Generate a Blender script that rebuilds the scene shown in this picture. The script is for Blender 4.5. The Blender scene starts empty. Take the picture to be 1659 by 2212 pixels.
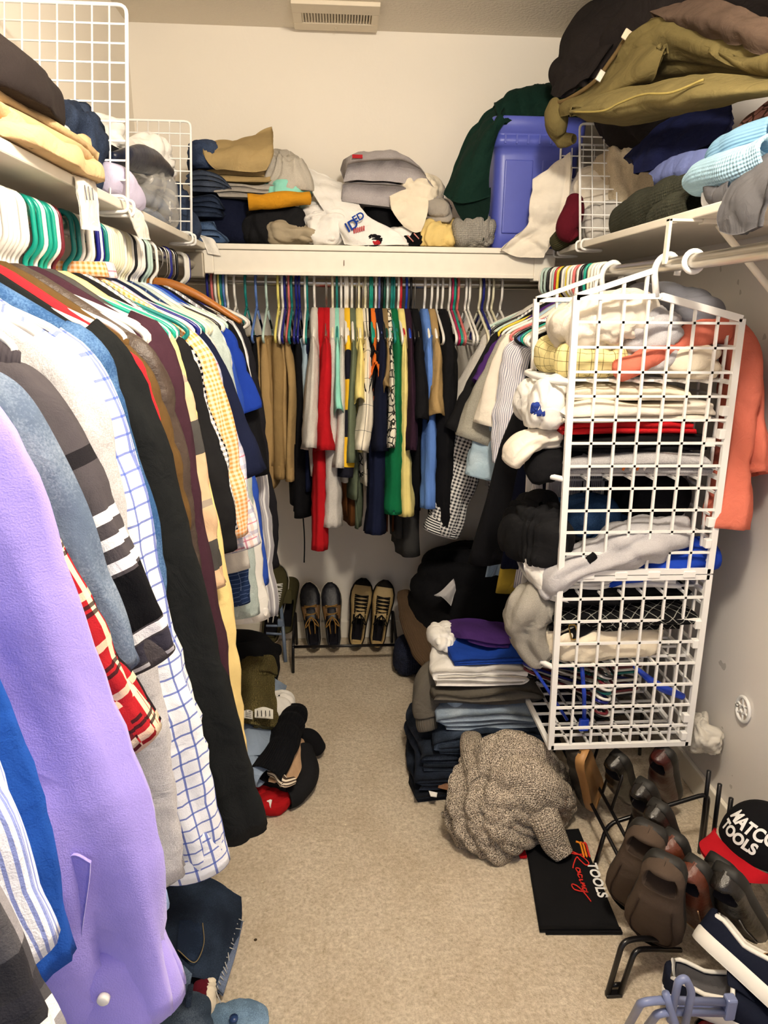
import bpy, bmesh, math, random
import numpy as np
from mathutils import Vector, Matrix

# ------------------------------------------------------------------ camera, world, lights, exposure
SC = bpy.context.scene
COL = SC.collection
F_PX, IMG_W, IMG_H = 1500.0, 1659, 2212
CAM = np.array([0.0, 0.0, 1.45])
_p, _y, _r = math.radians(16.0), math.radians(3.8), math.radians(0.6)
FW = np.array([math.sin(_y)*math.cos(_p), math.cos(_y)*math.cos(_p), -math.sin(_p)])
_rt = np.array([math.cos(_y), -math.sin(_y), 0.0]); _up = np.cross(_rt, FW)
RT = _rt*math.cos(_r) + _up*math.sin(_r); UP = -_rt*math.sin(_r) + _up*math.cos(_r)
cd = bpy.data.cameras.new('camera'); cam = bpy.data.objects.new('camera', cd); COL.objects.link(cam)
cd.sensor_fit = 'VERTICAL'; cd.sensor_height = 24.0; cd.lens = 24.0*F_PX/IMG_H
cd.clip_start = 0.02
m3 = Matrix((RT, UP, -FW)).transposed()
cam.matrix_world = Matrix.Translation(CAM) @ m3.to_4x4()
SC.camera = cam

w = bpy.data.worlds.new('world'); SC.world = w; w.use_nodes = True
w.node_tree.nodes['Background'].inputs[0].default_value = (0.86, 0.88, 1.0, 1)
w.node_tree.nodes['Background'].inputs[1].default_value = 0.44
ld = bpy.data.lights.new('ceiling_lamp', 'POINT'); ld.energy = 55.0; ld.shadow_soft_size = 0.09
ld.color = (1.0, 0.90, 0.76)
lo = bpy.data.objects.new('ceiling_lamp', ld); COL.objects.link(lo); lo.location = (0.28, 0.60, 2.33)
SC.view_settings.view_transform = 'Standard'; SC.view_settings.look = 'None'
SC.view_settings.exposure = 0.66; SC.view_settings.gamma = 1.0
SC.view_settings.use_curve_mapping = False

# ------------------------------------------------------------------ helpers
def at(px, py, X=None, Y=None, Z=None):
    "world point seen at a photograph pixel on a plane of known X, Y or Z"
    d = FW + RT*(px - IMG_W/2)/F_PX - UP*(py - IMG_H/2)/F_PX
    t = (X - CAM[0])/d[0] if X is not None else (Y - CAM[1])/d[1] if Y is not None else (Z - CAM[2])/d[2]
    return CAM + d*t

def hexc(h):
    h = h.lstrip('#'); c = [int(h[i:i+2], 16)/255 for i in (0, 2, 4)]
    return tuple(x/12.92 if x <= .04045 else ((x+.055)/1.055)**2.4 for x in c) + (1.0,)

def snoise(P, seed, f):
    r = np.random.RandomState(seed % 100003); K = r.normal(size=(7, 3)); ph = r.uniform(0, 6.28, 7)
    return np.sin(P @ K.T * f + ph).sum(-1)/2.7

def folds(P, seed, f):
    r = np.random.RandomState((seed + 77) % 100003)
    d1 = r.normal(size=3); d1 /= np.linalg.norm(d1); d2 = r.normal(size=3); d2 /= np.linalg.norm(d2)
    q1 = P @ d1 * f + 2.0*snoise(P, seed + 1, f*.33)
    q2 = P @ d2 * f * .7 + 2.4*snoise(P, seed + 2, f*.4)
    return .6*np.abs(np.sin(q1))**.8 + .4*np.abs(np.sin(q2))**.8

def crease(P, seed, f):
    "rounded ridges with sharp valleys, like bunched cloth"
    r = np.random.RandomState((seed + 177) % 100003); out = 0
    for k, wt in enumerate((.55, .45)):
        d1 = r.normal(size=3); d1 /= np.linalg.norm(d1)
        out = out + wt*np.abs(np.sin(P @ d1 * f + 2.6*snoise(P, seed + 5 + k, f*.3)))**.6
    return out

ORG = {}
def thing(name, label, cat, loc, group=None):
    o = bpy.data.objects.new(name, None); COL.objects.link(o); o.location = [float(v) for v in loc]
    o.empty_display_size = .05
    ORG[o.name] = np.array(loc, float); tag(o, label, cat, group); return o

def tag(o, label, cat, group=None, kind=None):
    if label: o['label'] = label
    if cat: o['category'] = cat
    if group: o['group'] = group
    if kind: o['kind'] = kind
    return o

def mk(name, V, F, mat, parent=None, uv=None, smooth=True, org=None, fm=None):
    "one mesh object; V in world metres; uv per face corner; parented pieces share the thing's origin"
    V = np.asarray(V, float)
    if parent is not None: o0 = ORG[parent.name]
    elif org is not None: o0 = np.array(org, float)
    else: o0 = np.array([V[:, 0].mean(), V[:, 1].mean(), V[:, 2].min()])
    me = bpy.data.meshes.new(name); me.from_pydata((V - o0).tolist(), [], [tuple(int(i) for i in f) for f in F])
    mats = mat if isinstance(mat, (list, tuple)) else [mat]
    for m in mats: me.materials.append(m)
    if fm is not None: me.polygons.foreach_set('material_index', list(fm))
    if uv is not None:
        l = me.uv_layers.new(name='UV'); l.data.foreach_set('uv', np.asarray(uv, np.float32).ravel())
    if smooth: me.polygons.foreach_set('use_smooth', [True]*len(me.polygons))
    me.update()
    o = bpy.data.objects.new(name, me); COL.objects.link(o)
    if parent is not None: o.parent = parent
    else: o.location = o0.tolist()
    ORG[o.name] = o0
    return o

def gridfaces(nv, nu, closeu=False, base=0, flip=False):
    J = np.arange(nv - 1)[:, None]; I = np.arange(nu if closeu else nu - 1)[None, :]; I2 = (I + 1) % nu
    a = base + J*nu + I; b = base + J*nu + I2; c = base + (J+1)*nu + I2; d = base + (J+1)*nu + I
    q = np.stack([a, b, c, d], -1).reshape(-1, 4)
    return q[:, ::-1] if flip else q

def griduv(P, closeu=False, u0=0.0):
    nv, nu = P.shape[:2]
    du = np.linalg.norm(np.diff(np.concatenate([P, P[:, :1]], 1) if closeu else P, axis=1), axis=2).mean(0)
    dv = np.linalg.norm(np.diff(P, axis=0), axis=2).mean(1)
    U = np.concatenate([[0], np.cumsum(du)]) + u0; Vv = np.concatenate([[0], np.cumsum(dv)])
    n = nu if closeu else nu - 1
    out = np.zeros((nv-1, n, 4, 2))
    out[..., 0, 0] = U[:n]; out[..., 1, 0] = U[1:n+1]; out[..., 2, 0] = U[1:n+1]; out[..., 3, 0] = U[:n]
    out[..., 0, 1] = Vv[:-1, None]; out[..., 1, 1] = Vv[:-1, None]; out[..., 2, 1] = Vv[1:, None]; out[..., 3, 1] = Vv[1:, None]
    return out.reshape(-1, 2)

def gnormals(P, closeu=False):
    if closeu: du = np.roll(P, -1, 1) - np.roll(P, 1, 1)
    else: du = np.gradient(P, axis=1)
    dv = np.gradient(P, axis=0); n = np.cross(du, dv)
    return n/np.maximum(np.linalg.norm(n, axis=-1, keepdims=True), 1e-9)

def cr(pts, n):
    "catmull-rom resample of (k,d) to n points"
    pts = np.asarray(pts, float); k = len(pts)
    if k == 2: return pts[0] + np.linspace(0, 1, n)[:, None]*(pts[1] - pts[0])
    e = np.concatenate([[2*pts[0]-pts[1]], pts, [2*pts[-1]-pts[-2]]])
    t = np.linspace(0, k-1, n); i = np.minimum(t.astype(int), k-2); f = (t - i)[:, None]
    a, b, c, d = e[i], e[i+1], e[i+2], e[i+3]
    return .5*(2*b + (c-a)*f + (2*a-5*b+4*c-d)*f*f + (-a+3*b-3*c+d)*f**3)

def sheet(name, ctrl, mat, parent=None, nu=34, nv=34, th=.006, amp=.012, freq=28, seed=1, edge=.3, **kw):
    "cloth sheet through a grid of control points, with wrinkles and real thickness"
    C = np.asarray(ctrl, float)
    A = np.stack([cr(C[j], nu) for j in range(len(C))]); P = np.stack([cr(A[:, i], nv) for i in range(nu)], 1)
    n = gnormals(P); fl = -1.0 if (n*(CAM - P)).sum() < 0 else 1.0
    n = n*fl
    rs_ = np.random.RandomState(seed); A3 = np.linalg.qr(rs_.normal(size=(3, 3)))[0]; qa = (P @ A3)*np.array([1.2, .5, .9])
    d = amp*(.8*crease(qa, seed, freq*1.2) + .35*crease(qa, seed+31, freq*2.5) - .6) + amp*.5*snoise(P, seed + 9, freq*.45)
    P = P + n*d[..., None]
    n = gnormals(P)*fl; Q = P - n*th
    N = nu*nv
    F = np.concatenate([gridfaces(nv, nu, flip=fl < 0), gridfaces(nv, nu, base=N, flip=fl > 0)]).tolist()
    uv = griduv(P); u4 = uv.reshape(-1, 4, 2); UVs = [u4, u4[:, ::-1]] if fl > 0 else [u4[:, ::-1], u4]
    rim = [(0, i, 0, i+1) for i in range(nu-1)] + [(i, nu-1, i+1, nu-1) for i in range(nv-1)] + \
          [(nv-1, i+1, nv-1, i) for i in range(nu-1)[::-1]] + [(i+1, 0, i, 0) for i in range(nv-1)[::-1]]
    for a, b, c, e in rim:
        i1, i2 = a*nu+b, c*nu+e; F.append((i2, i1, N+i1, N+i2))
    UV = np.concatenate([np.concatenate(UVs).reshape(-1, 2), np.zeros((len(rim)*4, 2))])
    return mk(name, np.concatenate([P.reshape(-1, 3), Q.reshape(-1, 3)]), F, mat, parent, UV, **kw)

def frames(c, side):
    T = np.gradient(c, axis=0); T /= np.maximum(np.linalg.norm(T, axis=1, keepdims=True), 1e-9)
    s = np.tile(np.asarray(side, float), (len(c), 1)); s -= (s*T).sum(1, keepdims=True)*T
    s /= np.maximum(np.linalg.norm(s, axis=1, keepdims=True), 1e-9)
    return T, s, np.cross(T, s)

def loft(name, pts, rad, side, mat, parent=None, nv=26, nu=22, amp=0.0, freq=26, seed=1, open0=False, open1=True,
         depth=.05, pw=1.0, ripple=0.0, nrip=5, pleat=0.0, **kw):
    "tube of elliptical sections along a spine: sleeves, legs, rolls; an open end shows its inside"
    c = cr(pts, nv); R = cr(np.asarray(rad, float), nv)
    T, S, N = frames(c, side); th = np.linspace(0, 2*np.pi, nu, endpoint=False)
    ct = np.sign(np.cos(th))*np.abs(np.cos(th))**pw; st = np.sign(np.sin(th))*np.abs(np.sin(th))**pw
    P = c[:, None] + S[:, None]*(R[:, 0:1]*ct)[..., None] + N[:, None]*(R[:, 1:2]*st)[..., None]
    rad_dir = P - c[:, None]; rl = np.linalg.norm(rad_dir, axis=-1, keepdims=True); rad_dir /= np.maximum(rl, 1e-9)
    fade = np.ones(nv)
    if amp:
        P = P + rad_dir*(amp*(folds(P, seed, freq)-.45) + amp*.5*snoise(P, seed+4, freq*.4))[..., None]
    if ripple:
        v = np.linspace(0, 1, nv)[:, None]
        P = P + rad_dir*(ripple*v*np.sin(nrip*th[None] + seed + 2*np.sin(3*v+seed)))[..., None]
    if pleat:
        v = np.linspace(0, 1, nv)[:, None]; rr = np.random.RandomState(seed % 9999)
        for k, wt in ((nrip, .6), (nrip+3, .4)):
            ph = rr.uniform(0, 6.28); q = np.abs(np.sin(k*.5*th[None] + ph + 1.1*np.sin(3.1*v + ph) + .5*np.sin(9*v + 2*ph)))**.6
            P = P + rad_dir*(pleat*wt*2*(q - .6)*np.clip(v*4, .25, 1))[..., None]
    rings = [P]
    def cap(i, sgn, op):
        base, ce, t = P[i], c[i], T[i]*sgn
        if op:
            inn = ce + (base-ce)*.9; deep = ce + (base-ce)*.8 - t*depth; end = ce + (base-ce)*.02 - t*depth
            return [inn, deep, end]
        r = R[i].min()
        return [ce + (base-ce)*.82 + t*r*.35, ce + (base-ce)*.45 + t*r*.55, ce + (base-ce)*.02 + t*r*.6]
    pre = cap(0, -1, open0)[::-1]; post = cap(nv-1, 1, open1)
    P = np.concatenate([np.stack(pre), P, np.stack(post)])
    return mk(name, P.reshape(-1, 3), gridfaces(P.shape[0], nu, True, flip=True), mat, parent,
              griduv(P, True).reshape(-1, 4, 2)[:, ::-1].reshape(-1, 2), **kw)

def tube(name, pts, r, mat, parent=None, n=8, closed=False, sub=0, **kw):
    "round rod or wire along a polyline (mitred)"
    p = np.asarray(pts, float)
    if sub: p = cr(p, sub)
    V, Fc = tubegeo(p, r, n, closed)
    return mk(name, V, Fc, mat, parent, **kw)

def tubegeo(p, r, n=8, closed=False):
    k = len(p)
    if closed: T = np.roll(p, -1, 0) - np.roll(p, 1, 0)
    else:
        s = np.diff(p, axis=0); s /= np.maximum(np.linalg.norm(s, axis=1, keepdims=True), 1e-9)
        T = np.concatenate([s[:1], s[:-1] + s[1:], s[-1:]])
    T /= np.maximum(np.linalg.norm(T, axis=1, keepdims=True), 1e-9)
    a = np.array([0, 0, 1.0]) if abs(T[0][2]) < .9 else np.array([1.0, 0, 0])
    Ns = []
    nrm = np.cross(T[0], a); nrm /= np.linalg.norm(nrm)
    for t in T:
        nrm = nrm - t*(nrm @ t); nrm /= max(np.linalg.norm(nrm), 1e-9); Ns.append(nrm)
    Ns = np.array(Ns); B = np.cross(T, Ns); th = np.linspace(0, 2*np.pi, n, endpoint=False)
    rr = np.broadcast_to(np.asarray(r, float), (k,))[:, None, None]
    V = p[:, None] + rr*(Ns[:, None]*np.cos(th)[None, :, None] + B[:, None]*np.sin(th)[None, :, None])
    Fc = gridfaces(k, n, True, flip=True).tolist()
    if closed: Fc += [(i, (k-1)*n+i, (k-1)*n+(i+1) % n, (i+1) % n) for i in range(n)]
    else: Fc += [tuple(range(n)), tuple(range((k-1)*n, k*n))[::-1]]
    return V.reshape(-1, 3), Fc

def rounded(pts, r, n=5, closed=False):
    "polyline with rounded corners"
    P = [np.asarray(q, float) for q in pts]; out = []
    k = len(P)
    for i in range(k):
        if not closed and i in (0, k-1): out.append(P[i]); continue
        a, b, c = P[i-1], P[i], P[(i+1) % k]
        u = a-b; v = c-b; lu, lv = np.linalg.norm(u), np.linalg.norm(v)
        d = min(r, lu*.48, lv*.48); s, e = b + u/lu*d, b + v/lv*d
        for t in np.linspace(0, 1, n): out.append((1-t)**2*s + 2*t*(1-t)*b + t*t*e)
    return np.array(out)

BOXC = {}
def box(name, lo, hi, mat, parent=None, bev=.003, rot=None, seg=2, **kw):
    lo, hi = np.asarray(lo, float), np.asarray(hi, float); c = (lo+hi)/2; d = np.abs(hi-lo)
    bm = bmesh.new(); bmesh.ops.create_cube(bm, size=1.0)
    bmesh.ops.scale(bm, vec=Vector(d), verts=bm.verts)
    if bev: bmesh.ops.bevel(bm, geom=bm.edges[:], offset=min(bev, d.min()*.45), segments=seg, profile=.5, affect='EDGES')
    V = np.array([v.co[:] for v in bm.verts])
    if rot is not None: V = V @ np.array(rot.to_3x3()).T
    Fc = [[v.index for v in f.verts] for f in bm.faces]; bm.verts.ensure_lookup_table(); bm.free()
    return mk(name, V + c, Fc, mat, parent, smooth=False, **kw)

def rotm(rx=0, ry=0, rz=0):
    return np.array(Matrix.Rotation(rz, 3, 'Z') @ Matrix.Rotation(ry, 3, 'Y') @ Matrix.Rotation(rx, 3, 'X'))

def heap(name, c, size, mat, parent=None, seed=1, amp=.16, freq=3.2, rz=0.0, rx=0.0, ry=0.0, box_=.75, nu=84, nv=44, floor=True, fr=None, **kw):
    "crumpled garment: closed boxy blob with warped folds; c is the bottom centre"
    th = np.linspace(0, 2*np.pi, nu, endpoint=False); ph = np.linspace(.02, np.pi-.02, nv)
    f = lambda v, e: np.sign(v)*np.abs(v)**e
    X = f(np.sin(ph), box_)[:, None]*f(np.cos(th), box_)[None]; Y = f(np.sin(ph), box_)[:, None]*f(np.sin(th), box_)[None]
    Z = np.repeat(f(np.cos(ph), box_)[:, None], nu, 1)
    U = np.stack([X, Y, Z], -1); h = np.array(size)/2
    q = U*h/np.mean(h)
    n = U/np.maximum(np.linalg.norm(U, axis=-1, keepdims=True), 1e-9)
    rs_ = np.random.RandomState(seed); A3 = np.linalg.qr(rs_.normal(size=(3, 3)))[0]
    qa = (q @ A3)*np.array([1.5, .3, .8]) + .22*np.stack([snoise(q, seed+k, freq*.5) for k in (21, 22, 23)], -1)
    d = amp*1.25*(crease(qa, seed, freq*1.25)-.5) + amp*.34*(crease(qa, seed+40, freq*2.3)-.5) + amp*.75*snoise(q, seed+3, freq*.45)
    P = U*h + n*(d*np.mean(h))[..., None] 
    if floor: P[..., 2] = np.maximum(P[..., 2], -h[2]*.96 + .04*h[2]*snoise(q, seed+8, 3))
    P = P @ rotm(rx, ry, rz).T
    P = P + np.array([c[0], c[1], c[2] + (h[2]*.97)])
    return mk(name, P.reshape(-1, 3), gridfaces(nv, nu, True, flip=True), mat, parent,
              griduv(P, True).reshape(-1, 4, 2)[:, ::-1].reshape(-1, 2), **kw)

def folded(name, c, L, W, H, n, mat, parent=None, rz=0.0, rx=0.0, ry=0.0, seed=1, ny=18, wob=1.0, **kw):
    "garment folded back and forth n times: rounded layers at the fold, loose edges at the sides"
    t = H/n; path = []
    for i in range(n):
        xs = np.linspace(-L/2, L/2, 14); z = (i+.5)*t
        if i % 2: xs = xs[::-1]
        path += [(x, z) for x in xs]
        if i < n-1:
            e = xs[-1]; s = 1 if e > 0 else -1
            for a in np.linspace(-np.pi/2, np.pi/2, 6)[1:-1]: path.append((e + s*np.cos(a)*t*.5, z + t/2 + np.sin(a)*t/2))
    path = np.array(path); k = len(path)
    tg = np.gradient(path, axis=0); tg /= np.linalg.norm(tg, axis=1, keepdims=True); nr = np.stack([-tg[:, 1], tg[:, 0]], 1)
    hw = t*.43
    ring = np.concatenate([path + nr*hw, (path - nr*hw)[::-1]])
    ys = np.linspace(-W/2, W/2, ny)
    P = np.zeros((ny, 2*k, 3)); P[..., 0] = ring[None, :, 0]; P[..., 2] = ring[None, :, 1]; P[..., 1] = ys[:, None]
    r = np.random.RandomState(seed); lay = np.minimum((ring[:, 1]/t).astype(int), n-1)
    offy = r.uniform(-.012, .012, n)*wob; P[..., 1] += offy[lay][None]
    q = P*np.array([1, 1, 3.0])
    P[..., 0] += wob*.012*snoise(q, seed, 12) + wob*.006*snoise(q, seed+1, 30)
    P[..., 1] += wob*.008*snoise(q, seed+4, 14)
    up = np.clip(ring[:, 1]/H, 0, 1)[None]
    P[..., 2] += up*wob*(.010*snoise(P*np.array([1, 1, 0]), seed+2, 11) + .004*snoise(q, seed+3, 40))
    ex = np.abs(P[..., 0])/(L/2); ey = np.abs(P[..., 1])/(W/2)
    P[..., 2] *= 1 - .12*ex**3 - .14*ey**3
    P[..., 2] = np.maximum(P[..., 2], 0)
    uv = griduv(P, True)
    P = P @ rotm(rx, ry, rz).T + np.array(c, float)
    F = gridfaces(ny, 2*k, True).tolist()
    for j, fl in ((0, 1), (ny-1, 0)):
        b = j*2*k
        for i in range(k-1):
            qd = (b+i, b+i+1, b+2*k-2-i, b+2*k-1-i); F.append(qd if fl else qd[::-1])
    UV = np.concatenate([uv, np.zeros((2*(k-1)*4, 2))])
    return mk(name, P.reshape(-1, 3), F, mat, parent, UV, **kw)

# ------------------------------------------------------------------ materials
MATS = {}
def newmat(key):
    m = bpy.data.materials.new(key); m.use_nodes = True; nt = m.node_tree
    return m, nt, nt.nodes['Principled BSDF']

def nd(nt, t, **kw):
    n = nt.nodes.new(t)
    for k, v in kw.items(): setattr(n, k, v)
    return n

def math_(nt, op, a, b=None, c=None):
    n = nd(nt, 'ShaderNodeMath', operation=op)
    for i, v in enumerate((a, b, c)):
        if v is None: continue
        if isinstance(v, (int, float)): n.inputs[i].default_value = v
        else: nt.links.new(v, n.inputs[i])
    return n.outputs[0]

def mixc(nt, fac, a, b, blend='MIX'):
    n = nd(nt, 'ShaderNodeMix', data_type='RGBA', blend_type=blend)
    for s, v in ((n.inputs[0], fac), (n.inputs[6], a), (n.inputs[7], b)):
        if isinstance(v, (int, float, tuple)): s.default_value = v
        else: nt.links.new(v, s)
    return n.outputs[2]

def noise(nt, co, scale, detail=3.0, rough=.5):
    n = nd(nt, 'ShaderNodeTexNoise'); n.inputs['Scale'].default_value = scale
    n.inputs['Detail'].default_value = detail; n.inputs['Roughness'].default_value = rough
    nt.links.new(co, n.inputs['Vector']); return n.outputs['Fac']

def stripe(nt, co, period, width, off=0.0):
    f = math_(nt, 'FRACT', math_(nt, 'ADD', math_(nt, 'DIVIDE', co, period), off))
    return math_(nt, 'LESS_THAN', f, width/period)

def fabric(color, kind='plain', key=None, rough=.92, wr=.22, c2=None, su=(), sv=(), s=.012, sheen=0.0):
    """procedural cloth. kinds: plain, heather, denim, knit, rib, gingham, plaid (su / sv: stripes across / along
    as (period, width, offset, colour, opacity)), print, quilt, leather"""
    k = key or (color, kind, rough, wr, c2, su, sv, s)
    if k in MATS: return MATS[k]
    m, nt, b = newmat('%s_cloth' % kind); L = nt.links
    tc = nd(nt, 'ShaderNodeTexCoord'); sep = nd(nt, 'ShaderNodeSeparateXYZ'); L.new(tc.outputs['UV'], sep.inputs[0])
    U, V = sep.outputs[0], sep.outputs[1]; ob = tc.outputs['Object']
    base = hexc(color); c = base
    if kind == 'gingham':
        cc = hexc(c2); a = stripe(nt, U, s, s/2); d = stripe(nt, V, s, s/2)
        c = mixc(nt, math_(nt, 'MULTIPLY', math_(nt, 'ADD', a, d), .5), base, cc)
    if kind == 'heather':
        n = noise(nt, ob, 620, 2); r = nd(nt, 'ShaderNodeMapRange'); L.new(n, r.inputs[0])
        r.inputs[1].default_value = .35; r.inputs[2].default_value = .65
        c = mixc(nt, r.outputs[0], base, hexc(c2) if c2 else tuple(min(1, x*1.5+.03) for x in base[:3]) + (1,))
    if kind == 'tweed':
        n = noise(nt, ob, 460, 3); r = nd(nt, 'ShaderNodeMapRange'); L.new(n, r.inputs[0])
        r.inputs[1].default_value = .45; r.inputs[2].default_value = .56
        c = mixc(nt, r.outputs[0], base, hexc(c2))
    if kind == 'denim':
        n = noise(nt, ob, 420, 2); n2 = noise(nt, ob, 14, 4)
        lt = hexc(c2) if c2 else tuple(min(1, x*2.2+.03) for x in base[:3]) + (1,)
        f = math_(nt, 'ADD', math_(nt, 'MULTIPLY', math_(nt, 'SUBTRACT', n, .35), .7), math_(nt, 'MULTIPLY', math_(nt, 'SUBTRACT', n2, .5), 1.1))
        r = nd(nt, 'ShaderNodeMapRange'); L.new(f, r.inputs[0]); r.inputs[1].default_value = 0; r.inputs[2].default_value = .5
        c = mixc(nt, r.outputs[0], base, lt)
    if kind == 'print':
        v = nd(nt, 'ShaderNodeTexVoronoi', feature='DISTANCE_TO_EDGE'); v.inputs['Scale'].default_value = 38; L.new(ob, v.inputs['Vector'])
        c = mixc(nt, math_(nt, 'LESS_THAN', v.outputs[0], .07), base, hexc(c2 or '202020'))
    if kind == 'quilt':
        a = stripe(nt, math_(nt, 'ADD', U, V), .035, .0028); d = stripe(nt, math_(nt, 'SUBTRACT', U, V), .035, .0028)
        c = mixc(nt, math_(nt, 'MAXIMUM', a, d), base, hexc(c2 or '8a8a86'))
    for st, co in ((su, U), (sv, V)):
        for (pe, wi, of, hx, op) in st:
            c = mixc(nt, math_(nt, 'MULTIPLY', stripe(nt, co, pe, wi, of), op), c, hexc(hx))
    n3 = noise(nt, ob, 9, 4)
    r = nd(nt, 'ShaderNodeMapRange'); L.new(n3, r.inputs[0]); r.inputs[1].default_value = .3; r.inputs[2].default_value = .7
    r.inputs[3].default_value = .86; r.inputs[4].default_value = 1.08
    cm = nd(nt, 'ShaderNodeVectorMath', operation='SCALE')
    if isinstance(c, tuple): cm.inputs[0].default_value = c[:3]
    else: L.new(c, cm.inputs[0])
    L.new(r.outputs[0], cm.inputs['Scale']); L.new(cm.outputs[0], b.inputs['Base Color'])
    b.inputs['Roughness'].default_value = rough
    b.inputs['Specular IOR Level'].default_value = .5 if kind == 'leather' else .15
    if sheen: b.inputs['Sheen Weight'].default_value = sheen
    # relief: soft wrinkles, then weave, rib or knit
    h = noise(nt, ob, 17 if kind != 'leather' else 60, 4); h.node.inputs['Distortion'].default_value = 1.3 if kind != 'leather' else 0
    bp = nd(nt, 'ShaderNodeBump'); bp.inputs['Strength'].default_value = wr; bp.inputs['Distance'].default_value = .02
    L.new(h, bp.inputs['Height'])
    b2 = nd(nt, 'ShaderNodeBump'); b2.inputs['Distance'].default_value = .002; L.new(bp.outputs[0], b2.inputs['Normal'])
    if kind in ('knit', 'tweed', 'rib'):
        pe = .007 if kind != 'rib' else .006
        hu = math_(nt, 'SINE', math_(nt, 'MULTIPLY', U, 6.283/pe))
        if kind != 'rib':
            hv = math_(nt, 'SINE', math_(nt, 'MULTIPLY', V, 6.283/.006)); hu = math_(nt, 'ADD', hu, math_(nt, 'MULTIPLY', hv, .8))
        L.new(hu, b2.inputs['Height']); b2.inputs['Strength'].default_value = .45
    else:
        L.new(noise(nt, ob, 700, 1), b2.inputs['Height']); b2.inputs['Strength'].default_value = .25
    L.new(b2.outputs[0], b.inputs['Normal'])
    MATS[k] = m; return m

def plastic(color, rough=.35, key=None, metal=0.0, spec=.5, bump=0.0, bscale=60):
    k = ('pl', color, rough, metal, key)
    if k in MATS: return MATS[k]
    m, nt, b = newmat('painted_metal' if metal else 'plastic')
    tc = nd(nt, 'ShaderNodeTexCoord'); n = noise(nt, tc.outputs['Object'], 30, 3)
    r = nd(nt, 'ShaderNodeMapRange'); nt.links.new(n, r.inputs[0]); r.inputs[3].default_value = .93; r.inputs[4].default_value = 1.03
    cm = nd(nt, 'ShaderNodeVectorMath', operation='SCALE'); cm.inputs[0].default_value = hexc(color)[:3]
    nt.links.new(r.outputs[0], cm.inputs['Scale']); nt.links.new(cm.outputs[0], b.inputs['Base Color'])
    b.inputs['Roughness'].default_value = rough; b.inputs['Metallic'].default_value = metal
    b.inputs['Specular IOR Level'].default_value = spec
    if bump:
        bp = nd(nt, 'ShaderNodeBump'); bp.inputs['Strength'].default_value = bump; bp.inputs['Distance'].default_value = .004
        nt.links.new(noise(nt, tc.outputs['Object'], bscale, 4), bp.inputs['Height']); nt.links.new(bp.outputs[0], b.inputs['Normal'])
    MATS[k] = m; return m

def film(color='f2efe6', alpha=.4):
    k = ('film', color, alpha)
    if k in MATS: return MATS[k]
    m, nt, b = newmat('clear_film'); b.inputs['Base Color'].default_value = hexc(color)
    b.inputs['Alpha'].default_value = alpha; b.inputs['Roughness'].default_value = .12
    MATS[k] = m; return m

def wallmat(color, bs=90, st=.12, scuff=0.0):
    m, nt, b = newmat('painted_wall'); tc = nd(nt, 'ShaderNodeTexCoord'); ob = tc.outputs['Object']
    c = mixc(nt, noise(nt, ob, 3, 3), hexc(color), tuple(x*.95 for x in hexc(color)[:3]) + (1,))
    if scuff:
        n = noise(nt, ob, 16, 2); f = math_(nt, 'MULTIPLY', math_(nt, 'GREATER_THAN', n, .735), scuff)
        c = mixc(nt, f, c, hexc('9d958c'))
    nt.links.new(c, b.inputs['Base Color']); b.inputs['Roughness'].default_value = .85
    bp = nd(nt, 'ShaderNodeBump'); bp.inputs['Strength'].default_value = st; bp.inputs['Distance'].default_value = .004
    nt.links.new(noise(nt, ob, bs, 3), bp.inputs['Height']); nt.links.new(bp.outputs[0], b.inputs['Normal']); return m

def carpetmat():
    m, nt, b = newmat('carpet'); tc = nd(nt, 'ShaderNodeTexCoord'); ob = tc.outputs['Object']
    n1 = noise(nt, ob, 130, 5, .75); n2 = noise(nt, ob, 7, 4); n3 = noise(nt, ob, 60, 3)
    r = nd(nt, 'ShaderNodeMapRange'); nt.links.new(math_(nt, 'ADD', math_(nt, 'MULTIPLY', n1, .7), math_(nt, 'MULTIPLY', n3, .3)), r.inputs[0])
    r.inputs[1].default_value = .3; r.inputs[2].default_value = .7
    c = mixc(nt, r.outputs[0], hexc('b3a084'), hexc('fff3de'))
    r2 = nd(nt, 'ShaderNodeMapRange'); nt.links.new(n2, r2.inputs[0]); r2.inputs[1].default_value = .4; r2.inputs[2].default_value = .75
    c = mixc(nt, math_(nt, 'MULTIPLY', r2.outputs[0], .28), c, hexc('a28b66'))
    v = nd(nt, 'ShaderNodeTexVoronoi'); v.inputs['Scale'].default_value = 7.5; nt.links.new(ob, v.inputs['Vector'])
    c = mixc(nt, math_(nt, 'LESS_THAN', v.outputs[0], .03), c, hexc('4a3b28'))
    v2 = nd(nt, 'ShaderNodeTexVoronoi'); v2.inputs['Scale'].default_value = 9.3; nt.links.new(ob, v2.inputs['Vector'])
    c = mixc(nt, math_(nt, 'LESS_THAN', v2.outputs[0], .028), c, hexc('f4ead2'))
    nt.links.new(c, b.inputs['Base Color']); b.inputs['Roughness'].default_value = 1.0; b.inputs['Specular IOR Level'].default_value = .05
    bp = nd(nt, 'ShaderNodeBump'); bp.inputs['Strength'].default_value = .8; bp.inputs['Distance'].default_value = .008
    nt.links.new(math_(nt, 'ADD', n1, n3), bp.inputs['Height']); nt.links.new(bp.outputs[0], b.inputs['Normal']); return m

WHITE = plastic('f8f7f4', .4, 'white'); CHROME = plastic('b9b4aa', .28, 'rod', metal=1.0)
BLKWIRE = plastic('0c0b0d', .3, 'blackwire'); BUTTON = plastic('efe9dc', .3, 'button')
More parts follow.
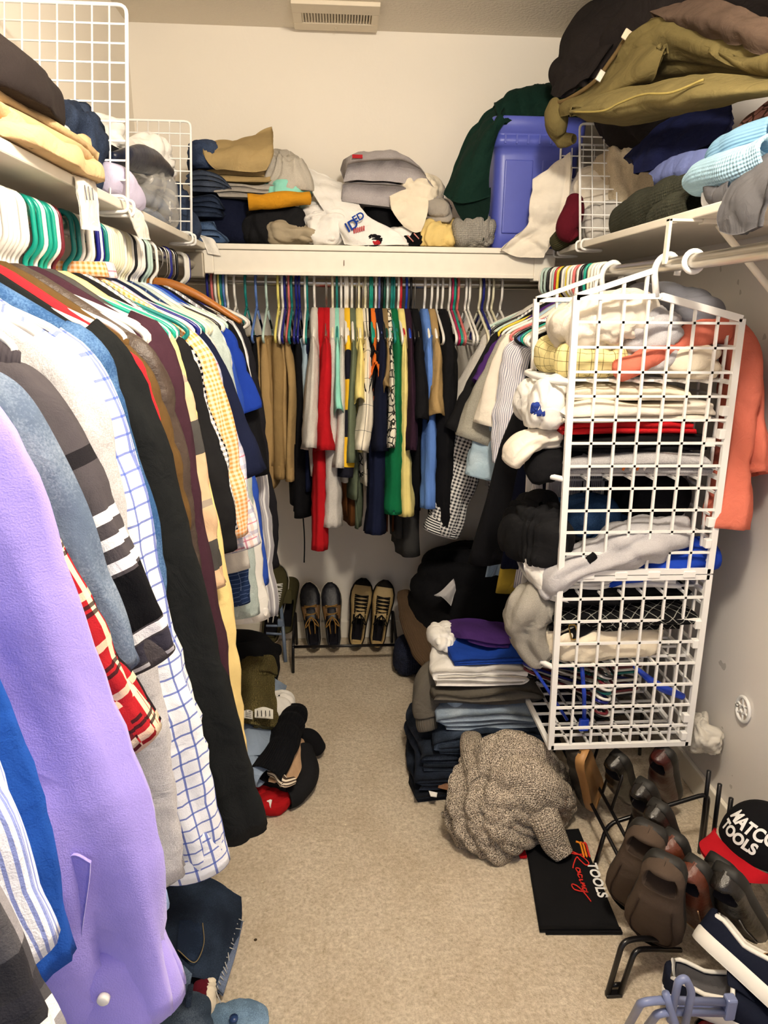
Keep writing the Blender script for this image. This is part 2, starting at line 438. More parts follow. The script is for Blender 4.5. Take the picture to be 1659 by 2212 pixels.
# ------------------------------------------------------------------ room
XL, XR, YB, ZC = -0.755, 1.12, 2.95, 2.45
YF = -0.35
M_WALL = wallmat('f8f0e2', scuff=0.0); M_WALLR = wallmat('f3ede7', scuff=.5)
M_TRIM = plastic('f3ecdd', .45, 'trim')
def struct(o, label=None):
    o['kind'] = 'structure'
    if label: o['label'] = label
    return o
struct(box('floor', (XL-.1, YF, -.1), (XR+.1, YB+.1, 0), carpetmat(), bev=0), 'beige cut-pile carpet floor of the closet')
struct(box('wall_back', (XL-.1, YB, 0), (XR+.1, YB+.1, ZC), M_WALL, bev=0), 'cream painted back wall of the closet')
struct(box('wall_left', (XL-.1, YF, 0), (XL, YB, ZC), M_WALL, bev=0), 'cream painted wall behind the left clothes rod')
struct(box('wall_right', (XR, YF, 0), (XR+.1, YB, ZC), M_WALLR, bev=0), 'scuffed pale wall on the right of the closet')
ceil = wallmat('f0e6d4', 85, 1.0)
struct(box('ceiling', (XL-.1, YF, ZC), (XR+.1, YB+.1, ZC+.1), ceil, bev=0), 'textured beige ceiling')
struct(box('baseboard_right', (XR-.014, YF, 0), (XR, YB, .085), M_TRIM, bev=.004), 'white baseboard along the right wall')
struct(box('baseboard_back', (XL, YB-.014, 0), (XR-.014, YB, .085), M_TRIM, bev=.004), 'white baseboard along the back wall')
struct(box('baseboard_left', (XL, YF, 0), (XL+.014, YB-.014, .085), M_TRIM, bev=.004), 'white baseboard along the left wall')

# ceiling vent
vt = thing('ceiling_vent', 'white rectangular louvred air vent in the textured ceiling', 'vent', (0, 2.83, ZC-.012))
fx0, fx1, fy0, fy1 = -.150, .150, 2.70, 2.925; z0, z1 = ZC-.014, ZC
mv = plastic('e9dcc4', .5, 'vent'); dk = plastic('1b1712', .8, 'dark')
gx0, gx1, gy0, gy1 = -.118, .125, 2.775, 2.86
for lo_, hi_ in (((fx0, fy0, z0), (fx1, gy0, z1)), ((fx0, gy1, z0), (fx1, fy1, z1)), ((fx0, gy0, z0), (gx0, gy1, z1)), ((gx1, gy0, z0), (fx1, gy1, z1))):
    box('frame', lo_, hi_, mv, vt, .002)
box('duct', (gx0, gy0, z1-.002), (gx1, gy1, z1-.0005), dk, vt, 0)
nl = 24; lv = None
for i in range(nl):
    x = gx0 + (i+.5)*(gx1-gx0)/nl
    if lv is None:
        lv = box('louver', (x-.0022, gy0, z0+.001), (x+.0022, gy1, z1-.002), mv, vt, .0008, rot=Matrix.Rotation(.5, 3, 'Y')); lx = x
    else:
        c = lv.copy(); COL.objects.link(c); c.parent = vt; c.location.x = x - lx
tube('lever', [(.0, gy1+.02, z0-.003), (.0, gy1+.045, z0-.003)], .002, mv, vt)

# shelves, fascia, rods
ZS = 1.675
mshelf = plastic('ece5d6', .5, 'shelf')
sl = thing('wall_shelf', 'white shelf board along the left wall over the long rod', 'shelf', (XL, 1.2, ZS-.02))
box('board', (XL, YF, ZS-.02), (-.455, YB, ZS), mshelf, sl, .003)
box('cleat', (XL, YF, ZS-.10), (XL+.018, YB, ZS-.02), mshelf, sl, .002)
sb = thing('wall_shelf', 'white back shelf with a deep front fascia across the closet', 'shelf', (.15, 2.6, ZS-.1))
box('board', (-.455, 2.602, ZS-.02), (.77, YB, ZS), mshelf, sb, .003)
fa = box('fascia', (-.43, 2.588, ZS-.10), (.70, 2.602, ZS-.021), M_TRIM, sb, .002)
box('moulding', (-.43, 2.582, ZS-.102), (.70, 2.59, ZS-.09), M_TRIM, sb, .002)
box('lip', (-.455, 2.584, ZS-.019), (.77, 2.602, ZS), M_TRIM, sb, .003)
box('end_block', (-.49, 2.586, ZS-.098), (-.43, 2.62, ZS-.021), M_TRIM, sb, .003)
box('end_block', (.70, 2.584, ZS-.11), (.775, 2.64, ZS-.02), M_TRIM, sb, .003)
q = at(743, 568, Y=2.5815); box('scratch', q-[.0012, .0004, .009], q+[.0012, .0004, .009], plastic('5b3a22', .8, 'scratch'), sb, 0)
sr = thing('wall_shelf', 'white shelf board along the right wall over the sagging rod', 'shelf', (XR, 1.2, ZS-.02))
box('board', (.775, YF, ZS-.02), (XR, 2.6, ZS), mshelf, sr, .003)
box('board', (.775, 2.6, ZS-.02), (XR, YB, ZS), mshelf, sr, .003)
RODR_Z = lambda y: 1.588 - .028*max(0, math.sin(math.pi*(y-.2)/2.5))
# triangular shelf brackets on the right wall
for k, yy in enumerate((1.60,)):
    br = thing('shelf_bracket', 'white metal angle bracket under the right shelf', 'bracket', (XR, yy, ZS-.25))
    box('arm', (.80, yy-.012, ZS-.03), (XR, yy+.012, ZS-.02), mshelf, br, .001)
    box('wall_plate', (XR-.006, yy-.012, ZS-.32), (XR, yy+.012, ZS-.03), mshelf, br, .001)
    tube('brace', [(.84, yy, ZS-.03), (XR-.006, yy, ZS-.29)], .008, mshelf, br)
    box('rod_tab', (.725, yy-.008, RODR_Z(yy)), (.732, yy+.008, ZS-.02), mshelf, br, .001); box('rod_tab', (.725, yy-.008, ZS-.026), (.80, yy+.008, ZS-.02), mshelf, br, .001)

RODL = lambda y: np.array([-.505, y, 1.605 - .006*math.sin(math.pi*(y-.2)/2.4)])
RODB = lambda x: np.array([x, 2.685, 1.560 - .008*math.sin(math.pi*(x+.75)/1.87)])
RODR = lambda y: np.array([.745, y, 1.588 - .028*max(0, math.sin(math.pi*(y-.2)/2.5))])
def rod(fn, a, b, label):
    t = thing('closet_rod', label, 'rod', fn((a+b)/2))
    tube('pole', [fn(v) for v in np.linspace(a, b, 24)], .0155, CHROME, t, 14)
    return t
rl = rod(RODL, YF+.01, 2.585, 'steel clothes rod under the left shelf, crowded with hangers')
box('socket', (-.53, 2.568, 1.56), (-.46, 2.586, 1.645), plastic('a49c8d', .5, 'socket', metal=.6), rl, .006)
rod(RODB, XL+.004, XR-.004, 'steel clothes rod under the back shelf fascia')
rr = rod(RODR, YF+.01, 2.67, 'bare sagging steel rod under the right shelf')
for yy in (1.50,):
    c = RODR(yy); a = np.linspace(0, 2*np.pi, 18, endpoint=False)
    tube('rod_ring', [c + .0205*np.array([math.cos(t), 0, math.sin(t)]) for t in a], .006, WHITE, rr, 8, closed=True)
c = at(1605, 1532, X=XR-.006)
ro = thing('wall_bumper', 'white round spoked plastic disc fixed low on the right wall', 'wall disc', c)
R_ = .03; a = np.linspace(0, 2*np.pi, 26, endpoint=False)
tube('rim', [c + R_*np.array([0, math.cos(t), math.sin(t)*1.18]) for t in a], .005, WHITE, ro, 8, closed=True)
tube('hub', [c + .011*np.array([0, math.cos(t), math.sin(t)]) for t in a], .004, WHITE, ro, 8, closed=True)
for k in range(6):
    t = k*math.pi/3+.3; d = np.array([0, math.cos(t), math.sin(t)*1.15])
    tube('spoke', [c + d*.01, c + d*R_], .003, WHITE, ro, 6)
mkd = plastic('d6ccc2', .7, 'discbase')
tube('back_plate', [c + np.array([.001, 0, 0]), c + np.array([.006, 0, 0])], .03, mkd, ro, 26)
# ------------------------------------------------------------------ hangers and hanging garments
ROWS = {'L': (RODL, np.array([1., 0, 0]), np.array([0, 1., 0]), 0.0),
        'B': (RODB, np.array([0, -1., 0]), np.array([1., 0, 0]), -math.pi/2),
        'R': (RODR, np.array([-1., 0, 0]), np.array([0, -1., 0]), math.pi)}
ROWTXT = {'L': 'left rod', 'B': 'back rod', 'R': 'right rod'}
HMESH = {}
def hangermesh(color, wire=False):
    k = (color, wire)
    if k in HMESH: return HMESH[k]
    r = .0016 if wire else .0048
    hk = rounded([(-.021, 0, -.014), (-.022, 0, .012), (-.008, 0, .0225), (.012, 0, .0225), (.0225, 0, .01), (.0225, 0, -.05), (0, 0, -.072), (0, 0, -.09)], .012, 4)
    fr = rounded([(0, 0, -.088), (.195, 0, -.172), (.216, 0, -.190), (.195, 0, -.208), (-.195, 0, -.208), (-.216, 0, -.190), (-.195, 0, -.172)], .022, 4, closed=True)
    v1, f1 = tubegeo(hk, r, 7); v2, f2 = tubegeo(fr, r, 7, True)
    n = len(v1); V = np.concatenate([v1, v2]); F = [tuple(int(i) for i in f) for f in f1] + [tuple(int(i)+n for i in f) for f in f2]
    me = bpy.data.meshes.new('hanger'); me.from_pydata(V.tolist(), [], F)
    me.materials.append(plastic(color, .3, 'hanger', metal=1.0 if wire else 0.0)); me.polygons.foreach_set('use_smooth', [True]*len(me.polygons))
    HMESH[k] = me; return me

CNAME = {'f3f0e8': 'white', '0f9a86': 'teal', '15807c': 'dark teal', '6e1f2a': 'maroon', '141a7a': 'royal blue', '101014': 'black',
         'ece6c8': 'ivory', 'bcd6cb': 'pale mint', '5e7fc4': 'cornflower blue', 'd9706e': 'coral pink', 'efe27a': 'pale yellow', 'b9b4aa': 'thin wire',
         'c41c2c': 'red', 'b01850': 'magenta', '1a3fb0': 'bright blue', 'cfe3e2': 'icy blue', 'e8d23a': 'yellow', '0a4a3c': 'bottle green', '5f6aa8': 'dusty violet'}
ZONES = {'L': ((.72, 'nearest the camera'), (1.30, 'in the middle stretch'), (1.95, 'towards the far part'), (9, 'at the far end')),
         'B': ((-.40, 'in the left corner'), (-.12, 'in the left third'), (.30, 'in the middle'), (.50, 'in the right third'), (9, 'in the right corner')),
         'R': ((2.12, 'just past the mesh organizer'), (2.35, 'halfway to the back wall'), (9, 'near the back corner'))}
def hanger(row, pos, color, yaw=0.0, wire=False, dz=0.0, garment='', empty=False):
    fn, ex, ey, rz = ROWS[row]; o = bpy.data.objects.new('clothes_hanger', hangermesh(color, wire)); COL.objects.link(o)
    o.location = (fn(pos) + np.array([0, 0, dz])).tolist(); o.rotation_euler = (0, 0, rz + yaw)
    if garment: s_ = .88 if row == 'B' else .94; o.scale = (s_, 1, 1)
    cn = CNAME[color]; kind = '%s hanger' % cn if wire else '%s plastic hanger' % cn
    if garment: lab = '%s holding the %s' % (kind, garment)
    else:
        z = [t for lim, t in ZONES[row] if pos < lim][0]
        lab = '%s%s on the %s, %s' % ('empty ' if empty else 'spare ', kind, ROWTXT[row], z)
    tag(o, lab, 'hanger', 'clothes hangers on the ' + ROWTXT[row]); return o

def body(t, fn, pos, ex, ey, mat, W, drop, L, thick, seed, top=-.086, rip=.012, flare=1.0, neck=.05, nv=26, nu=44, name='body', lean=(0, 0)):
    th = np.linspace(0, 2*np.pi, nu, endpoint=False); s = np.linspace(0, 1, nv)**1.15
    c, sn = np.cos(th), np.sin(th); xx = np.sign(c)*np.abs(c)**.8
    Wd = W*(1 - .06*np.sin(np.pi*np.clip(s/.45, 0, 1)) + (flare-1)*s)
    X = Wd[:, None]*xx[None]
    tt = .009 + (thick-.009)*np.clip(s/.14, 0, 1)**.6
    q = np.stack([X, np.broadcast_to(s[:, None]*L, X.shape), np.broadcast_to(sn[None]*.3, X.shape)], -1)
    Y = tt[:, None]*np.sign(sn)*np.abs(sn)**.7
    k = 2*np.pi/.115
    rp = rip*np.clip(s/.5, 0, 1)[:, None]*(np.sin(k*X + seed*1.7 + 1.4*np.sin(2.2*s+seed)[:, None]) + .5*np.sin(k*1.7*X + seed*.9 + 2*s[:, None]))
    Y = Y + rp*.8 + .006*snoise(q, seed, 9)*np.clip(s/.2, 0, 1)[:, None]
    Z = top - s[:, None]*L - drop*np.clip((np.abs(X)-neck)/(W-neck), 0, 1.1)*((1-s)**2)[:, None] + .008*np.sin(9*X+seed)*s[:, None]**3
    P = fn(pos) + X[..., None]*ex + Y[..., None]*ey + Z[..., None]*np.array([0, 0, 1.])
    P = P + (s**1.5)[:, None, None]*(lean[0]*ex + lean[1]*ey)
    cen = P.mean(1, keepdims=True)
    bot = [cen[-1] + (P[-1]-cen[-1])*.93, cen[-1] + (P[-1]-cen[-1])*.85 + [0, 0, .05], cen[-1] + (P[-1]-cen[-1])*.02 + [0, 0, .06]]
    topc = P[0].copy(); topc = (topc + np.roll(topc[::-1], 1, 0))/2
    P = np.concatenate([topc[None], P, np.stack(bot)])
    return mk(name, P.reshape(-1, 3), gridfaces(P.shape[0], nu, True, flip=True), mat, t, griduv(P, True).reshape(-1, 4, 2)[:, ::-1].reshape(-1, 2))

def garment(row, pos, name, label, cat, mat, L=.70, W=.200, t=.030, sl='long', cuff=None, smat=None, sw=(.078, .048), sb=(.036, .026),
            collar=None, cmat=None, hcol=None, hname=None, wire=False, yaw=0.0, band=None, seed=None, buttons=0, lean=(0, 0), drop=.105,
            flare=1.0, far=True, group=None, amp=.009, rip=.012, slen=None, pleat=.006):
    fn, ex, ey, rz = ROWS[row]
    seed = seed or int(abs(pos)*1000) % 97 + 3
    ex = ex*math.cos(yaw) + ey*math.sin(yaw); ey = np.cross([0, 0, 1.], ex); ey = ey*(1 if ey @ ROWS[row][2] > 0 else -1)
    z = np.array([0, 0, 1.]); R = fn(pos)
    th = thing(name, label, cat, R + z*(-.086-L), group or ('clothes hanging on the ' + ROWTXT[row]))
    body(th, fn, pos, ex, ey, mat, W, drop, L, t, seed, flare=flare, lean=lean, rip=rip)
    smat = smat or mat
    for side in ((1, -1) if far else (1,)):
        if not sl: break
        sh = R + z*(-.086 - drop - .03) + ex*side*(W-.055)
        if sl == 'long': e = at(cuff[0], cuff[1], **cuff[2]) if (cuff is not None and side == 1) else sh + ex*side*(.055 if side == 1 else .015) - z*(slen or .56)
        else: e = at(cuff[0], cuff[1], **cuff[2]) if (cuff is not None and side == 1) else sh + ex*side*(.085 if side == 1 else .02) - z*(slen or .22)
        k = .62 if side == -1 else 1.0
        p1 = sh + ex*side*.014*k + z*.004; p2 = sh + ex*side*.030*k - z*.09
        mid = p2*.5 + e*.5 + ex*side*.004*k + ey*.006*math.sin(seed*2.3)
        pts = [sh, p1*.5+p2*.5, mid, e]
        if sl == 'long': rad = [(sw[0]*.62*k, sb[0]*.7), (sw[0]*.84*k, sb[0]*.95), ((sw[0]*.5+sw[1]*.5)*k, (sb[0]+sb[1])/2), (sw[1]*k, sb[1])]
        else: rad = [(sw[0]*.9*k, sb[0]*.7), (sw[0]*k, sb[0]*.9), (sw[0]*1.02*k, sb[0]), (sw[0]*1.04*k, sb[0]*1.1)]
        if row == 'B': rad[0] = (rad[0][0], rad[0][1]*.4); rad[1] = (rad[1][0], rad[1][1]*.72)
        so = loft('sleeve', pts, rad, ex, smat, th, nv=40 if sl == 'long' else 18, nu=32, amp=amp, freq=42, seed=seed+side, open1=True, depth=.06, pleat=pleat, nrip=5 + seed % 3)
        if band and side == 1:
            d = (e - mid); d /= np.linalg.norm(d)
            bl, bm_, sc = band
            a = rad[-1]
            cu = loft('cuff', [e - d*bl, e - d*bl*.5, e + d*.004], [(a[0]*1.03*sc, a[1]*1.06*sc), (a[0]*1.06*sc, a[1]*1.1*sc), (a[0]*1.05*sc, a[1]*1.1*sc)], ex, bm_, so, nv=8, nu=28, open0=False, open1=True, depth=.03, seed=seed)
            for b in range(buttons):
                pc = e - d*bl*.5 + (-1 if row != 'B' else 1)*ey*(a[1]*1.13) + ex*(b-.5)*a[0]*.75
                nn = -ey if row != 'B' else ey
                tube('button', [pc, pc + nn*.0035], [.0062, .0052], BUTTON, so, 12)
    nk = R + z*(-.086 + .004)
    if collar == 'crew':
        a = np.linspace(0, 2*np.pi, 20, endpoint=False)
        tube('collar', [nk + ex*.062*math.cos(v) + ey*.03*math.sin(v) + z*(.012*math.sin(v) - .006) for v in a], .008, cmat or mat, th, 8, closed=True)
    if collar in ('shirt', 'jacket'):
        h = .022 if collar == 'shirt' else .02
        rows = []
        for j in np.linspace(0, 1, 5):
            fl = 1 + .25*j
            rows.append([nk + ex*(.050*fl*math.cos(v)) + ey*((.028+.012*j)*math.sin(v)) + z*(h*(1-(2*j-1)**2)*1.0 - .012*j + .006) for v in np.linspace(-2.7, 2.7, 11)])
        sheet('collar', rows, cmat or mat, th, nu=26, nv=10, th=.003, amp=.002, seed=seed)
    if hcol: hanger(row, pos, hcol, yaw if row != 'x' else 0, wire, garment=hname or label)
    return th

def pants(row, pos, name, label, mat, L=.5, W=.15, t=.028, hcol=None, hname=None, wire=False, seed=None, cat='trousers', lean=(0, 0), yaw=0.0, hem=None, off=0.0, top=-.192, bandm=None):
    fn, ex, ey, rz = ROWS[row]; seed = seed or int(abs(pos)*1000) % 97 + 5; R = fn(pos)
    th = thing(name, label, cat, R + [0, 0, top-L], 'clothes hanging on the ' + ROWTXT[row])
    f2 = lambda p: fn(p) + ex*off
    body(th, f2, pos, ex, ey, mat, W, .004, L, t, seed, top=top, rip=.007, neck=.12, lean=lean, name='leg')
    f3 = lambda p: fn(p) + ex*off - ey*t*.9
    body(th, f3, pos, ex, ey, mat, W*.92, .004, L*.93, t*.6, seed+3, top=top, rip=.006, neck=.12, lean=lean, name='leg')
    if hem:
        e = f2(pos) + np.array([0, 0, top-L]) + lean[0]*ex + lean[1]*ey
        wb = loft('waistband', [e + [0, 0, .045], e + [0, 0, .02], e - [0, 0, .004]], [(W*1.01, t*1.12)]*3, ex, bandm or mat, th, nv=6, nu=26, depth=.02)
        if hem == 'button': tube('button', [e + ex*(W+.002) + [0, 0, .022], e + ex*(W+.007) + [0, 0, .022]], .008, plastic('6b5836', .35, 'brass', metal=.8), wb, 12)
    if hcol: hanger(row, pos, hcol, yaw, wire, garment=hname or label)
    return th

# patterned and plain cloth
def fab(c, **k): return fabric(c, **k)
FL_BUFF = fab('8d8b90', kind='plaid', su=((.11, .05, 0, '16161c', .75), (.11, .012, .65, 'f2f2f4', .8)), sv=((.13, .06, 0, '16161c', .75), (.13, .014, .62, 'f4f4f6', .85), (.13, .014, .8, '2a2a32', .7)))
PINSTR = fab('eef1fb', kind='plaid', su=((.006, .0022, 0, '5c74c8', .8),))
ROYAL = fab('1f4fa6'); LAV = fab('a294e6', wr=.08, sheen=.2)
REDPL = fab('9e1c24', kind='plaid', su=((.045, .005, 0, 'e5d6b8', .85), (.06, .004, .12, '1c1418', 1), (.06, .004, .24, '1c1418', 1), (.06, .012, .55, '2a1a20', .7)), sv=((.05, .008, 0, 'e5d6b8', .7), (.06, .004, .5, '1c1418', .9), (.06, .004, .62, '1c1418', .9)))
SLATE = fab('5b6a80', kind='denim', c2='8e9bad'); SLRIB = fab('56627a', kind='rib')
RIBGR = fab('4a454a', kind='rib'); CHAR = fab('4d484b')
STRIPED_SL = fab('4a464a', kind='plaid', sv=((2, 0.012, -0.1025, 'f0f0f4', 1), (2, 0.012, -0.1160, 'f0f0f4', 1), (2, 0.012, -0.1290, 'f0f0f4', 1), (2, 0.062, -0.1370, '0c0c10', 1), (2, 0.012, -0.1690, 'f0f0f4', 1), (2, 0.022, -0.1760, '3a3844', 1), (2, 0.012, -0.1880, 'f0f0f4', 1), (2, 0.012, -0.1950, '08080a', 1), (2, 0.012, -0.2020, 'f4f4f6', 1), (2, 0.016, -0.0700, '201e22', 1)))
STRIPED_SL2 = fab('4f4a4c', kind='plaid', sv=((.115, .012, .3, '26242a', .9),))
LGREY = fab('b4b2b4', kind='heather', c2='cfcdd0'); MGREY = fab('8f8d90', kind='heather', c2='b2b0b2')
CHECK = fab('f2f4fa', kind='plaid', su=((.021, .0028, 0, '4a62b8', .85),), sv=((.021, .0028, 0, '4a62b8', .85),))
DENIM = fab('2f527f', kind='denim', c2='6f92bd'); FLEECE = fab('17191a', wr=.3); RED = fab('b3161f'); REDB = fab('d8262f')
SUEDE = fab('5b4526', wr=.25); LEATH = fab('43362e', kind='leather', rough=.5); PLUM = fab('3f2530', wr=.2)
CBLOCK = fab('d8b692', kind='plaid', sv=((.22, .06, .1, '4a4846', 1), (.22, .012, .45, '8d8880', .8)))
CREAM = fab('f0d590', wr=.2); BLACK = fab('111114'); BLACK2 = fab('1a1a1c'); NAVY = fab('10152a'); NAVY2 = fab('141a33')
HOUND = fab('f0efec', kind='gingham', c2='0b0b12', s=.011); ORGING = fab('f4dcc0', kind='gingham', c2='eb9a50', s=.009)
LPLAID = fab('f3ecef', kind='plaid', su=((.05, .010, 0, '8893b8', .55), (.05, .003, .4, 'c86a86', .8), (.05, .006, .62, 'e9b8a0', .5)), sv=((.05, .010, 0, '8893b8', .55), (.05, .003, .4, 'c86a86', .8), (.05, .006, .62, 'a8b4d6', .5)))
CHAMB = fab('a8b6b2', kind='denim', c2='cdd8d4'); BLUE = fab('2d4fae', wr=.3); BLUEM = fab('5f86cf')
STRGW = fab('a09ea4', kind='plaid', su=((.018, .005, 0, 'f1f0f0', .95), (.018, .0015, .6, 'dddde0', .9)))
SUIT = fab('1c1b20'); WHT = fab('f1eee8', wr=.25); OFFW = fab('efe6d6', wr=.25); CREAMW = fab('eee2cb', wr=.28)
KHAKI = fab('a98d5f', wr=.3); KHAKI2 = fab('957b50', wr=.3); BEIGE = fab('c3b595'); NAVPL = fab('1e3055', kind='plaid', su=((.03, .002, 0, '7f93bb', .7),), sv=((.012, .0015, 0, '6f84b0', .6),))
TEEGREY = fab('c2bdb4', kind='heather', c2='d8d4cc'); SWGREY = fab('bfbab3', kind='heather', c2='d5d1cb')
GREEN = fab('0f6a41'); LYEL = fab('f2e08e'); PURPLE = fab('4b2a6e'); BROWN = fab('5a3516'); OLIVE = fab('66705a'); TEALG = fab('5c7f7a')
RUGBY = fab('f0c02e', kind='plaid', sv=((.20, .095, .55, '1c1c28', 1),)); WPANE = fab('f3ead6', kind='plaid', su=((.09, .0016, 0, '4a4a48', .9),), sv=((.09, .0016, 0, '4a4a48', .9),))
PRINT = fab('e6dfcc', kind='print', c2='2a2a26'); ORANGE = fab('e8762a'); MINT = fab('8fd6c4'); LDEN = fab('a9c2d2', kind='denim', c2='cadbe4')
GING = fab('f4f2ee', kind='gingham', c2='25262c', s=.0125); GSTR = fab('f4f2ee', kind='plaid', sv=((.009, .0045, 0, '2a2b30', 1),))
SEER = fab('ece9ec', kind='plaid', su=((.0055, .0022, 0, '6e7390', .8),)); HGREY = fab('8e8b80', kind='heather', c2='aeab9f')
# ------------------------------------------------------------------ left rod, near to far
Y_ = lambda v: {'Y': v}
garment('L', .335, 'flannel_shirt', 'grey, black and white buffalo plaid flannel shirt nearest the camera', 'shirt', FL_BUFF, L=.72, cuff=(-75, 2330, Y_(.335)), amp=.005, sw=(.085, .06), collar='shirt', hcol='f3f0e8', hname='buffalo plaid flannel shirt')
garment('L', .385, 'dress_shirt', 'white shirt with fine blue pinstripes beside the buffalo plaid flannel', 'shirt', PINSTR, L=.72, cuff=(-45, 2080, Y_(.39)), amp=.005, sw=(.08, .05), collar='shirt', hcol='f3f0e8', hname='pinstriped white shirt')
garment('L', .435, 'long_sleeve_shirt', 'royal blue shirt showing as a strip beside the lavender shirt', 'shirt', ROYAL, L=.72, cuff=(15, 2090, Y_(.44)), amp=.005, sw=(.08, .05), hcol='f3f0e8', hname='royal blue shirt')
garment('L', .50, 'dress_shirt', 'lavender dress shirt with a two-button cuff', 'shirt', LAV, L=.70, cuff=(225, 2175, Y_(.515)), sw=(.118, .070), sb=(.045, .032), collar='shirt', band=(.075, LAV, 1.05), hcol='f3f0e8', hname='lavender dress shirt', amp=.004, pleat=.02)
LV = [o for o in bpy.data.objects if o.get('label', '').startswith('lavender dress')][0]
A5 = lambda px, py: at(px, py, Y=.468)
sheet('placket', [[A5(128, 1865), A5(160, 1848), A5(195, 1865)], [A5(124, 1900), A5(158, 1895), A5(192, 1905)], [A5(122, 1990), A5(152, 1990), A5(180, 1990)], [A5(125, 2090), A5(148, 2090), A5(168, 2090)]], LAV, LV, nu=10, nv=20, th=.003, amp=.001, seed=3)
for x, y in ((166, 2166), (222, 2163)):
    p = at(x, y, Y=.4745); tube('button', [p + [0, .004, 0], p + [0, .0, 0], p + [0, -.0012, 0]], [.0054, .0054, .0042], BUTTON, LV, 14)
garment('L', .555, 'dress_shirt', 'pale blue shirt whose tail shows under the lavender cuff', 'shirt', fab('a9c6f4'), L=.74, cuff=(300, 1985, Y_(.60)), sw=(.055, .03), amp=.005, collar='shirt', hcol='f3f0e8', hname='pale blue shirt')
garment('L', .60, 'flannel_shirt', 'red flannel shirt with black and cream plaid', 'shirt', REDPL, L=.72, cuff=(258, 1600, Y_(.615)), sw=(.055, .038), amp=.005, collar='shirt', band=(.06, REDPL, 1.1), hcol='f3f0e8', hname='red plaid flannel shirt')
garment('L', .645, 'sweatshirt', 'slate blue faded sweatshirt with a ribbed cuff', 'sweatshirt', SLATE, L=.70, cuff=(205, 1455, Y_(.655)), amp=.006, sw=(.075, .045), band=(.05, SLRIB, 1.0), collar='crew', hcol='f3f0e8', hname='slate blue sweatshirt')
garment('L', .695, 'sweater', 'charcoal sweater with ribbed shoulders and white-striped sleeves', 'sweater', RIBGR, L=.66, W=.205, t=.034, smat=STRIPED_SL, cuff=(280, 1430, Y_(.715)), amp=.006, sw=(.078, .05), band=(.05, CHAR, 1.02), collar='crew', hcol='f3f0e8', hname='charcoal striped sweater')
garment('L', .775, 'sweatshirt', 'light grey heather sweatshirt with long hanging sleeve', 'sweatshirt', LGREY, L=.70, W=.205, t=.036, cuff=(322, 1890, Y_(.80)), sw=(.08, .045), band=(.06, MGREY, .95), collar='crew', hcol='f3f0e8', hname='light grey sweatshirt')
garment('L', .835, 'dress_shirt', 'white dress shirt with blue windowpane checks', 'shirt', CHECK, L=.74, cuff=(412, 1865, Y_(.855)), sw=(.082, .052), sb=(.04, .03), band=(.07, CHECK, 1.06), collar='shirt', hcol='f3f0e8', hname='blue checked white shirt')
garment('L', .885, 'denim_jacket', 'blue denim jacket with its shoulders showing above the grey sweatshirt', 'jacket', DENIM, L=.62, W=.205, t=.034, cuff=(300, 1560, Y_(.90)), collar='jacket', hcol='f3f0e8', hname='blue denim jacket', drop=.095)
garment('L', .945, 'fleece_jacket', 'long black fleece jacket whose sleeve reaches lowest', 'jacket', FLEECE, L=.78, W=.205, t=.034, cuff=(498, 1800, Y_(.975)), sw=(.085, .056), sb=(.042, .032), hcol='f3f0e8', hname='long black fleece jacket')
garment('L', 1.0, 'sweater', 'bright red sweater showing only its shoulder', 'sweater', REDB, L=.62, W=.205, cuff=(330, 1290, Y_(1.01)), hcol='f3f0e8', hname='bright red sweater')
garment('L', 1.05, 'suede_jacket', 'brown suede jacket with a stitched shoulder seam', 'jacket', SUEDE, L=.68, W=.205, t=.034, cuff=(352, 1330, Y_(1.06)), hcol='f3f0e8', hname='brown suede jacket')
garment('L', 1.10, 'leather_jacket', 'dark brown leather jacket squeezed between suede and plum jackets', 'jacket', LEATH, L=.66, W=.21, t=.032, cuff=(375, 1400, Y_(1.11)), hcol='f3f0e8', hname='dark brown leather jacket')
garment('L', 1.16, 'jacket', 'dark plum jacket with a long smooth sleeve', 'jacket', PLUM, L=.74, W=.205, t=.034, cuff=(450, 1690, Y_(1.175)), sw=(.082, .055), hcol='f3f0e8', hname='dark plum jacket', drop=.095)
garment('L', 1.225, 'rugby_shirt', 'tan and charcoal colour-block shirt behind the plum jacket', 'shirt', CBLOCK, L=.70, cuff=(430, 1270, Y_(1.24)), hcol='0f9a86', hname='tan colour-block shirt')
garment('L', 1.285, 'sweatshirt', 'pale yellow sweatshirt with a long straight sleeve', 'sweatshirt', CREAM, L=.72, W=.20, cuff=(482, 1630, Y_(1.30)), sw=(.075, .05), hcol='0f9a86', hname='pale yellow sweatshirt')
garment('L', 1.34, 'jacket', 'black zip jacket with a wide sleeve end', 'jacket', BLACK2, L=.62, W=.205, t=.034, cuff=(455, 1195, Y_(1.345)), sw=(.075, .056), hcol='6e1f2a', hname='black zip jacket')
garment('L', 1.395, 'dress_shirt', 'black and white houndstooth shirt', 'shirt', HOUND, L=.70, cuff=(464, 1150, Y_(1.40)), hcol='15807c', hname='houndstooth shirt')
garment('L', 1.445, 'dress_shirt', 'orange gingham shirt with the collar standing up', 'shirt', ORGING, L=.70, W=.22, cuff=(487, 1160, Y_(1.45)), collar='shirt', hcol='f3f0e8', hname='orange gingham shirt')
garment('L', 1.50, 'dress_shirt', 'white shirt with pink and blue plaid', 'shirt', LPLAID, L=.72, W=.205, cuff=(512, 1180, Y_(1.515)), sw=(.08, .05), band=(.05, LPLAID, 1.05), collar='shirt', hcol='f3f0e8', hname='pink and blue plaid shirt')
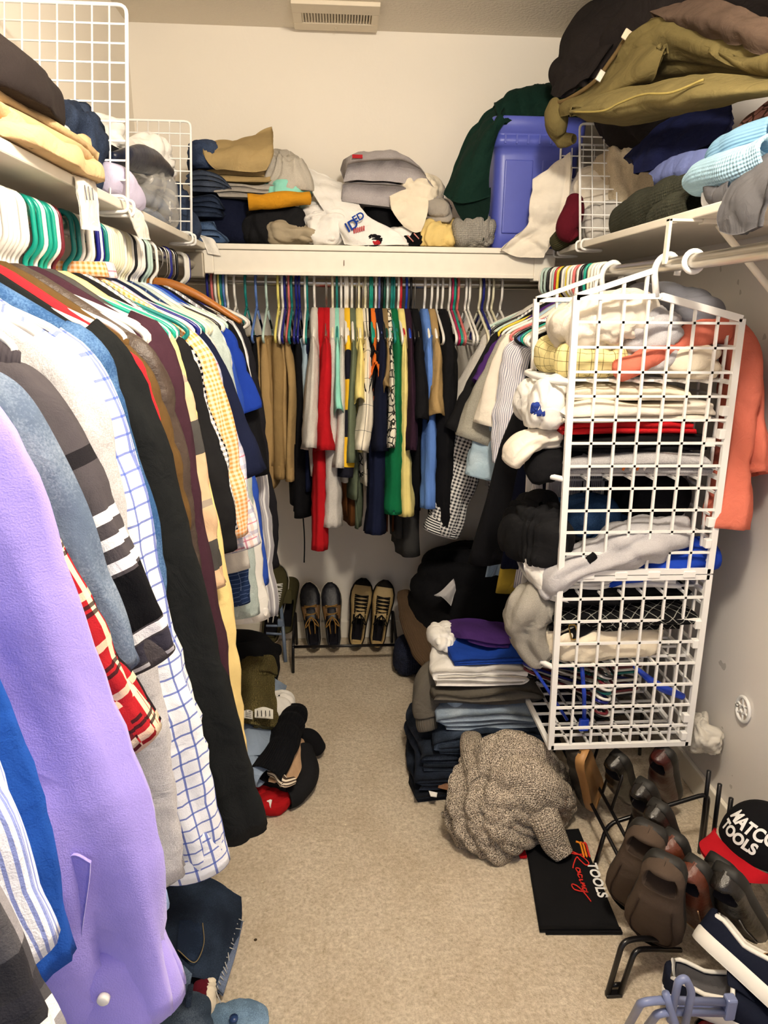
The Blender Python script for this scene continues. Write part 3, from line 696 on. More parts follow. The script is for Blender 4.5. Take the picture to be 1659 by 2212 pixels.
garment('L', 1.56, 'polo_shirt', 'dark navy shirt behind the pink and blue plaid shirt', 'shirt', NAVY2, L=.66, cuff=(500, 1040, Y_(1.565)), sl='short', hcol='141a7a', hname='dark navy shirt by the plaid shirt')
garment('L', 1.615, 'dress_shirt', 'pale stone grey shirt draped over its hanger end', 'shirt', fab('cdc8c0'), L=.72, cuff=(495, 1230, Y_(1.62)), hcol='f3f0e8', hname='pale stone grey shirt')
garment('L', 1.665, 'dress_shirt', 'navy plaid flannel whose sleeve shows below the black jacket', 'shirt', NAVPL, L=.74, cuff=(492, 1300, Y_(1.67)), sw=(.07, .055), band=(.05, NAVPL, 1.0), hcol='ece6c8', hname='navy plaid flannel')
garment('L', 1.72, 'chambray_shirt', 'faded grey-green chambray shirt', 'shirt', CHAMB, L=.76, W=.205, cuff=(516, 1325, Y_(1.74)), sw=(.082, .052), band=(.06, CHAMB, 1.04), hcol='f3f0e8', hname='faded chambray shirt')
garment('L', 1.78, 'dress_shirt', 'white dress shirt whose hem hangs below the chambray shirt', 'shirt', WHT, L=.86, t=.034, W=.205, cuff=(530, 1335, Y_(1.80)), sw=(.07, .06), band=(.03, WHT, 1.05), hcol='f3f0e8', hname='white dress shirt with low hem')
garment('L', 1.835, 'dress_shirt', 'medium blue dress shirt with a white cuff button', 'shirt', BLUEM, smat=BLUE, L=.74, cuff=(542, 1262, Y_(1.85)), sw=(.075, .045), band=(.06, BLUE, 1.05), buttons=1, hcol='f3f0e8', hname='medium blue dress shirt')
PLO = garment('L', 1.895, 'polo_shirt', 'bright blue polo with a red ribbon clipped at the shoulder', 'shirt', fab('1b3a9a'), L=.66, sl='short', cuff=(505, 900, Y_(1.90)), hcol='101014', hname='bright blue polo')
p = at(449, 750, Y=1.86)
rb = PLO
for k in range(3): box('ribbon_tag', p + [-.018, -.006, -.01*k], p + [.018, .006, -.01*k+.007], RED, rb, .002)
garment('L', 1.95, 't_shirt', 'black tee whose short sleeve ends beside the striped shirt', 't-shirt', BLACK, L=.66, sl='short', cuff=(522, 1030, Y_(1.95)), hcol='bcd6cb', hname='black tee on the left rod')
garment('L', 2.01, 'dress_shirt', 'grey shirt with white vertical stripes', 'shirt', STRGW, L=.78, W=.205, cuff=(560, 1330, Y_(2.03)), sw=(.085, .055), hcol='f3f0e8', hname='grey and white striped shirt')
garment('L', 2.08, 'suit_jacket', 'black suit jacket at the far end of the left rod', 'jacket', SUIT, L=.80, W=.215, t=.038, cuff=(562, 1225, Y_(2.10)), sw=(.085, .06), sb=(.04, .034), drop=.11)
# wooden hanger with the suit jacket
R = RODL(2.08); wm = fabric('a8672a', 'leather', key='wood', rough=.35, wr=.05)
wt = thing('wooden_hanger', 'orange-brown curved wooden hanger above the black suit jacket', 'hanger', R - [0, 0, .1], 'clothes hangers on the left rod')
loft('arm', [R + [-.21, 0, -.165], R + [-.1, 0, -.105], R + [0, 0, -.078], R + [.1, 0, -.105], R + [.225, 0, -.18]], [(.008, .012), (.013, .013), (.016, .012), (.013, .013), (.008, .014)], (0, 0, 1), wm, wt, open1=False)
tube('hook', rounded([R + [-.02, 0, -.012], R + [-.02, 0, .012], R + [0, 0, .024], R + [.021, 0, .01], R + [.02, 0, -.03], R + [0, 0, -.05], R + [0, 0, -.08]], .014), .0022, CHROME, wt)
# spare hangers
for y in (1.118, 1.132, 1.146, 1.176, 1.19): hanger('L', y, 'f3f0e8', random.Random(int(y*1000)).uniform(-.05, .05))
for y, c in ((1.245, '0f9a86'), (1.262, 'f3f0e8'), (1.302, '0f9a86'), (1.318, 'f3f0e8'), (1.42, '15807c'), (1.475, 'f3f0e8'), (1.53, '141a7a'), (1.545, 'f3f0e8'), (1.585, '15807c')): hanger('L', y, c, .02)
for y in (1.60, 1.63, 1.645, 1.68, 1.695, 1.74, 1.755): hanger('L', y, 'ece6c8', -.02)
for y, c in ((1.80, '101014'), (1.815, 'f3f0e8'), (1.855, 'f3f0e8'), (1.87, 'f3f0e8'), (1.92, 'bcd6cb')): hanger('L', y, c, .02)
for y in (2.12, 2.15, 2.22): hanger('L', y, 'b9b4aa', .05, wire=True, empty=True)
for y, c in ((2.17, '141a7a'), (2.25, '101014'), (2.43, '141a7a')): hanger('L', y, c, -.06, empty=True)
for y in (2.37, 2.395, 2.415): hanger('L', y, 'f3f0e8', -.05, empty=True)
# ------------------------------------------------------------------ back rod, left to right
BX = lambda px, py=700: float(at(px, py, Y=2.47)[0])
def bt(px, name, label, mat, bot, sl='short', L=.70, hcol=None, wire=False, cat='shirt', sb=(.034, .03), py0=700, bx=None, **k):
    c = (bot[0], bot[1], {'Y': 2.44}) if bot else None
    return garment('B', BX(px, py0), name, label, cat, mat, L=L, sl=sl, cuff=c, hcol=hcol, wire=wire, hname=k.pop('hn', None), sb=sb, W=k.pop('W', .195), t=k.pop('t', .026), rip=.008, far=False, **k)
def bp(px, label, mat, L, hcol=None, wire=False, t=.028, name='hung_trousers', **k):
    return pants('B', BX(px), name, label, mat, L=L, t=t, hcol=hcol, wire=wire, **k)
for px, c in ((430, '141a7a'), (440, 'd9706e'), (448, 'f3f0e8'), (456, 'efe27a'), (461, '15807c'), (467, '5e7fc4'), (474, 'f3f0e8'), (492, 'f3f0e8')):
    hanger('B', BX(px), c, .0, empty=True)
bp(517, 'beige trousers folded over a hanger in the left corner', BEIGE, .33, '15807c', t=.036, W=.13)
bp(541, 'black trousers beside the first khaki pair', BLACK, .52, '5e7fc4', W=.15)
bp(565, 'narrow khaki trousers with a brass waist button', KHAKI, .545, 'bcd6cb', W=.16, t=.026, hem='button', off=.01)
bp(592, 'wide khaki trousers with a turned-up hem', KHAKI2, .50, 'efe27a', W=.16, t=.034, hem='band', off=.015)
bp(617, 'khaki trouser leg beside the black pair', KHAKI, .51, 'd9706e', W=.165, t=.022, hem='band', off=.015)
bp(641, 'long black trousers between khaki and grey clothes', BLACK, .66, '141a7a', W=.17, t=.030)
bp(655, 'pale blue jeans folded beside the grey tee', LDEN, .22, 'f3f0e8', W=.17, t=.016)
bp(659, 'navy shorts hanging below the pale blue jeans', NAVY2, .56, '15807c', W=.165, t=.024)
for (x0, y0, x1, y1, n) in ((577, 1050, 578, 1210, 'left'), (655, 1120, 657, 1215, 'right'), (581, 1040, 576, 1195, 'middle')):
    a = at(x0, y0, Y=2.56); b = at(x1, y1, Y=2.56)
    tag(tube('drawstring', [a, a*.5+b*.5+[.003, .004, 0], b], .0028, BLACK, None, 6, sub=12), 'thin black drawstring dangling at the %s of the khaki trousers' % n if n != 'right' else 'thin black drawstring dangling under the long black trousers', 'cord')
bt(676, 't_shirt', 'pale grey heather tee with its sleeve to the front', TEEGREY, (672, 970), L=.60, hcol='f3f0e8', cat='t-shirt', hn='pale grey heather tee', sb=(.028, .030))
bt(705, 't_shirt', 'red tee with a wide short sleeve', RED, (704, 975), L=.66, hcol='b9b4aa', wire=True, cat='t-shirt', hn='red tee', sb=(.030, .034))
bt(692, 'long_sleeve_shirt', 'red long shirt whose tail hangs lowest on the back rod', RED, (690, 1185), 'long', L=.60, cat='shirt', sb=(.02, .028), sw=(.06, .05), W=.17)
bt(718, 'sweatshirt', 'pale grey heather sweatshirt with gathered cuff', SWGREY, (716, 1135), 'long', L=.60, hcol='ece6c8', cat='sweatshirt', hn='pale grey heather sweatshirt', sb=(.026, .030), sw=(.07, .045), band=(.05, SWGREY, .8))
bt(728, 't_shirt', 'mint green tee peeking beside the red tee', MINT, (733, 900), L=.5, hcol='15807c', cat='t-shirt', hn='mint green tee', sb=(.016, .016), W=.19)
bt(738, 't_shirt', 'grey tee beside the yellow and navy rugby shirt', TEEGREY, (731, 1010), L=.62, hcol='f3f0e8', cat='t-shirt', hn='grey tee by the rugby shirt', sb=(.020, .022))
bt(752, 'rugby_shirt', 'yellow rugby shirt with wide navy bands', RUGBY, (746, 1030), 'long', L=.58, hcol='f3f0e8', hn='yellow rugby shirt', sb=(.022, .022), sw=(.08, .06))
bt(763, 'polo_shirt', 'grey-green polo above a teal hem', OLIVE, (758, 1000), L=.68, hcol='f3f0e8', hn='grey-green polo', sb=(.018, .028))
bp(756, 'brown trousers hanging low under the grey-green polo', BROWN, .70, 'b9b4aa', True, t=.026, W=.15)
bp(773, 'sage trousers hanging low beside the brown pair', OLIVE, .70, 'b9b4aa', True, t=.016, W=.15)
bt(779, 'polo_shirt', 'pale yellow polo between rugby and windowpane shirts', LYEL, (778, 880), L=.5, hcol='ece6c8', hn='pale yellow polo', sb=(.018, .020))
bt(794, 'dress_shirt', 'off-white short-sleeved shirt with dark windowpane lines', WPANE, (778, 975), L=.64, hcol='ece6c8', hn='windowpane shirt', sb=(.026, .036), sw=(.08, .07))
bp(790, 'black and white printed shorts under the windowpane shirt', PRINT, .50, 'b9b4aa', True, t=.026, W=.16, name='printed_shorts')
bt(809, 't_shirt', 'bright orange tee squeezed beside the windowpane shirt', ORANGE, (806, 830), L=.56, hcol='0f9a86', cat='t-shirt', hn='bright orange tee', sb=(.012, .014))
bt(800, 't_shirt', 'thin black tee behind the windowpane shirt', BLACK, (794, 800), L=.56, hcol='b9b4aa', wire=True, cat='t-shirt', hn='thin black tee', sb=(.012, .016))
bt(826, 't_shirt', 'dark navy tee with a wide sleeve in the middle', NAVY, (820, 975), L=.62, hcol='5f6aa8', cat='t-shirt', hn='dark navy tee', sb=(.028, .038), W=.205)
bt(818, 'long_sleeve_shirt', 'long navy shirt hanging below the dark navy tee', NAVY2, (808, 1150), 'long', L=.70, hcol='f3f0e8', hn='long navy shirt', sb=(.02, .036), sw=(.07, .07), W=.17)
bt(845, 'print_shirt', 'white shirt with scribbled dark print beside the green sweatshirt', PRINT, (842, 970), L=.58, hcol='cfe3e2', hn='scribble print shirt', sb=(.018, .020))
bt(838, 'polo_shirt', 'tan polo showing only its shoulder beside the print shirt', fab('8d7650'), (838, 860), L=.5, hcol='0a4a3c', hn='tan polo', sb=(.012, .014))
bt(860, 'sweatshirt', 'green sweatshirt with a dark stripe round the cuff', GREEN, (848, 1105), 'long', L=.60, hcol='15807c', cat='sweatshirt', hn='green sweatshirt', sb=(.028, .032), sw=(.09, .06), band=(.04, fab('0f6a41', kind='plaid', sv=((.05, .010, .45, '1c2a3a', 1),)), 1.0))
bt(876, 'sweatshirt', 'pale yellow sweatshirt with a dark stripe round the cuff', LYEL, (877, 1112), 'long', L=.60, hcol='c41c2c', cat='sweatshirt', hn='pale yellow sweatshirt on the back rod', sb=(.018, .022), sw=(.08, .05), band=(.04, fab('f2e08e', kind='plaid', sv=((.05, .010, .45, '2c2c38', 1),)), 1.0))
bp(850, 'rust brown trousers low behind the green sweatshirt', fab('6b3a16'), .72, 'b9b4aa', True, t=.030, W=.12)
bt(889, 'polo_shirt', 'dark plum polo with a pale label at the neck', fab('2e1a2a'), (886, 975), L=.60, hcol='1a3fb0', hn='dark plum polo', sb=(.020, .022))
bt(908, 't_shirt', 'black tee with clips hanging at its shoulder', BLACK, (905, 915), L=.72, hcol='b9b4aa', wire=True, cat='t-shirt', hn='black tee with clips', sb=(.028, .034))
bp(899, 'charcoal grey trousers reaching lowest near the right corner', fab('3a3938'), .82, '101014', t=.044, W=.14)
bt(931, 'dress_shirt', 'cornflower blue shirt between khaki and black', BLUEM, (925, 1095), 'long', L=.66, hcol='f3f0e8', hn='cornflower blue shirt', sb=(.020, .024), sw=(.07, .06))
bt(947, 'safari_shirt', 'khaki short-sleeved shirt with a square cuff', KHAKI, (942, 905), L=.60, hcol='f3f0e8', hn='khaki short-sleeved shirt', sb=(.030, .032))
bt(972, 'jacket', 'long black jacket at the right end of the back rod', BLACK, (958, 1140), 'long', L=.78, hcol='f3f0e8', hn='long black jacket', cat='jacket', sb=(.038, .034), t=.04, W=.215)
for px, c in ((700, 'b9b4aa'), (745, 'f3f0e8'), (760, 'f3f0e8'), (785, 'b9b4aa'), (792, 'b9b4aa'), (803, '0f9a86'), (813, 'b9b4aa'), (830, '101014'), (852, '15807c'), (868, 'f3f0e8')):
    hanger('B', BX(px)+.004, c, 0, wire=c == 'b9b4aa')
for px, c in ((602, 'f3f0e8'), (608, '141a7a'), (623, '15807c'), (634, '141a7a'), (960, 'f3f0e8'), (988, 'f3f0e8'), (995, 'b01850'), (1000, '0f9a86'), (1008, 'd9706e'), (1026, 'f3f0e8'), (1034, 'f3f0e8'), (1058, 'ece6c8'), (1066, '141a7a'), (1078, 'f3f0e8'), (1088, 'ece6c8'), (1108, 'f3f0e8')):
    hanger('B', BX(px), c, 0, empty=True)

# ------------------------------------------------------------------ right rod beyond the organizer (far to near)
def rt_(y, name, label, mat, bot, sl='short', L=.66, hcol=None, cat='shirt', **k):
    c = (bot[0], bot[1], {'Y': y - .02}) if bot else None
    return garment('R', y, name, label, cat, mat, L=L, sl=sl, cuff=c, hcol=hcol, hname=k.pop('hn', None), far=False, W=k.pop('W', .20), **k)
rt_(2.52, 't_shirt', 'grey-beige tee first in from the back corner', TEEGREY, (988, 925), hcol='bcd6cb', cat='t-shirt', hn='grey-beige tee', sb=(.03, .03))
rt_(2.45, 'dress_shirt', 'black and white gingham shirt with a striped cuff', GING, (952, 1150), 'long', hcol='f3f0e8', hn='gingham shirt', sb=(.032, .034), sw=(.075, .06), band=(.06, GSTR, 1.06))
rt_(2.40, 'polo_shirt', 'black polo next to the gingham shirt', BLACK2, (1005, 945), hcol='c41c2c', hn='black polo by the gingham shirt', sb=(.034, .036))
rt_(2.34, 'polo_shirt', 'deep purple polo between black and grey', PURPLE, (1060, 850), hcol='101014', hn='deep purple polo', sb=(.03, .03))
rt_(2.29, 'polo_shirt', 'grey heather polo with a folded sleeve hem', HGREY, (1040, 960), hcol='f3f0e8', hn='grey heather polo', sb=(.036, .036), sw=(.085, .06))
rt_(2.23, 't_shirt', 'off-white tee with an open short sleeve', OFFW, (1082, 925), hcol='f3f0e8', hn='off-white tee', cat='t-shirt', sb=(.036, .036), sw=(.085, .06))
rt_(2.28, 'denim_shirt', 'pale denim shirt whose sleeve hangs under the off-white tee', LDEN, (1045, 1030), 'long', hcol='e8d23a', hn='pale denim shirt', sb=(.034, .036), sw=(.075, .06), band=(.045, LDEN, 1.05))
rt_(2.17, 'dress_shirt', 'seersucker striped shirt beside the organizer', SEER, (1100, 1000), 'long', hcol='f3f0e8', hn='seersucker striped shirt', sb=(.03, .03), L=.6)
rt_(2.11, 'jacket', 'long black coat beside the mesh organizer', BLACK, None, None, L=.81, hcol='0f9a86', hn='long black coat', cat='jacket', t=.05, W=.16, flare=2.05)
rt_(2.05, 'jacket', 'dark navy coat tucked behind the mesh organizer', NAVY, None, None, L=.80, hcol='f3f0e8', hn='dark navy coat', cat='jacket', t=.04, W=.14, flare=1.7)
for y, c in ((2.00, 'f3f0e8'), (2.02, 'f3f0e8'), (2.145, '101014'), (2.205, 'd9706e'), (2.26, 'f3f0e8'), (2.315, 'f3f0e8'), (2.37, 'e8d23a'), (2.42, 'bcd6cb'), (2.48, '101014'), (2.56, 'bcd6cb'), (2.58, 'f3f0e8')):
    hanger('R', y, c, .04)

rt_(2.075, 'long_shirt', 'mustard yellow shirt whose tail shows below the black coat', fab('b9a03c'), None, None, L=.90, hcol='ece6c8', hn='mustard yellow shirt', W=.12, flare=2.0, t=.018)
rt_(2.025, 'long_shirt', 'pale striped long shirt whose tail shows beside the organizer', SEER, None, None, L=.88, hcol='f3f0e8', hn='pale striped long shirt', W=.12, flare=1.6, t=.018)
rt_(2.145, 'long_shirt', 'pale denim long shirt whose hem shows below the black coat', LDEN, None, None, L=.87, hcol='5e7fc4', hn='pale denim long shirt', W=.12, flare=2.2, t=.010)
# ------------------------------------------------------------------ hanging mesh organizer on the right rod
OY0, OY1 = 1.62, 1.95
oz = lambda py: float(at(1350, py, Y=OY0)[2])
def ox(f, z): return (.540 + .032*(1.49-z)/1.18)*(1-f) + (.936 + .022*(1.49-z)/1.18)*f
org = thing('hanging_organizer', 'tall white plastic mesh organizer hanging from the right rod, stuffed with clothes', 'organizer', (.75, 1.78, .30))
BARM = {}
def bar(name, a, b, wdt, dep, par, up=(0, 1, 0)):
    a, b = np.array(a, float), np.array(b, float); d = b-a; L = np.linalg.norm(d); d /= L
    u = np.array(up, float); u = u - d*(u@d); u /= np.linalg.norm(u); s = np.cross(d, u)
    V = []
    for p in (a, b):
        for i, j in ((-1, -1), (1, -1), (1, 1), (-1, 1)): V.append(p + s*i*wdt/2 + u*j*dep/2)
    return mk(name, V, [(0, 1, 2, 3), (7, 6, 5, 4), (0, 4, 5, 1), (1, 5, 6, 2), (2, 6, 7, 3), (3, 7, 4, 0)], WHITE, par, smooth=False)
ZTOP, ZJ, ZBOT = 1.491, oz(1240), .305
def panel(y, name, zt, zb, rows, top=True, lab=None):
    fr = bar(name, (ox(0, zb)-.0, y, zb), (ox(0, zt), y, zt), .015, .012, org)
    if lab: fr['label'] = lab
    ztr = zt - .046 if top else zt
    bar('frame_bar', (ox(1, zb), y, zb), (ox(1, zt), y, ztr), .016, .012, fr)
    bar('frame_bar', (ox(0, zb), y, zb+.006), (ox(1, zb), y, zb+.006), .013, .012, fr)
    if top:
        bar('frame_bar', (ox(0, zt), y, zt-.003), (ox(.5, zt), y, zt+.002), .012, .012, fr)
        bar('frame_bar', (ox(.5, zt), y, zt+.002), (ox(1, zt), y, ztr), .016, .012, fr)
    else: bar('frame_bar', (ox(0, zt), y, zt-.006), (ox(1, zt), y, zt-.006), .013, .012, fr)
    for k in range(1, 7):
        f = k/7; zk = zt - (0 if not top or f <= .5 else .046*(f-.5)*2)
        bar('mesh_bar', (ox(f, zb), y, zb), (ox(f, zt), y, zk), .0058, .007, fr)
    for k in range(1, rows):
        z = zb + (zt-zb)*k/rows
        if top and z > zt - .05: continue
        bar('mesh_bar', (ox(0, z), y, z), (ox(1, z), y, z), .0058, .007, fr)
    return fr
for y, w_ in ((OY0, 'near'), (OY1, 'far')):
    panel(y, 'side_panel', ZTOP, ZJ, 12, True, '%s upper mesh panel of the organizer' % w_)
    panel(y, 'side_panel', ZJ-.004, ZBOT, 8, False, '%s lower mesh panel of the organizer' % w_)
    # gable arm and hook over the rod
    rc = RODR(y); a = np.array([ox(0, ZTOP), y, ZTOP]); apex = np.array([rc[0]-.03, y, rc[2]-.012])
    ar = bar('gable_arm', a, apex, .012, .012, org)
    for f in (.32, .62, .92):
        p = a*(1-f) + apex*f; bar('strut', (p[0], y, ZTOP), p, .007, .008, ar)
    tube('hook', rounded([(rc[0]+.024, y, rc[2]-.022), (rc[0]+.026, y, rc[2]+.004), (rc[0]+.004, y, rc[2]+.026), (rc[0]-.022, y, rc[2]+.012), apex, (rc[0]-.018, y, ZTOP)], .018), .0075, WHITE, org, 10)
# wall-side mesh and its clips
bk = bar('back_panel', (ox(1, ZTOP-.05), OY0, ZTOP-.05), (ox(1, ZTOP-.05), OY1, ZTOP-.05), .01, .01, org, up=(0, 0, 1))
for k in range(1, 19):
    z = ZBOT + (ZTOP-.05-ZBOT)*k/19; bar('mesh_bar', (ox(1, z), OY0, z), (ox(1, z), OY1, z), .006, .006, bk, up=(0, 0, 1))
for k in range(1, 6):
    y = OY0 + (OY1-OY0)*k/6; bar('mesh_bar', (ox(1, ZBOT), y, ZBOT), (ox(1, ZTOP-.05), y, ZTOP-.05), .006, .006, bk, up=(0, 1, 0))
for k in range(20):
    z = ZBOT + .03 + k*.056
    if k % 5 in (0, 1): box('clip', (ox(1, z)-.022, OY0-.008, z-.012), (ox(1, z)-.006, OY0+.010, z+.012), WHITE, org, .002)
for f in (.18, .4, .62, .86): 
    x = ox(f, ZJ); box('clip', (x-.016, OY0-.009, ZJ-.010), (x+.016, OY0+.009, ZJ+.008), WHITE, org, .002)
TIER = [oz(826), oz(1036), oz(1284), oz(1440), ZBOT+.004]
for i, z in enumerate(TIER):
    s = bar('shelf_tray', (ox(1, z), OY0, z), (ox(1, z), OY1, z), .012, .010, org, up=(0, 0, 1))
    xl = ox(0, z)
    if i < 4: tube('front_rim', cr([(xl, OY0, z), (xl-.035, OY0+.06, z), (xl-.045, (OY0+OY1)/2, z), (xl-.035, OY1-.06, z), (xl, OY1, z)], 20), .0075, WHITE, s)
    else: bar('front_rim', (xl, OY0, z), (xl, OY1, z), .014, .01, s, up=(0, 0, 1))
    for k in range(1, 7):
        x = ox(k/7, z); bar('tray_bar', (x, OY0, z), (x, OY1, z), .006, .006, s, up=(0, 0, 1))
    for k in range(1, 6):
        y = OY0 + (OY1-OY0)*k/6; bar('tray_bar', (xl-(.035 if i < 4 else 0), y, z), (ox(1, z), y, z), .006, .006, s, up=(0, 0, 1))

# contents: each garment a thing of its own
G_ORG = 'clothes stuffed in the mesh organizer'
def one(o, label, cat, group=None): return tag(o, label, cat, group)
YC = (OY0+OY1)/2
def org_heap(name, label, cat, px0, px1, py0, py1, mat, seed, dep=.25, yoff=0.0, zfix=None, amp=.17, freq=3.4, ry=0.0, yref=None):
    yr = yref or (OY0 + .07)
    a = at(px0, py1, Y=yr); b = at(px1, py0, Y=yr)
    zb_ = zfix if zfix is not None else a[2]
    c = ((a[0]+b[0])/2, OY0 + .012 + dep/2 + yoff, zb_)
    return one(heap(name, c, (b[0]-a[0], dep, b[2]-zb_), mat, seed=seed, amp=amp, freq=freq, box_=.62, ry=ry), label, cat, G_ORG)
t1, t2, t3, t4, t5 = [z + .006 for z in TIER]
YPL = fab('f2e3a4', kind='plaid', su=((.022, .0014, 0, '6a5a2a', .8),), sv=((.022, .0014, 0, '6a5a2a', .8),))
CORAL = fab('d97762', wr=.4); GREYT = fab('b5b3b6', kind='heather', c2='c9c7ca'); SGREY = fab('75767e'); BLUEB = fab('1f45b8')
one(heap('folded_shirt', (.63, 1.80, t1), (.17, .26, .075), YPL, seed=11, amp=.2, box_=.6), 'pale yellow windowpane shirt crammed on the top tier', 'shirt', G_ORG)
one(heap('crumpled_shirt', (.66, 1.76, t1+.07), (.24, .22, .12), OFFW, seed=12, amp=.24, box_=.7, ry=-.35), 'cream shirt heaped over the yellow one on the top tier', 'shirt', G_ORG)
one(heap('crumpled_shirt', (.755, 1.735, t1+.02), (.14, .18, .15), GREYT, seed=13, amp=.25, box_=.7, ry=.3), 'grey tee bunched in the middle of the top tier', 't-shirt', G_ORG)
one(heap('crumpled_shirt', (.85, 1.80, t1+.115), (.17, .24, .085), SGREY, seed=15, amp=.25, box_=.7, ry=.15), 'slate grey shirt on top at the back of the top tier', 'shirt', G_ORG)
one(heap('crumpled_shirt', (.85, 1.75, t1), (.18, .22, .07), CREAMW, seed=16, amp=.25, box_=.6), 'cream knit shirt under the coral sleeve', 'shirt', G_ORG)
co = thing('coral_trousers', 'coral trousers pulled through the organizer, legs hanging by the wall', 'trousers', (1.0, 1.70, .95))
loft('leg', [at(1335, 800, Y=1.66), at(1400, 770, Y=1.66), at(1480, 735, Y=1.68), at(1560, 700, Y=1.70)], [(.02, .025), (.03, .03), (.032, .035), (.03, .035)], (0, 1, 0), CORAL, co, amp=.012, seed=4)
loft('leg', [at(1560, 705, Y=1.74), at(1597, 760, X=1.0), at(1596, 900, X=1.01), at(1580, 1020, X=1.0), at(1567, 1140, X=.99)], [(.03, .03), (.04, .055), (.04, .055), (.035, .05), (.035, .042)], (1, 0, 0), CORAL, co, nv=34, amp=.014, seed=6, ripple=.008)
loft('leg', [at(1575, 715, Y=1.80), at(1604, 800, X=1.05), at(1618, 920, X=1.05), at(1625, 1025, X=1.05)], [(.03, .03), (.035, .055), (.035, .055), (.035, .05)], (1, 0, 0), CORAL, co, nv=30, amp=.014, seed=8, ripple=.008)
# second tier
Tgr = t2; L2 = .36
def of(name, label, cat, z, H, n, mat, seed, L=.27, W=.37, x=.735, y=YC, ry=0.0, rz=math.pi/2, wob=.8): 
    return one(folded(name, (x, y, z), L, W, H, n, mat, seed=seed, rz=rz, ry=ry, wob=wob), label, cat, G_ORG)
GT = of('folded_t_shirt', 'grey heather tee with a small orange print, bottom of the second tier', 't-shirt', Tgr, .055, 3, fab('9d9b9c', kind='heather'), 21)
BT = of('folded_t_shirt', 'black folded tee above the grey printed one', 't-shirt', Tgr+.057, .045, 3, BLACK, 22)
of('folded_t_shirt', 'red folded tee in the second tier', 't-shirt', Tgr+.10, .030, 2, fab('c01c22'), 23, W=.34, x=.715)
of('folded_t_shirt', 'lower white folded shirt in the second tier', 't-shirt', Tgr+.131, .05, 3, OFFW, 24, W=.37)
of('folded_t_shirt', 'upper cream folded shirt in the second tier', 't-shirt', Tgr+.182, .035, 3, CREAMW, 25, W=.28, x=.70)
pr_ = thing('printed_tee', 'white tee with a blue print spilling over the second tier rim', 't-shirt', (.53, 1.76, Tgr+.1))
one(pr_, None, None, G_ORG)
heap('body', (.525, 1.76, Tgr+.11), (.11, .22, .115), WHT, pr_, seed=27, amp=.28, box_=.75)
q = at(1168, 880, Y=1.66); heap('print', q - [0, .0, .02], (.045, .03, .035), fab('2b3f8e'), pr_, seed=29, amp=.3)
one(loft('rolled_sock', [at(1102, 998, Y=1.70), at(1118, 975, Y=1.70), at(1150, 952, Y=1.71), at(1200, 940, Y=1.72)], [(.034, .016), (.045, .024), (.045, .024), (.035, .02)], (0, 1, 0), OFFW, pleat=.008, nu=28, amp=.016, seed=31, open1=True), 'thick off-white rolled cloth poking left from the second tier', 'sock', G_ORG)
one(loft('rolled_sweatshirt', [at(1150, 1020, Y=1.72), at(1175, 1005, Y=1.71), at(1215, 992, Y=1.71), at(1250, 985, Y=1.72)], [(.04, .022), (.05, .03), (.05, .026), (.04, .02)], (0, 1, 0), BLACK, pleat=.008, nu=28, amp=.014, seed=33, open1=False), 'black rolled sweatshirt under the off-white roll', 'sweatshirt', G_ORG)
sheet('care_tag', [[at(x, y, Y=1.635) for x in (1520, 1545)] for y in (945, 965)], WHT, BT, nu=6, nv=6, amp=.001, th=.001)
# orange print
pq = GT
for k, x in enumerate((1345, 1360, 1375, 1390)):
    a = at(x, 1016, Y=1.632); b = at(x+8, 1002, Y=1.632); tube('print_stroke', [a, b], .003, ORANGE if k % 2 == 0 else WHT, pq, 6)
# third tier
org_heap('crumpled_trousers', 'black crumpled trousers spilling out of the third tier', 'trousers', 1122, 1235, 1105, 1230, BLACK2, 41, dep=.24, amp=.3)
one(heap('crumpled_shirt', (.86, 1.83, t3+.14), (.17, .18, .15), BLACK, seed=42, amp=.2), 'black shirt at the wall end of the third tier', 'shirt', G_ORG)
one(heap('crumpled_jeans', (.72, 1.86, t3+.09), (.22, .15, .09), fab('2c4a72', kind='denim'), seed=43, amp=.2), 'blue denim shorts at the back of the third tier', 'shorts', G_ORG)
SP = one(loft('sweatpants', [at(1180, 1270, Y=1.68), at(1215, 1235, Y=1.66), at(1300, 1205, Y=1.66), at(1380, 1165, Y=1.67), at(1470, 1150, Y=1.70)], [(.045, .03), (.05, .034), (.055, .036), (.065, .05), (.045, .04)], (0, 1, 0), GREYT, amp=.018, freq=38, seed=44, nv=48, nu=32, pleat=.010), 'pale grey sweatpants rolled across the third tier', 'sweatpants', G_ORG)
one(loft('folded_t_shirt', [at(1260, 1262, Y=1.72), at(1340, 1235, Y=1.70), at(1440, 1205, Y=1.70), at(1525, 1195, Y=1.72)], [(.05, .015), (.06, .028), (.07, .04), (.06, .045)], (0, 1, 0), BLUEB, amp=.01, seed=45), 'bright blue folded tee on the third tier', 't-shirt', G_ORG)
loft('knit_patch', [at(1270, 1212, Y=1.615), at(1285, 1200, Y=1.618)], [(.006, .012)]*2, (0, 1, 0), BLACK, SP, open1=False)
of('folded_towel', 'charcoal terry towel under the grey sweatpants', 'towel', t3+.018, .03, 2, fab('55565a', kind='tweed', c2='7b7c80'), 46, W=.35)
of('folded_undershirt', 'white undershirt lining the tier rim', 'undershirt', t3, .02, 2, WHT, 47, W=.33, x=.72)
one(sheet('white_towel', [[at(1130, 1205, Y=1.70), at(1165, 1220, Y=1.66), at(1195, 1240, Y=1.66)], [at(1135, 1235, Y=1.70), at(1170, 1262, Y=1.655), at(1210, 1280, Y=1.65)], [at(1150, 1260, Y=1.72), at(1185, 1290, Y=1.66), at(1240, 1310, Y=1.645)]], WHT, seed=48, amp=.01), 'white cloth corner drooping from the third tier', 'cloth', G_ORG)
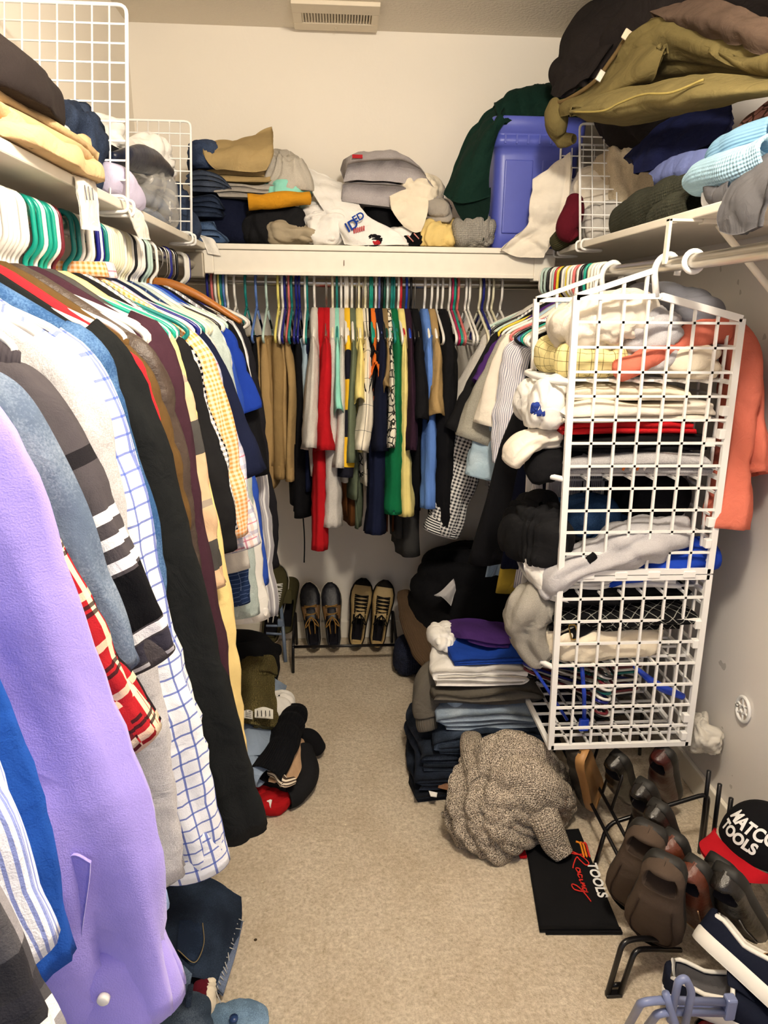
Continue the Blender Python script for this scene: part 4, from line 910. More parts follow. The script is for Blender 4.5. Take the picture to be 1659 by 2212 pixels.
# fourth tier
QUILT = fab('0c0c0e', kind='quilt', c2='8f8f88')
of('quilted_jacket', 'black quilted vest folded on the fourth tier', 'vest', t4+.085, .07, 3, QUILT, 51, W=.37, x=.745)
of('folded_fleece', 'black fleece stacked above the quilted vest', 'fleece', t4+.16, .05, 2, BLACK, 52, W=.35, x=.745)
one(heap('crumpled_shirt', (.72, 1.77, t4), (.32, .25, .085), CREAMW, seed=53, amp=.2, freq=4, box_=.55), 'cream white shirt on the fourth tier floor', 'shirt', G_ORG)
one(loft('drooping_sweatshirt', [at(1175, 1290, Y=1.72), at(1145, 1310, Y=1.70), at(1140, 1345, Y=1.70), at(1160, 1400, Y=1.69), at(1175, 1420, Y=1.69)], [(.05, .04), (.06, .05), (.055, .05), (.035, .035), (.02, .02)], (1, 0, 0), fab('8e8a82', kind='heather', c2='a5a097'), nv=40, nu=32, amp=.02, pleat=.014, seed=54), 'stone grey sweatshirt sleeve drooping from the fourth tier', 'sweatshirt', G_ORG)
bl = thing('belt', 'black belt with a brass buckle on the cream shirt', 'belt', at(1240, 1365, Y=1.63))
one(bl, None, None, G_ORG)
sheet('strap', [[at(1205, 1372, Y=1.637), at(1250, 1352, Y=1.635), at(1300, 1330, Y=1.637)], [at(1207, 1384, Y=1.637), at(1255, 1376, Y=1.635), at(1305, 1345, Y=1.637)]], BLACK, bl, nu=16, nv=6, amp=.002, th=.003)
brass = plastic('b89a55', .25, 'buckle', metal=1.0)
tube('buckle', rounded([at(1228, 1350, Y=1.629), at(1243, 1349, Y=1.629), at(1250, 1380, Y=1.629), at(1235, 1382, Y=1.629)], .004, 3, closed=True), .0022, brass, bl, 6, closed=True)
# fifth tier: loose hangers lying in a stack
COLS = ['101014', 'f3f0e8', '6e1f2a', 'f3f0e8', '101014', '141a7a', 'f3f0e8', '15807c', '101014', 'f3f0e8', '6e1f2a', '0a4a3c', 'f3f0e8', '101014']
for i, c in enumerate(COLS):
    o = bpy.data.objects.new('loose_hanger', hangermesh(c)); COL.objects.link(o)
    z = t5 + .012 + i*.0105
    o.matrix_world = Matrix.Translation((.735 + .006*math.sin(i*2.1), 1.70 + .01*math.cos(i*1.7), z + .03)) @ Matrix.Rotation(.20, 4, 'Y') @ Matrix.Rotation(math.radians(90 + 3*math.sin(i)), 4, 'X') @ Matrix.Scale(.86, 4)
    n = ['lowest', 'second lowest', 'third lowest', 'fourth lowest', 'fifth lowest', 'sixth lowest', 'seventh lowest', 'seventh highest', 'sixth highest', 'fifth highest', 'fourth highest', 'third highest', 'second highest', 'topmost'][i]
    tag(o, '%s plastic hanger lying %s in the bottom tier stack' % (CNAME[c], n), 'hanger', 'loose hangers in the bottom tier')
bh = thing('blue_hanger', 'glossy blue hanger sticking out left of the bottom tiers', 'hanger', at(1150, 1430, Y=1.68))
BLUH = plastic('1d3fb4', .2, 'bluehanger')
loft('arm', [at(1103, 1340, Y=1.70), at(1107, 1365, Y=1.69), at(1120, 1400, Y=1.68)], [(.008, .006), (.013, .008), (.006, .005)], (1, 0, 0), BLUH, bh, open1=False)
tube('bar', [at(1116, 1390, Y=1.68), at(1150, 1440, Y=1.67), at(1180, 1485, Y=1.66), at(1225, 1555, Y=1.66)], .0045, BLUH, bh)
bh2 = thing('blue_hanger', 'glossy blue hanger standing upright among the stacked hangers', 'hanger', at(1260, 1570, Y=1.66))
tube('post', [at(1257, 1440, Y=1.66), at(1262, 1500, Y=1.655), at(1262, 1565, Y=1.65)], .006, BLUH, bh2)
box('foot', at(1262, 1570, Y=1.65) - [.016, .006, .012], at(1262, 1555, Y=1.65) + [.014, .006, .004], BLUH, bh2, .004)
bh3 = thing('blue_hanger', 'glossy blue hanger end at the right of the bottom tier', 'hanger', at(1450, 1490, Y=1.66))
loft('arm', [at(1370, 1440, Y=1.66), at(1420, 1480, Y=1.65), at(1475, 1505, Y=1.65)], [(.005, .005), (.012, .008), (.010, .008)], (0, 0, 1), BLUH, bh3, open1=False)
# tied plastic bag at the foot
pb = heap('plastic_bag', at(1510, 1612, Y=1.72), (.075, .12, .10), film('efe9dc', .75), seed=61, amp=.35, freq=4.5)
tag(pb, 'knotted translucent plastic bag by the organizer foot near the wall', 'bag')
# ------------------------------------------------------------------ wire shelf dividers
def divider(x0, x1, y, zt, label, lean=.06, ncol=7, nrow=9, r=.0028, sgn=1):
    z0 = ZS + .004; t = thing('shelf_divider', label, 'shelf divider', (x0, y, z0))
    P = lambda f, g: np.array([x0 + (x1-x0)*f, y + lean*g, z0 + (zt-z0)*g])
    tube('frame', rounded([P(0, 0), P(0, 1), P(1, 1), P(1, 0)], .02), r*1.45, WHITE, t, 8)
    for k in range(1, ncol+1): tube('wire', [P(k/(ncol+1), 0), P(k/(ncol+1), 1)], r*.8, WHITE, t, 6)
    for k in range(0, nrow): tube('wire', [P(0, k/nrow+.001), P(1, k/nrow+.001)], r*.8, WHITE, t, 6)
    s = 1 if x1 < x0 else -1                       # aisle side of the shelf
    tube('clamp', rounded([P(0, 0), (x0 + s*.012, y, z0-.004), (x0 + s*.012, y, ZS-.028), (x0 - s*.06, y+.0, ZS-.028), (x0 - s*.06, y-.05, ZS-.028), (x0 + s*.014, y-.05, ZS-.026), (x0 + s*.012, y-.05, ZS+.004), (x0 - s*.09, y-.05, ZS+.004)], .018), r*1.3, WHITE, t, 8)
    return t
divider(-.452, -.745, 1.66, 2.085, 'tall white wire shelf divider on the left shelf, nearer one', .12, 7, 10)
divider(-.452, -.745, 2.34, 2.015, 'lower white wire shelf divider on the left shelf, farther one', .10, 8, 9, r=.0026)
divider(.778, 1.10, 2.34, 2.04, 'white wire shelf divider under the olive jacket', .10, 7, 9)
divider(.778, 1.10, 2.58, 2.02, 'white wire shelf divider beside the blue tub', .05, 7, 9)

G_LS, G_BS, G_RS = 'clothes piled on the left shelf', 'clothes piled on the back shelf', 'clothes piled on the right shelf'
def sh_heap(name, label, cat, px0, px1, py0, py1, Y, mat, seed, dep=.22, group=G_BS, zb=None, amp=.2, freq=3.4, ry=0.0, box_=.62, rx=0.0):
    a = at(px0, py1, Y=Y); b = at(px1, py0, Y=Y); z = a[2] if zb is None else zb
    return tag(heap(name, ((a[0]+b[0])/2, Y + dep/2, z), (b[0]-a[0], dep, b[2]-z), mat, seed=seed, amp=amp, freq=freq, box_=box_, ry=ry, rx=rx), label, cat, group)
def sh_fold(name, label, cat, px0, px1, py0, py1, Y, n, mat, seed, dep=.24, group=G_BS, zb=None, ry=0.0, wob=1.0, rz=0.0):
    a = at(px0, py1, Y=Y); b = at(px1, py0, Y=Y); z = a[2] if zb is None else zb
    return tag(folded(name, ((a[0]+b[0])/2, Y + dep/2, z), b[0]-a[0], dep, b[2]-z, n, mat, seed=seed, ry=ry, wob=wob, rz=rz), label, cat, group)
A = lambda px, py, Y: at(px, py, Y=Y)
ZS1 = ZS + .003
# ------------------------------------------------------------------ back shelf, left to right
DJ = fab('26324a', kind='denim', c2='4c5b78'); DJ2 = fab('1d2638', kind='denim', c2='39465f'); DJ3 = fab('3a5276', kind='denim', c2='6f86a8')
sh_fold('folded_jeans', 'dark jeans at the bottom of the corner jeans stack', 'jeans', 400, 470, 470, 530, 2.62, 3, DJ3, 71, zb=ZS1)
sh_fold('folded_jeans', 'navy jeans in the middle of the corner jeans stack', 'jeans', 405, 466, 415, 468, 2.62, 4, DJ2, 72)
sh_fold('folded_jeans', 'grey-blue jeans third up in the corner jeans stack', 'jeans', 412, 474, 362, 413, 2.62, 4, fab('353d4c', kind='denim'), 73)
sh_heap('crumpled_jeans', 'dark jeans loosely dropped on top of the corner stack', 'jeans', 405, 465, 302, 362, 2.63, DJ, 74, dep=.2)
KH = fab('ab9467', wr=.35); KH2 = fab('a89063', wr=.35)
GRS = fab('a39c92', wr=.4); GRS2 = fab('b0a99c', kind='heather', c2='c4bdb0')
sh_heap('crumpled_trousers', 'navy trousers heaped in the dark at the left of the back shelf', 'trousers', 440, 555, 420, 535, 2.66, NAVY, 75, zb=ZS1, amp=.12)
sh_heap('crumpled_trousers', 'black trousers draped down the back shelf front', 'trousers', 520, 668, 445, 535, 2.64, BLACK2, 76, zb=ZS1, amp=.16)
sh_fold('folded_shirt', 'warm grey shirt folded under the khaki trousers', 'shirt', 470, 590, 392, 424, 2.63, 3, GRS, 77)
kt = thing('khaki_trousers', 'khaki trousers folded with one corner peaking up on the back shelf', 'trousers', A(520, 385, 2.7), G_BS)
a = A(440, 345, 2.64); b = A(580, 395, 2.64)
folded('folded_leg', (a[0]*.5+b[0]*.5, 2.76, b[2]), b[0]-a[0], .22, a[2]-b[2]+.01, 3, KH2, kt, seed=78)
sheet('draped_leg', [[A(438, 318, 2.63), A(480, 300, 2.70), A(530, 288, 2.76), A(587, 271, 2.80)], [A(440, 335, 2.61), A(480, 322, 2.63), A(530, 310, 2.65), A(589, 300, 2.68)], [A(452, 352, 2.615), A(490, 345, 2.61), A(535, 345, 2.61), A(590, 335, 2.62)], [A(470, 360, 2.62), A(500, 368, 2.612), A(545, 372, 2.612), A(575, 368, 2.62)]], KH, kt, amp=.02, freq=22, seed=79, th=.008)
sh_heap('crumpled_shirt', 'pale warm grey shirt bunched beside the khaki trousers', 'shirt', 578, 662, 325, 408, 2.63, GRS2, 80, amp=.3)
sh_heap('crumpled_t_shirt', 'mint green tee peeking under the grey shirt', 't-shirt', 574, 668, 388, 424, 2.635, MINT, 81, dep=.18, amp=.22)
MUST = fab('c98d22', wr=.35)
tag(loft('rolled_t_shirt', [A(536, 437, 2.61), A(570, 436, 2.615), A(620, 430, 2.62), A(668, 428, 2.64)], [(.026, .026), (.025, .026), (.022, .026), (.018, .026)], (0, 0, 1), MUST, amp=.008, seed=82, open0=True), 'mustard yellow tee rolled up over black trousers', 't-shirt', G_BS)
sh_heap('crumpled_shorts', 'taupe shorts on the back shelf edge', 'shorts', 580, 692, 482, 535, 2.605, fab('a59880'), 83, zb=ZS1, dep=.16, amp=.22)
sh_heap('crumpled_t_shirt', 'small white tee in front of the big white one', 't-shirt', 655, 742, 440, 535, 2.615, WHT, 84, zb=ZS1, dep=.16, amp=.3)
wt_ = thing('printed_white_tee', 'large white tee draped to the shelf edge with blue and red print', 't-shirt', A(745, 530, 2.61), G_BS)
sheet('body', [[A(660, 365, 2.80), A(700, 378, 2.78), A(735, 395, 2.76), A(762, 405, 2.74)], [A(668, 400, 2.70), A(705, 415, 2.68), A(740, 425, 2.67), A(775, 440, 2.66)], [A(690, 440, 2.65), A(720, 455, 2.63), A(755, 470, 2.62), A(800, 475, 2.62)], [A(730, 490, 2.63), A(750, 505, 2.605), A(790, 515, 2.60), A(860, 505, 2.61)], [A(745, 528, 2.62), A(780, 530, 2.60), A(830, 532, 2.60), A(880, 530, 2.61)]], WHT, wt_, amp=.016, freq=26, seed=85, th=.008)
heap('bunched_hem', (A(830, 520, 2.62)[0], 2.69, ZS1), (.19, .14, .05), WHT, wt_, seed=86, amp=.3)
def text_mesh(name, body_, size, mat, parent, origin, ux, uy, off=.0, shear=0.0, ext=.0006, proj=None, align='LEFT', sp=1.0):
    cu = bpy.data.curves.new('lettering', 'FONT'); cu.body = body_; cu.size = size; cu.shear = shear; cu.offset = off; cu.space_character = sp
    cu.align_x = align
    o = bpy.data.objects.new('lettering', cu); COL.objects.link(o); dg = bpy.context.evaluated_depsgraph_get(); dg.update()
    me = o.evaluated_get(dg).to_mesh(); V = np.array([v.co[:] for v in me.vertices]); F = [list(p.vertices) for p in me.polygons]
    o.evaluated_get(dg).to_mesh_clear(); bpy.data.objects.remove(o); bpy.data.curves.remove(cu)
    ux, uy, o0 = np.array(ux, float), np.array(uy, float), np.array(origin, float); n = np.cross(ux, uy)
    if proj is None: W = o0 + V[:, :1]*ux + V[:, 1:2]*uy + n*ext
    else: W = proj(V[:, 0], V[:, 1])
    return mk(name, W, F, mat, parent, smooth=False)
PBL, PRD, PBK = fab('1d3f94'), fab('b02a30'), fab('17171a')
ux = A(790, 480, 2.59) - A(765, 495, 2.59); ux /= np.linalg.norm(ux); n_ = np.array([0, -1, .25]); n_ /= np.linalg.norm(n_); uy = np.cross(n_, ux); uy /= np.linalg.norm(uy)
def on_tee(px, py, Y=2.585): return A(px, py, Y)
text_mesh('print_letters', 'ID', .045, PBL, wt_, on_tee(752, 502), ux, uy, .001)
text_mesh('print_letters', 'ED', .034, PBL, wt_, on_tee(766, 483), ux, uy, .001)
for k in range(6):
    p = on_tee(765 + k*4.2, 499 - k*1.2); box('print_bar', p - [.002, .0015, .008], p + [.002, .001, .008], PRD, wt_, 0)
heap('print_patch', on_tee(800, 522, 2.588) - [0, 0, .016], (.075, .012, .034), PBK, wt_, seed=88, amp=.25)
heap('print_patch', on_tee(812, 523, 2.582) - [0, 0, .009], (.03, .01, .014), PRD, wt_, seed=89, amp=.25)
sh_heap('crumpled_t_shirt', 'black tee in the gap under the grey sweatshirt', 't-shirt', 785, 870, 440, 530, 2.70, BLACK, 90, zb=ZS1)
FS = sh_fold('folded_sweatshirt', 'grey heather sweatshirt standing up folded in the middle of the back shelf', 'sweatshirt', 742, 906, 325, 448, 2.66, 2, fab('a29c9e', kind='heather', c2='b7b1b2'), 91, dep=.2, ry=.10, wob=1.2)
pz = A(772, 338, 2.655); box('neck_label', pz - [.018, .002, .006], pz + [.018, .002, .006], PRD, FS, .001)
sh_heap('crumpled_t_shirt', 'cream tee bunched right of the grey sweatshirt', 't-shirt', 870, 958, 380, 450, 2.64, CREAMW, 92, amp=.28, dep=.2)
tag(sheet('draped_shirt', [[A(842, 425, 2.64), A(880, 410, 2.64), A(925, 420, 2.65)], [A(845, 450, 2.605), A(880, 450, 2.60), A(925, 450, 2.61)], [A(860, 475, 2.60), A(890, 485, 2.595), A(918, 480, 2.60)], [A(872, 490, 2.605), A(895, 502, 2.598), A(910, 500, 2.60)]], CREAMW, amp=.008, seed=93, th=.007), 'cream shirt flap hanging over the dark gap', 'shirt', G_BS)
sh_heap('crumpled_shirt', 'small warm grey shirt above the yellow tee', 'shirt', 915, 982, 428, 480, 2.63, GRS, 94, amp=.28, dep=.18)
sh_heap('crumpled_t_shirt', 'pale yellow tee at the shelf edge', 't-shirt', 908, 998, 468, 536, 2.61, fab('e9cd84'), 95, zb=ZS1, amp=.28, dep=.17)
tr = thing('swim_shorts', 'black swim shorts with pink piping at the shelf edge', 'shorts', A(890, 528, 2.6), G_BS)
heap('body', (A(892, 530, 2.62)[0], 2.67, ZS1), (.08, .13, .05), BLACK, tr, seed=96, amp=.2)
for k in (0, 1): tube('piping', [A(880+k*14, 508-k*4, 2.592), A(893+k*12, 522-k*6, 2.592)], .0022, fab('e09a90'), tr, 6)
sh_heap('grey_towel', 'grey towel rolled at the foot of the blue tub', 'towel', 984, 1072, 470, 538, 2.605, fab('8f8b82', kind='tweed', c2='a5a198'), 97, zb=ZS1, amp=.2, dep=.14)

# ------------------------------------------------------------------ blue tub with the green jacket
tub = thing('storage_tub', 'blue plastic storage tub with a round white seal on the back shelf', 'storage tub', (.70, 2.78, ZS1))
TUBM = plastic('5560bd', .35, 'tub', bump=.05); 
cx, cy = .70, 2.775
def rrect(hx, hy, r, n=6):
    out = []
    for (sx, sy, a0) in ((1, 1, 0), (-1, 1, 90), (-1, -1, 180), (1, -1, 270)):
        for k in range(n):
            t = math.radians(a0 + 90*k/(n-1)); out.append((sx*(hx-r) + r*math.cos(t), sy*(hy-r) + r*math.sin(t)))
    return np.array(out)
prof = [(0, .90, 0), (.004, .93, 0), (.05, .945, 0), (.30, .975, 0), (.33, .98, 0), (.332, 1.04, 0), (.365, 1.045, 0), (.367, 1.0, 0), (.372, 1.065, 0), (.42, 1.075, 0), (.424, 1.06, 0), (.423, 1.0, 0), (.33, .97, 0), (.02, .88, 0)]
rings = []
for h, sc, _ in prof:
    q = rrect(.155*sc, .148*sc, .035); rings.append(np.c_[q[:, 0]+cx, q[:, 1]+cy, np.full(len(q), ZS1+h)])
P = np.stack(rings); nn = P.shape[1]; F = gridfaces(len(rings), nn, True).tolist() + [tuple(range(nn))[::-1], tuple(range((len(rings)-1)*nn, len(rings)*nn))]
mk('tub_body', P.reshape(-1, 3), F, TUBM, tub)
for sx in (-1, 1):
    box('rib', (cx+sx*.065-.05, cy-.1475, ZS1+.05), (cx+sx*.065+.05, cy-.138, ZS1+.29), TUBM, tub, .012, seg=3)
for k in range(7): box('rim_rib', (cx-.12+k*.04-.003, cy-.158, ZS1+.338), (cx-.12+k*.04+.003, cy-.15, ZS1+.368), TUBM, tub, .001)
sc_ = np.array([cx-.150, cy-.03, ZS1+.13]); a = np.linspace(0, 2*np.pi, 32, endpoint=False); WS = plastic('dfe3ee', .5, 'seal')
for r_ in (.052, .038): tube('seal_ring', [sc_ + [-.003, r_*math.cos(t), r_*math.sin(t)] for t in a], .0022, WS, tub, 6, closed=True)
for k in range(3): tube('seal_mark', [sc_ + [-.003, -.02+.02*k, -.02], sc_ + [-.003, -.01+.012*k, .0], sc_ + [-.003, -.02+.02*k, .022]], .0025, WS, tub, 6)
GRN = fab('0f2a22', wr=.35)
gj = thing('green_jacket', 'dark green fleece jacket draped over the blue tub', 'jacket', A(1040, 520, 2.60), G_BS)
sheet('body', [[A(1085, 262, 2.60), A(1130, 252, 2.62), A(1190, 250, 2.64), A(1260, 260, 2.66)], [A(1068, 225, 2.66), A(1110, 195, 2.70), A(1175, 178, 2.74), A(1260, 185, 2.76)], [A(1075, 230, 2.84), A(1120, 205, 2.88), A(1190, 190, 2.90), A(1260, 200, 2.90)]], GRN, gj, amp=.024, seed=101, th=.012)
sheet('sleeve', [[A(1105, 195, 2.70), A(1085, 245, 2.61), A(1092, 262, 2.60)], [A(1060, 230, 2.70), A(1060, 275, 2.60), A(1075, 290, 2.60)], [A(1020, 280, 2.72), A(1030, 330, 2.60), A(1062, 335, 2.60)], [A(985, 350, 2.70), A(1005, 395, 2.60), A(1055, 385, 2.60)], [A(957, 420, 2.68), A(995, 440, 2.60), A(1058, 425, 2.61)]], GRN, gj, amp=.022, seed=102, th=.014)
sheet('hanging_panel', [[A(975, 428, 2.63), A(1015, 420, 2.605), A(1060, 405, 2.61)], [A(990, 462, 2.62), A(1020, 460, 2.60), A(1058, 450, 2.605)], [A(1015, 495, 2.61), A(1032, 492, 2.598), A(1052, 480, 2.60)], [A(1035, 518, 2.605), A(1042, 522, 2.60), A(1048, 515, 2.60)]], fab('0c211b', wr=.3), gj, amp=.008, seed=103, th=.010)

# ------------------------------------------------------------------ left shelf
S48 = lambda px, py, X=-.48: at(px, py, X=X)
def ls(name, label, cat, y0, y1, z0, z1, mat, seed, x0=-.74, x1=-.47, amp=.2, rx=0.0, ry=0.0, kind='heap', n=3, freq=3.4, box_=.62):
    c = ((x0+x1)/2, (y0+y1)/2, z0)
    if kind == 'heap': o = heap(name, c, (x1-x0, y1-y0, z1-z0), mat, seed=seed, amp=amp, freq=freq, box_=box_, rx=rx, ry=ry)
    else: o = folded(name, c, x1-x0, y1-y0, z1-z0, n, mat, seed=seed, rx=rx, ry=ry)
    return tag(o, label, cat, G_LS)
TAN = fab('d9b98c', wr=.4)
TT = ls('folded_trousers', 'tan cotton trousers spilling at the left shelf edge', 'trousers', 1.02, 1.54, ZS1, 1.702, TAN, 111, x1=-.455, amp=.25, freq=4)
ls('folded_trousers', 'khaki trousers folded with a stitched waistband on the left shelf', 'trousers', 1.0, 1.50, 1.700, 1.746, fab('c2a67c', wr=.3), 112, x1=-.465, kind='f', n=3)
ls('crumpled_sweater', 'dark brown-black sweater on top of the khaki trousers', 'sweater', .98, 1.46, 1.746, 1.80, fab('2c2625'), 113, x1=-.48, amp=.22)
ls('crumpled_shirt', 'cream shirt squeezed between the sweater and the khaki trousers', 'shirt', 1.20, 1.55, 1.74, 1.775, CREAMW, 114, x1=-.50, x0=-.72)
sheet('trouser_cuff', [[S48(150, 300, -.47), S48(175, 290, -.465), S48(195, 300, -.47)], [S48(150, 340, -.458), S48(178, 335, -.452), S48(200, 345, -.456)], [S48(155, 375, -.458), S48(172, 372, -.452), S48(185, 370, -.456)]], TAN, TT, amp=.006, seed=115, th=.008)
ls('crumpled_jeans', 'dark navy jeans just behind the tall wire divider', 'jeans', 1.56, 1.80, ZS1, 1.86, DJ2, 116, x1=-.50, amp=.25)
ls('crumpled_shirt', 'black shirt drooping behind the tall wire divider', 'shirt', 1.70, 1.92, ZS1, 1.80, BLACK, 117, x1=-.50, amp=.25)
ls('crumpled_shirt', 'white shirt high behind the tall wire divider', 'shirt', 1.86, 2.30, 1.80, 1.93, WHT, 118, x0=-.74, x1=-.52, amp=.25)
ls('folded_jeans', 'blue jeans under the white shirt on the left shelf', 'jeans', 1.92, 2.30, ZS1, 1.80, DJ3, 119, x1=-.53, kind='f', n=4)
ls('crumpled_shirt', 'white tee past the low wire divider', 't-shirt', 2.36, 2.58, 1.84, 1.95, WHT, 120, x1=-.52, amp=.25)
ls('crumpled_jeans', 'dark blue jeans past the low wire divider', 'jeans', 2.36, 2.60, ZS1, 1.86, DJ, 121, x1=-.49, amp=.25)
tag(loft('lavender_shirt', [S48(228, 385, -.50), S48(262, 400, -.48), S48(290, 430, -.465), S48(300, 450, -.46)], [(.025, .025), (.03, .028), (.025, .02), (.012, .012)], (0, 1, 0), fab('c9c2dc'), amp=.01, seed=122), 'pale lavender sleeve lying at the left shelf edge', 'shirt', G_LS)
tag(loft('navy_slipper', [S48(238, 345, -.50), S48(275, 342, -.48), S48(320, 348, -.47), S48(362, 375, -.465)], [(.02, .012), (.028, .018), (.032, .022), (.02, .014)], (0, 1, 0), fabric('131c33', 'leather', rough=.3, wr=.1), amp=.004, seed=123, open1=False), 'shiny navy slipper on the clear plastic bag', 'slipper', G_LS)
tag(heap('clear_plastic_bag', (-.525, 2.12, ZS1), (.14, .36, .12), film('f4f0e6', .25), seed=124, amp=.3, freq=4), 'clear plastic bag stuffed at the left shelf edge', 'bag', G_LS)
def strip(label, pts, wpx, X, seed):
    rows = [[S48(px-wpx/2, py, X + d), S48(px, py+2, X + d + .004), S48(px+wpx/2, py+4, X + d)] for px, py, d in pts]
    t = thing('paper_strip', label, 'paper strip', S48(pts[-1][0], pts[-1][1], X), 'white strips hanging off the shelf')
    sheet('strip', rows, fab('f3eee4', wr=.4), t, nu=10, nv=18, amp=.004, freq=60, seed=seed, th=.0012)
    return t
st = strip('long white printed strip hanging off the left shelf, nearest', [(165, 372, -.02), (182, 385, .008), (190, 430, .014), (195, 495, .014)], 44, -.46, 131)
for k in range(3): tube('print_line', [S48(183+k*8, 400+k*3, -.441), S48(188+k*7, 432, -.438)], .0011, plastic('6a6a70', .8, 'ink'), st, 5)
strip('white printed strip hanging off the left shelf, between the dividers', [(275, 438, -.02), (290, 455, .008), (302, 485, .014), (312, 515, .014)], 30, -.46, 132)
cs = [[at(px-14, py, Y=2.575), at(px+2, py+2, Y=2.57), at(px+16, py+4, Y=2.575)] for px, py in ((428, 506), (446, 512), (455, 530), (462, 548))]
tag(sheet('white_cloth_strip', cs, fab('f3eee4', wr=.4), nu=10, nv=16, amp=.005, freq=60, seed=133, th=.0015), 'crumpled white strip over the shelf corner by the fascia', 'cloth strip', 'white strips hanging off the shelf')

# ------------------------------------------------------------------ right shelf
def rs(name, label, cat, y0, y1, z0, z1, mat, seed, x0=.80, x1=1.10, amp=.2, kind='heap', n=3, freq=3.4, box_=.62, rx=0.0, ry=0.0):
    c = ((x0+x1)/2, (y0+y1)/2, z0)
    if kind == 'heap': o = heap(name, c, (x1-x0, y1-y0, z1-z0), mat, seed=seed, amp=amp, freq=freq, box_=box_, rx=rx, ry=ry)
    else: o = folded(name, c, x1-x0, y1-y0, z1-z0, n, mat, seed=seed, rx=rx, ry=ry)
    return tag(o, label, cat, G_RS)
ws = thing('white_sheet', 'crumpled white cotton shirt beside the tub, corner hanging over the shelf edge', 'shirt', (.85, 2.5, ZS1), G_RS)
heap('bunch', (.865, 2.50, ZS1), (.13, .13, .25), OFFW, ws, seed=141, amp=.3)
sheet('corner', [[A(1160, 400, 2.57), A(1200, 360, 2.55), A(1235, 330, 2.52)], [A(1150, 440, 2.55), A(1190, 430, 2.52), A(1230, 420, 2.50)], [A(1140, 490, 2.56), A(1180, 495, 2.54), A(1220, 490, 2.50)], [A(1100, 520, 2.565), A(1150, 528, 2.56), A(1190, 522, 2.54)], [A(1082, 540, 2.57), A(1120, 556, 2.565), A(1170, 548, 2.56)]], OFFW, ws, amp=.034, freq=26, seed=142, th=.008)
rs('crumpled_shirt', 'stone beige shirt behind the wire divider on the right shelf', 'shirt', 2.36, 2.54, 1.76, 1.98, fab('b3a58c', kind='heather'), 143, x0=.86, amp=.28)
tag(loft('maroon_sock', [A(1242, 430, 2.42), A(1238, 460, 2.40), A(1228, 495, 2.40), A(1240, 515, 2.40)], [(.02, .02), (.026, .025), (.026, .025), (.018, .018)], (1, 0, 0), fab('5a1220'), amp=.01, seed=144), 'maroon sock beside the white shirt', 'sock', G_RS)
tag(loft('rolled_beanie', [A(1200, 525, 2.46), A(1225, 512, 2.45), A(1255, 512, 2.44)], [(.03, .03), (.034, .034), (.028, .028)], (0, 0, 1), fab('3c3a26', kind='rib'), amp=.008, seed=145), 'olive rolled ribbed beanie at the divider foot', 'beanie', G_RS)
rs('crumpled_sweater', 'charcoal sweater behind the wire divider', 'sweater', 2.40, 2.56, ZS1, 1.90, fab('2a2830'), 146, x0=.92, amp=.25)
rs('crumpled_t_shirt', 'white and grey tee at the divider foot', 't-shirt', 2.38, 2.46, ZS1, 1.80, fab('c9c4bc'), 147, x0=.82, x1=.95, amp=.25)
OKN = fab('3d3e33', kind='knit', wr=.4)
ok = thing('knit_sweater', 'dark olive chunky knit sweater rolled on the right shelf edge', 'sweater', (.86, 2.0, ZS1), G_RS)
loft('body', [at(1345, 480, X=.86), at(1390, 455, X=.86), at(1450, 425, X=.87), at(1530, 395, X=.90)], [(.05, .05), (.052, .055), (.05, .055), (.04, .05)], (0, 0, 1), OKN, ok, amp=.010, seed=148, nv=34)
loft('sleeve', [at(1425, 470, X=.83), at(1460, 452, X=.83), at(1510, 438, X=.84)], [(.026, .03), (.03, .03), (.026, .03)], (0, 0, 1), OKN, ok, amp=.008, seed=149)
tag(sheet('navy_jersey', [[at(1350, 345, X=.86), at(1400, 290, X=.90), at(1470, 245, X=.96), at(1580, 225, X=1.04)], [at(1370, 350, X=.84), at(1420, 320, X=.86), at(1490, 285, X=.92), at(1580, 265, X=.98)], [at(1370, 375, X=.84), at(1415, 365, X=.86), at(1500, 330, X=.90), at(1560, 305, X=.95)]], fab('14193c', wr=.3), amp=.012, seed=150, th=.02), 'navy jersey draped across the right shelf pile', 'jersey', G_RS)
rs('folded_sweater', 'dark filling sweater under the navy jersey', 'sweater', 1.60, 2.02, ZS1, 1.86, fab('20222c'), 151, x0=.95, amp=.2)
tag(sheet('periwinkle_shirt', [[at(1400, 375, X=.86), at(1460, 340, X=.86), at(1540, 320, X=.88)], [at(1415, 385, X=.85), at(1470, 365, X=.85), at(1540, 345, X=.87)], [at(1415, 400, X=.86), at(1475, 385, X=.86), at(1535, 365, X=.88)]], fab('6c78ad'), amp=.008, seed=152, th=.012), 'periwinkle blue shirt edge over the olive knit', 'shirt', G_RS)
LB = fab('a7cbe0', kind='knit', wr=.35)
lb = thing('light_blue_sweater', 'light blue knit sweater bunched at the right shelf edge', 'sweater', (.85, 1.5, ZS1), G_RS)
loft('body', [at(1505, 395, X=.82), at(1550, 375, X=.82), at(1610, 360, X=.82), at(1680, 330, X=.84)], [(.03, .035), (.035, .045), (.035, .045), (.035, .05)], (0, 0, 1), LB, lb, amp=.012, seed=153)
loft('sleeve', [at(1555, 345, X=.83), at(1580, 325, X=.83), at(1620, 305, X=.84), at(1680, 285, X=.86)], [(.025, .03), (.032, .035), (.03, .035), (.03, .03)], (0, 0, 1), fab('7fa9c8', kind='rib'), lb, amp=.01, seed=154, open0=True)
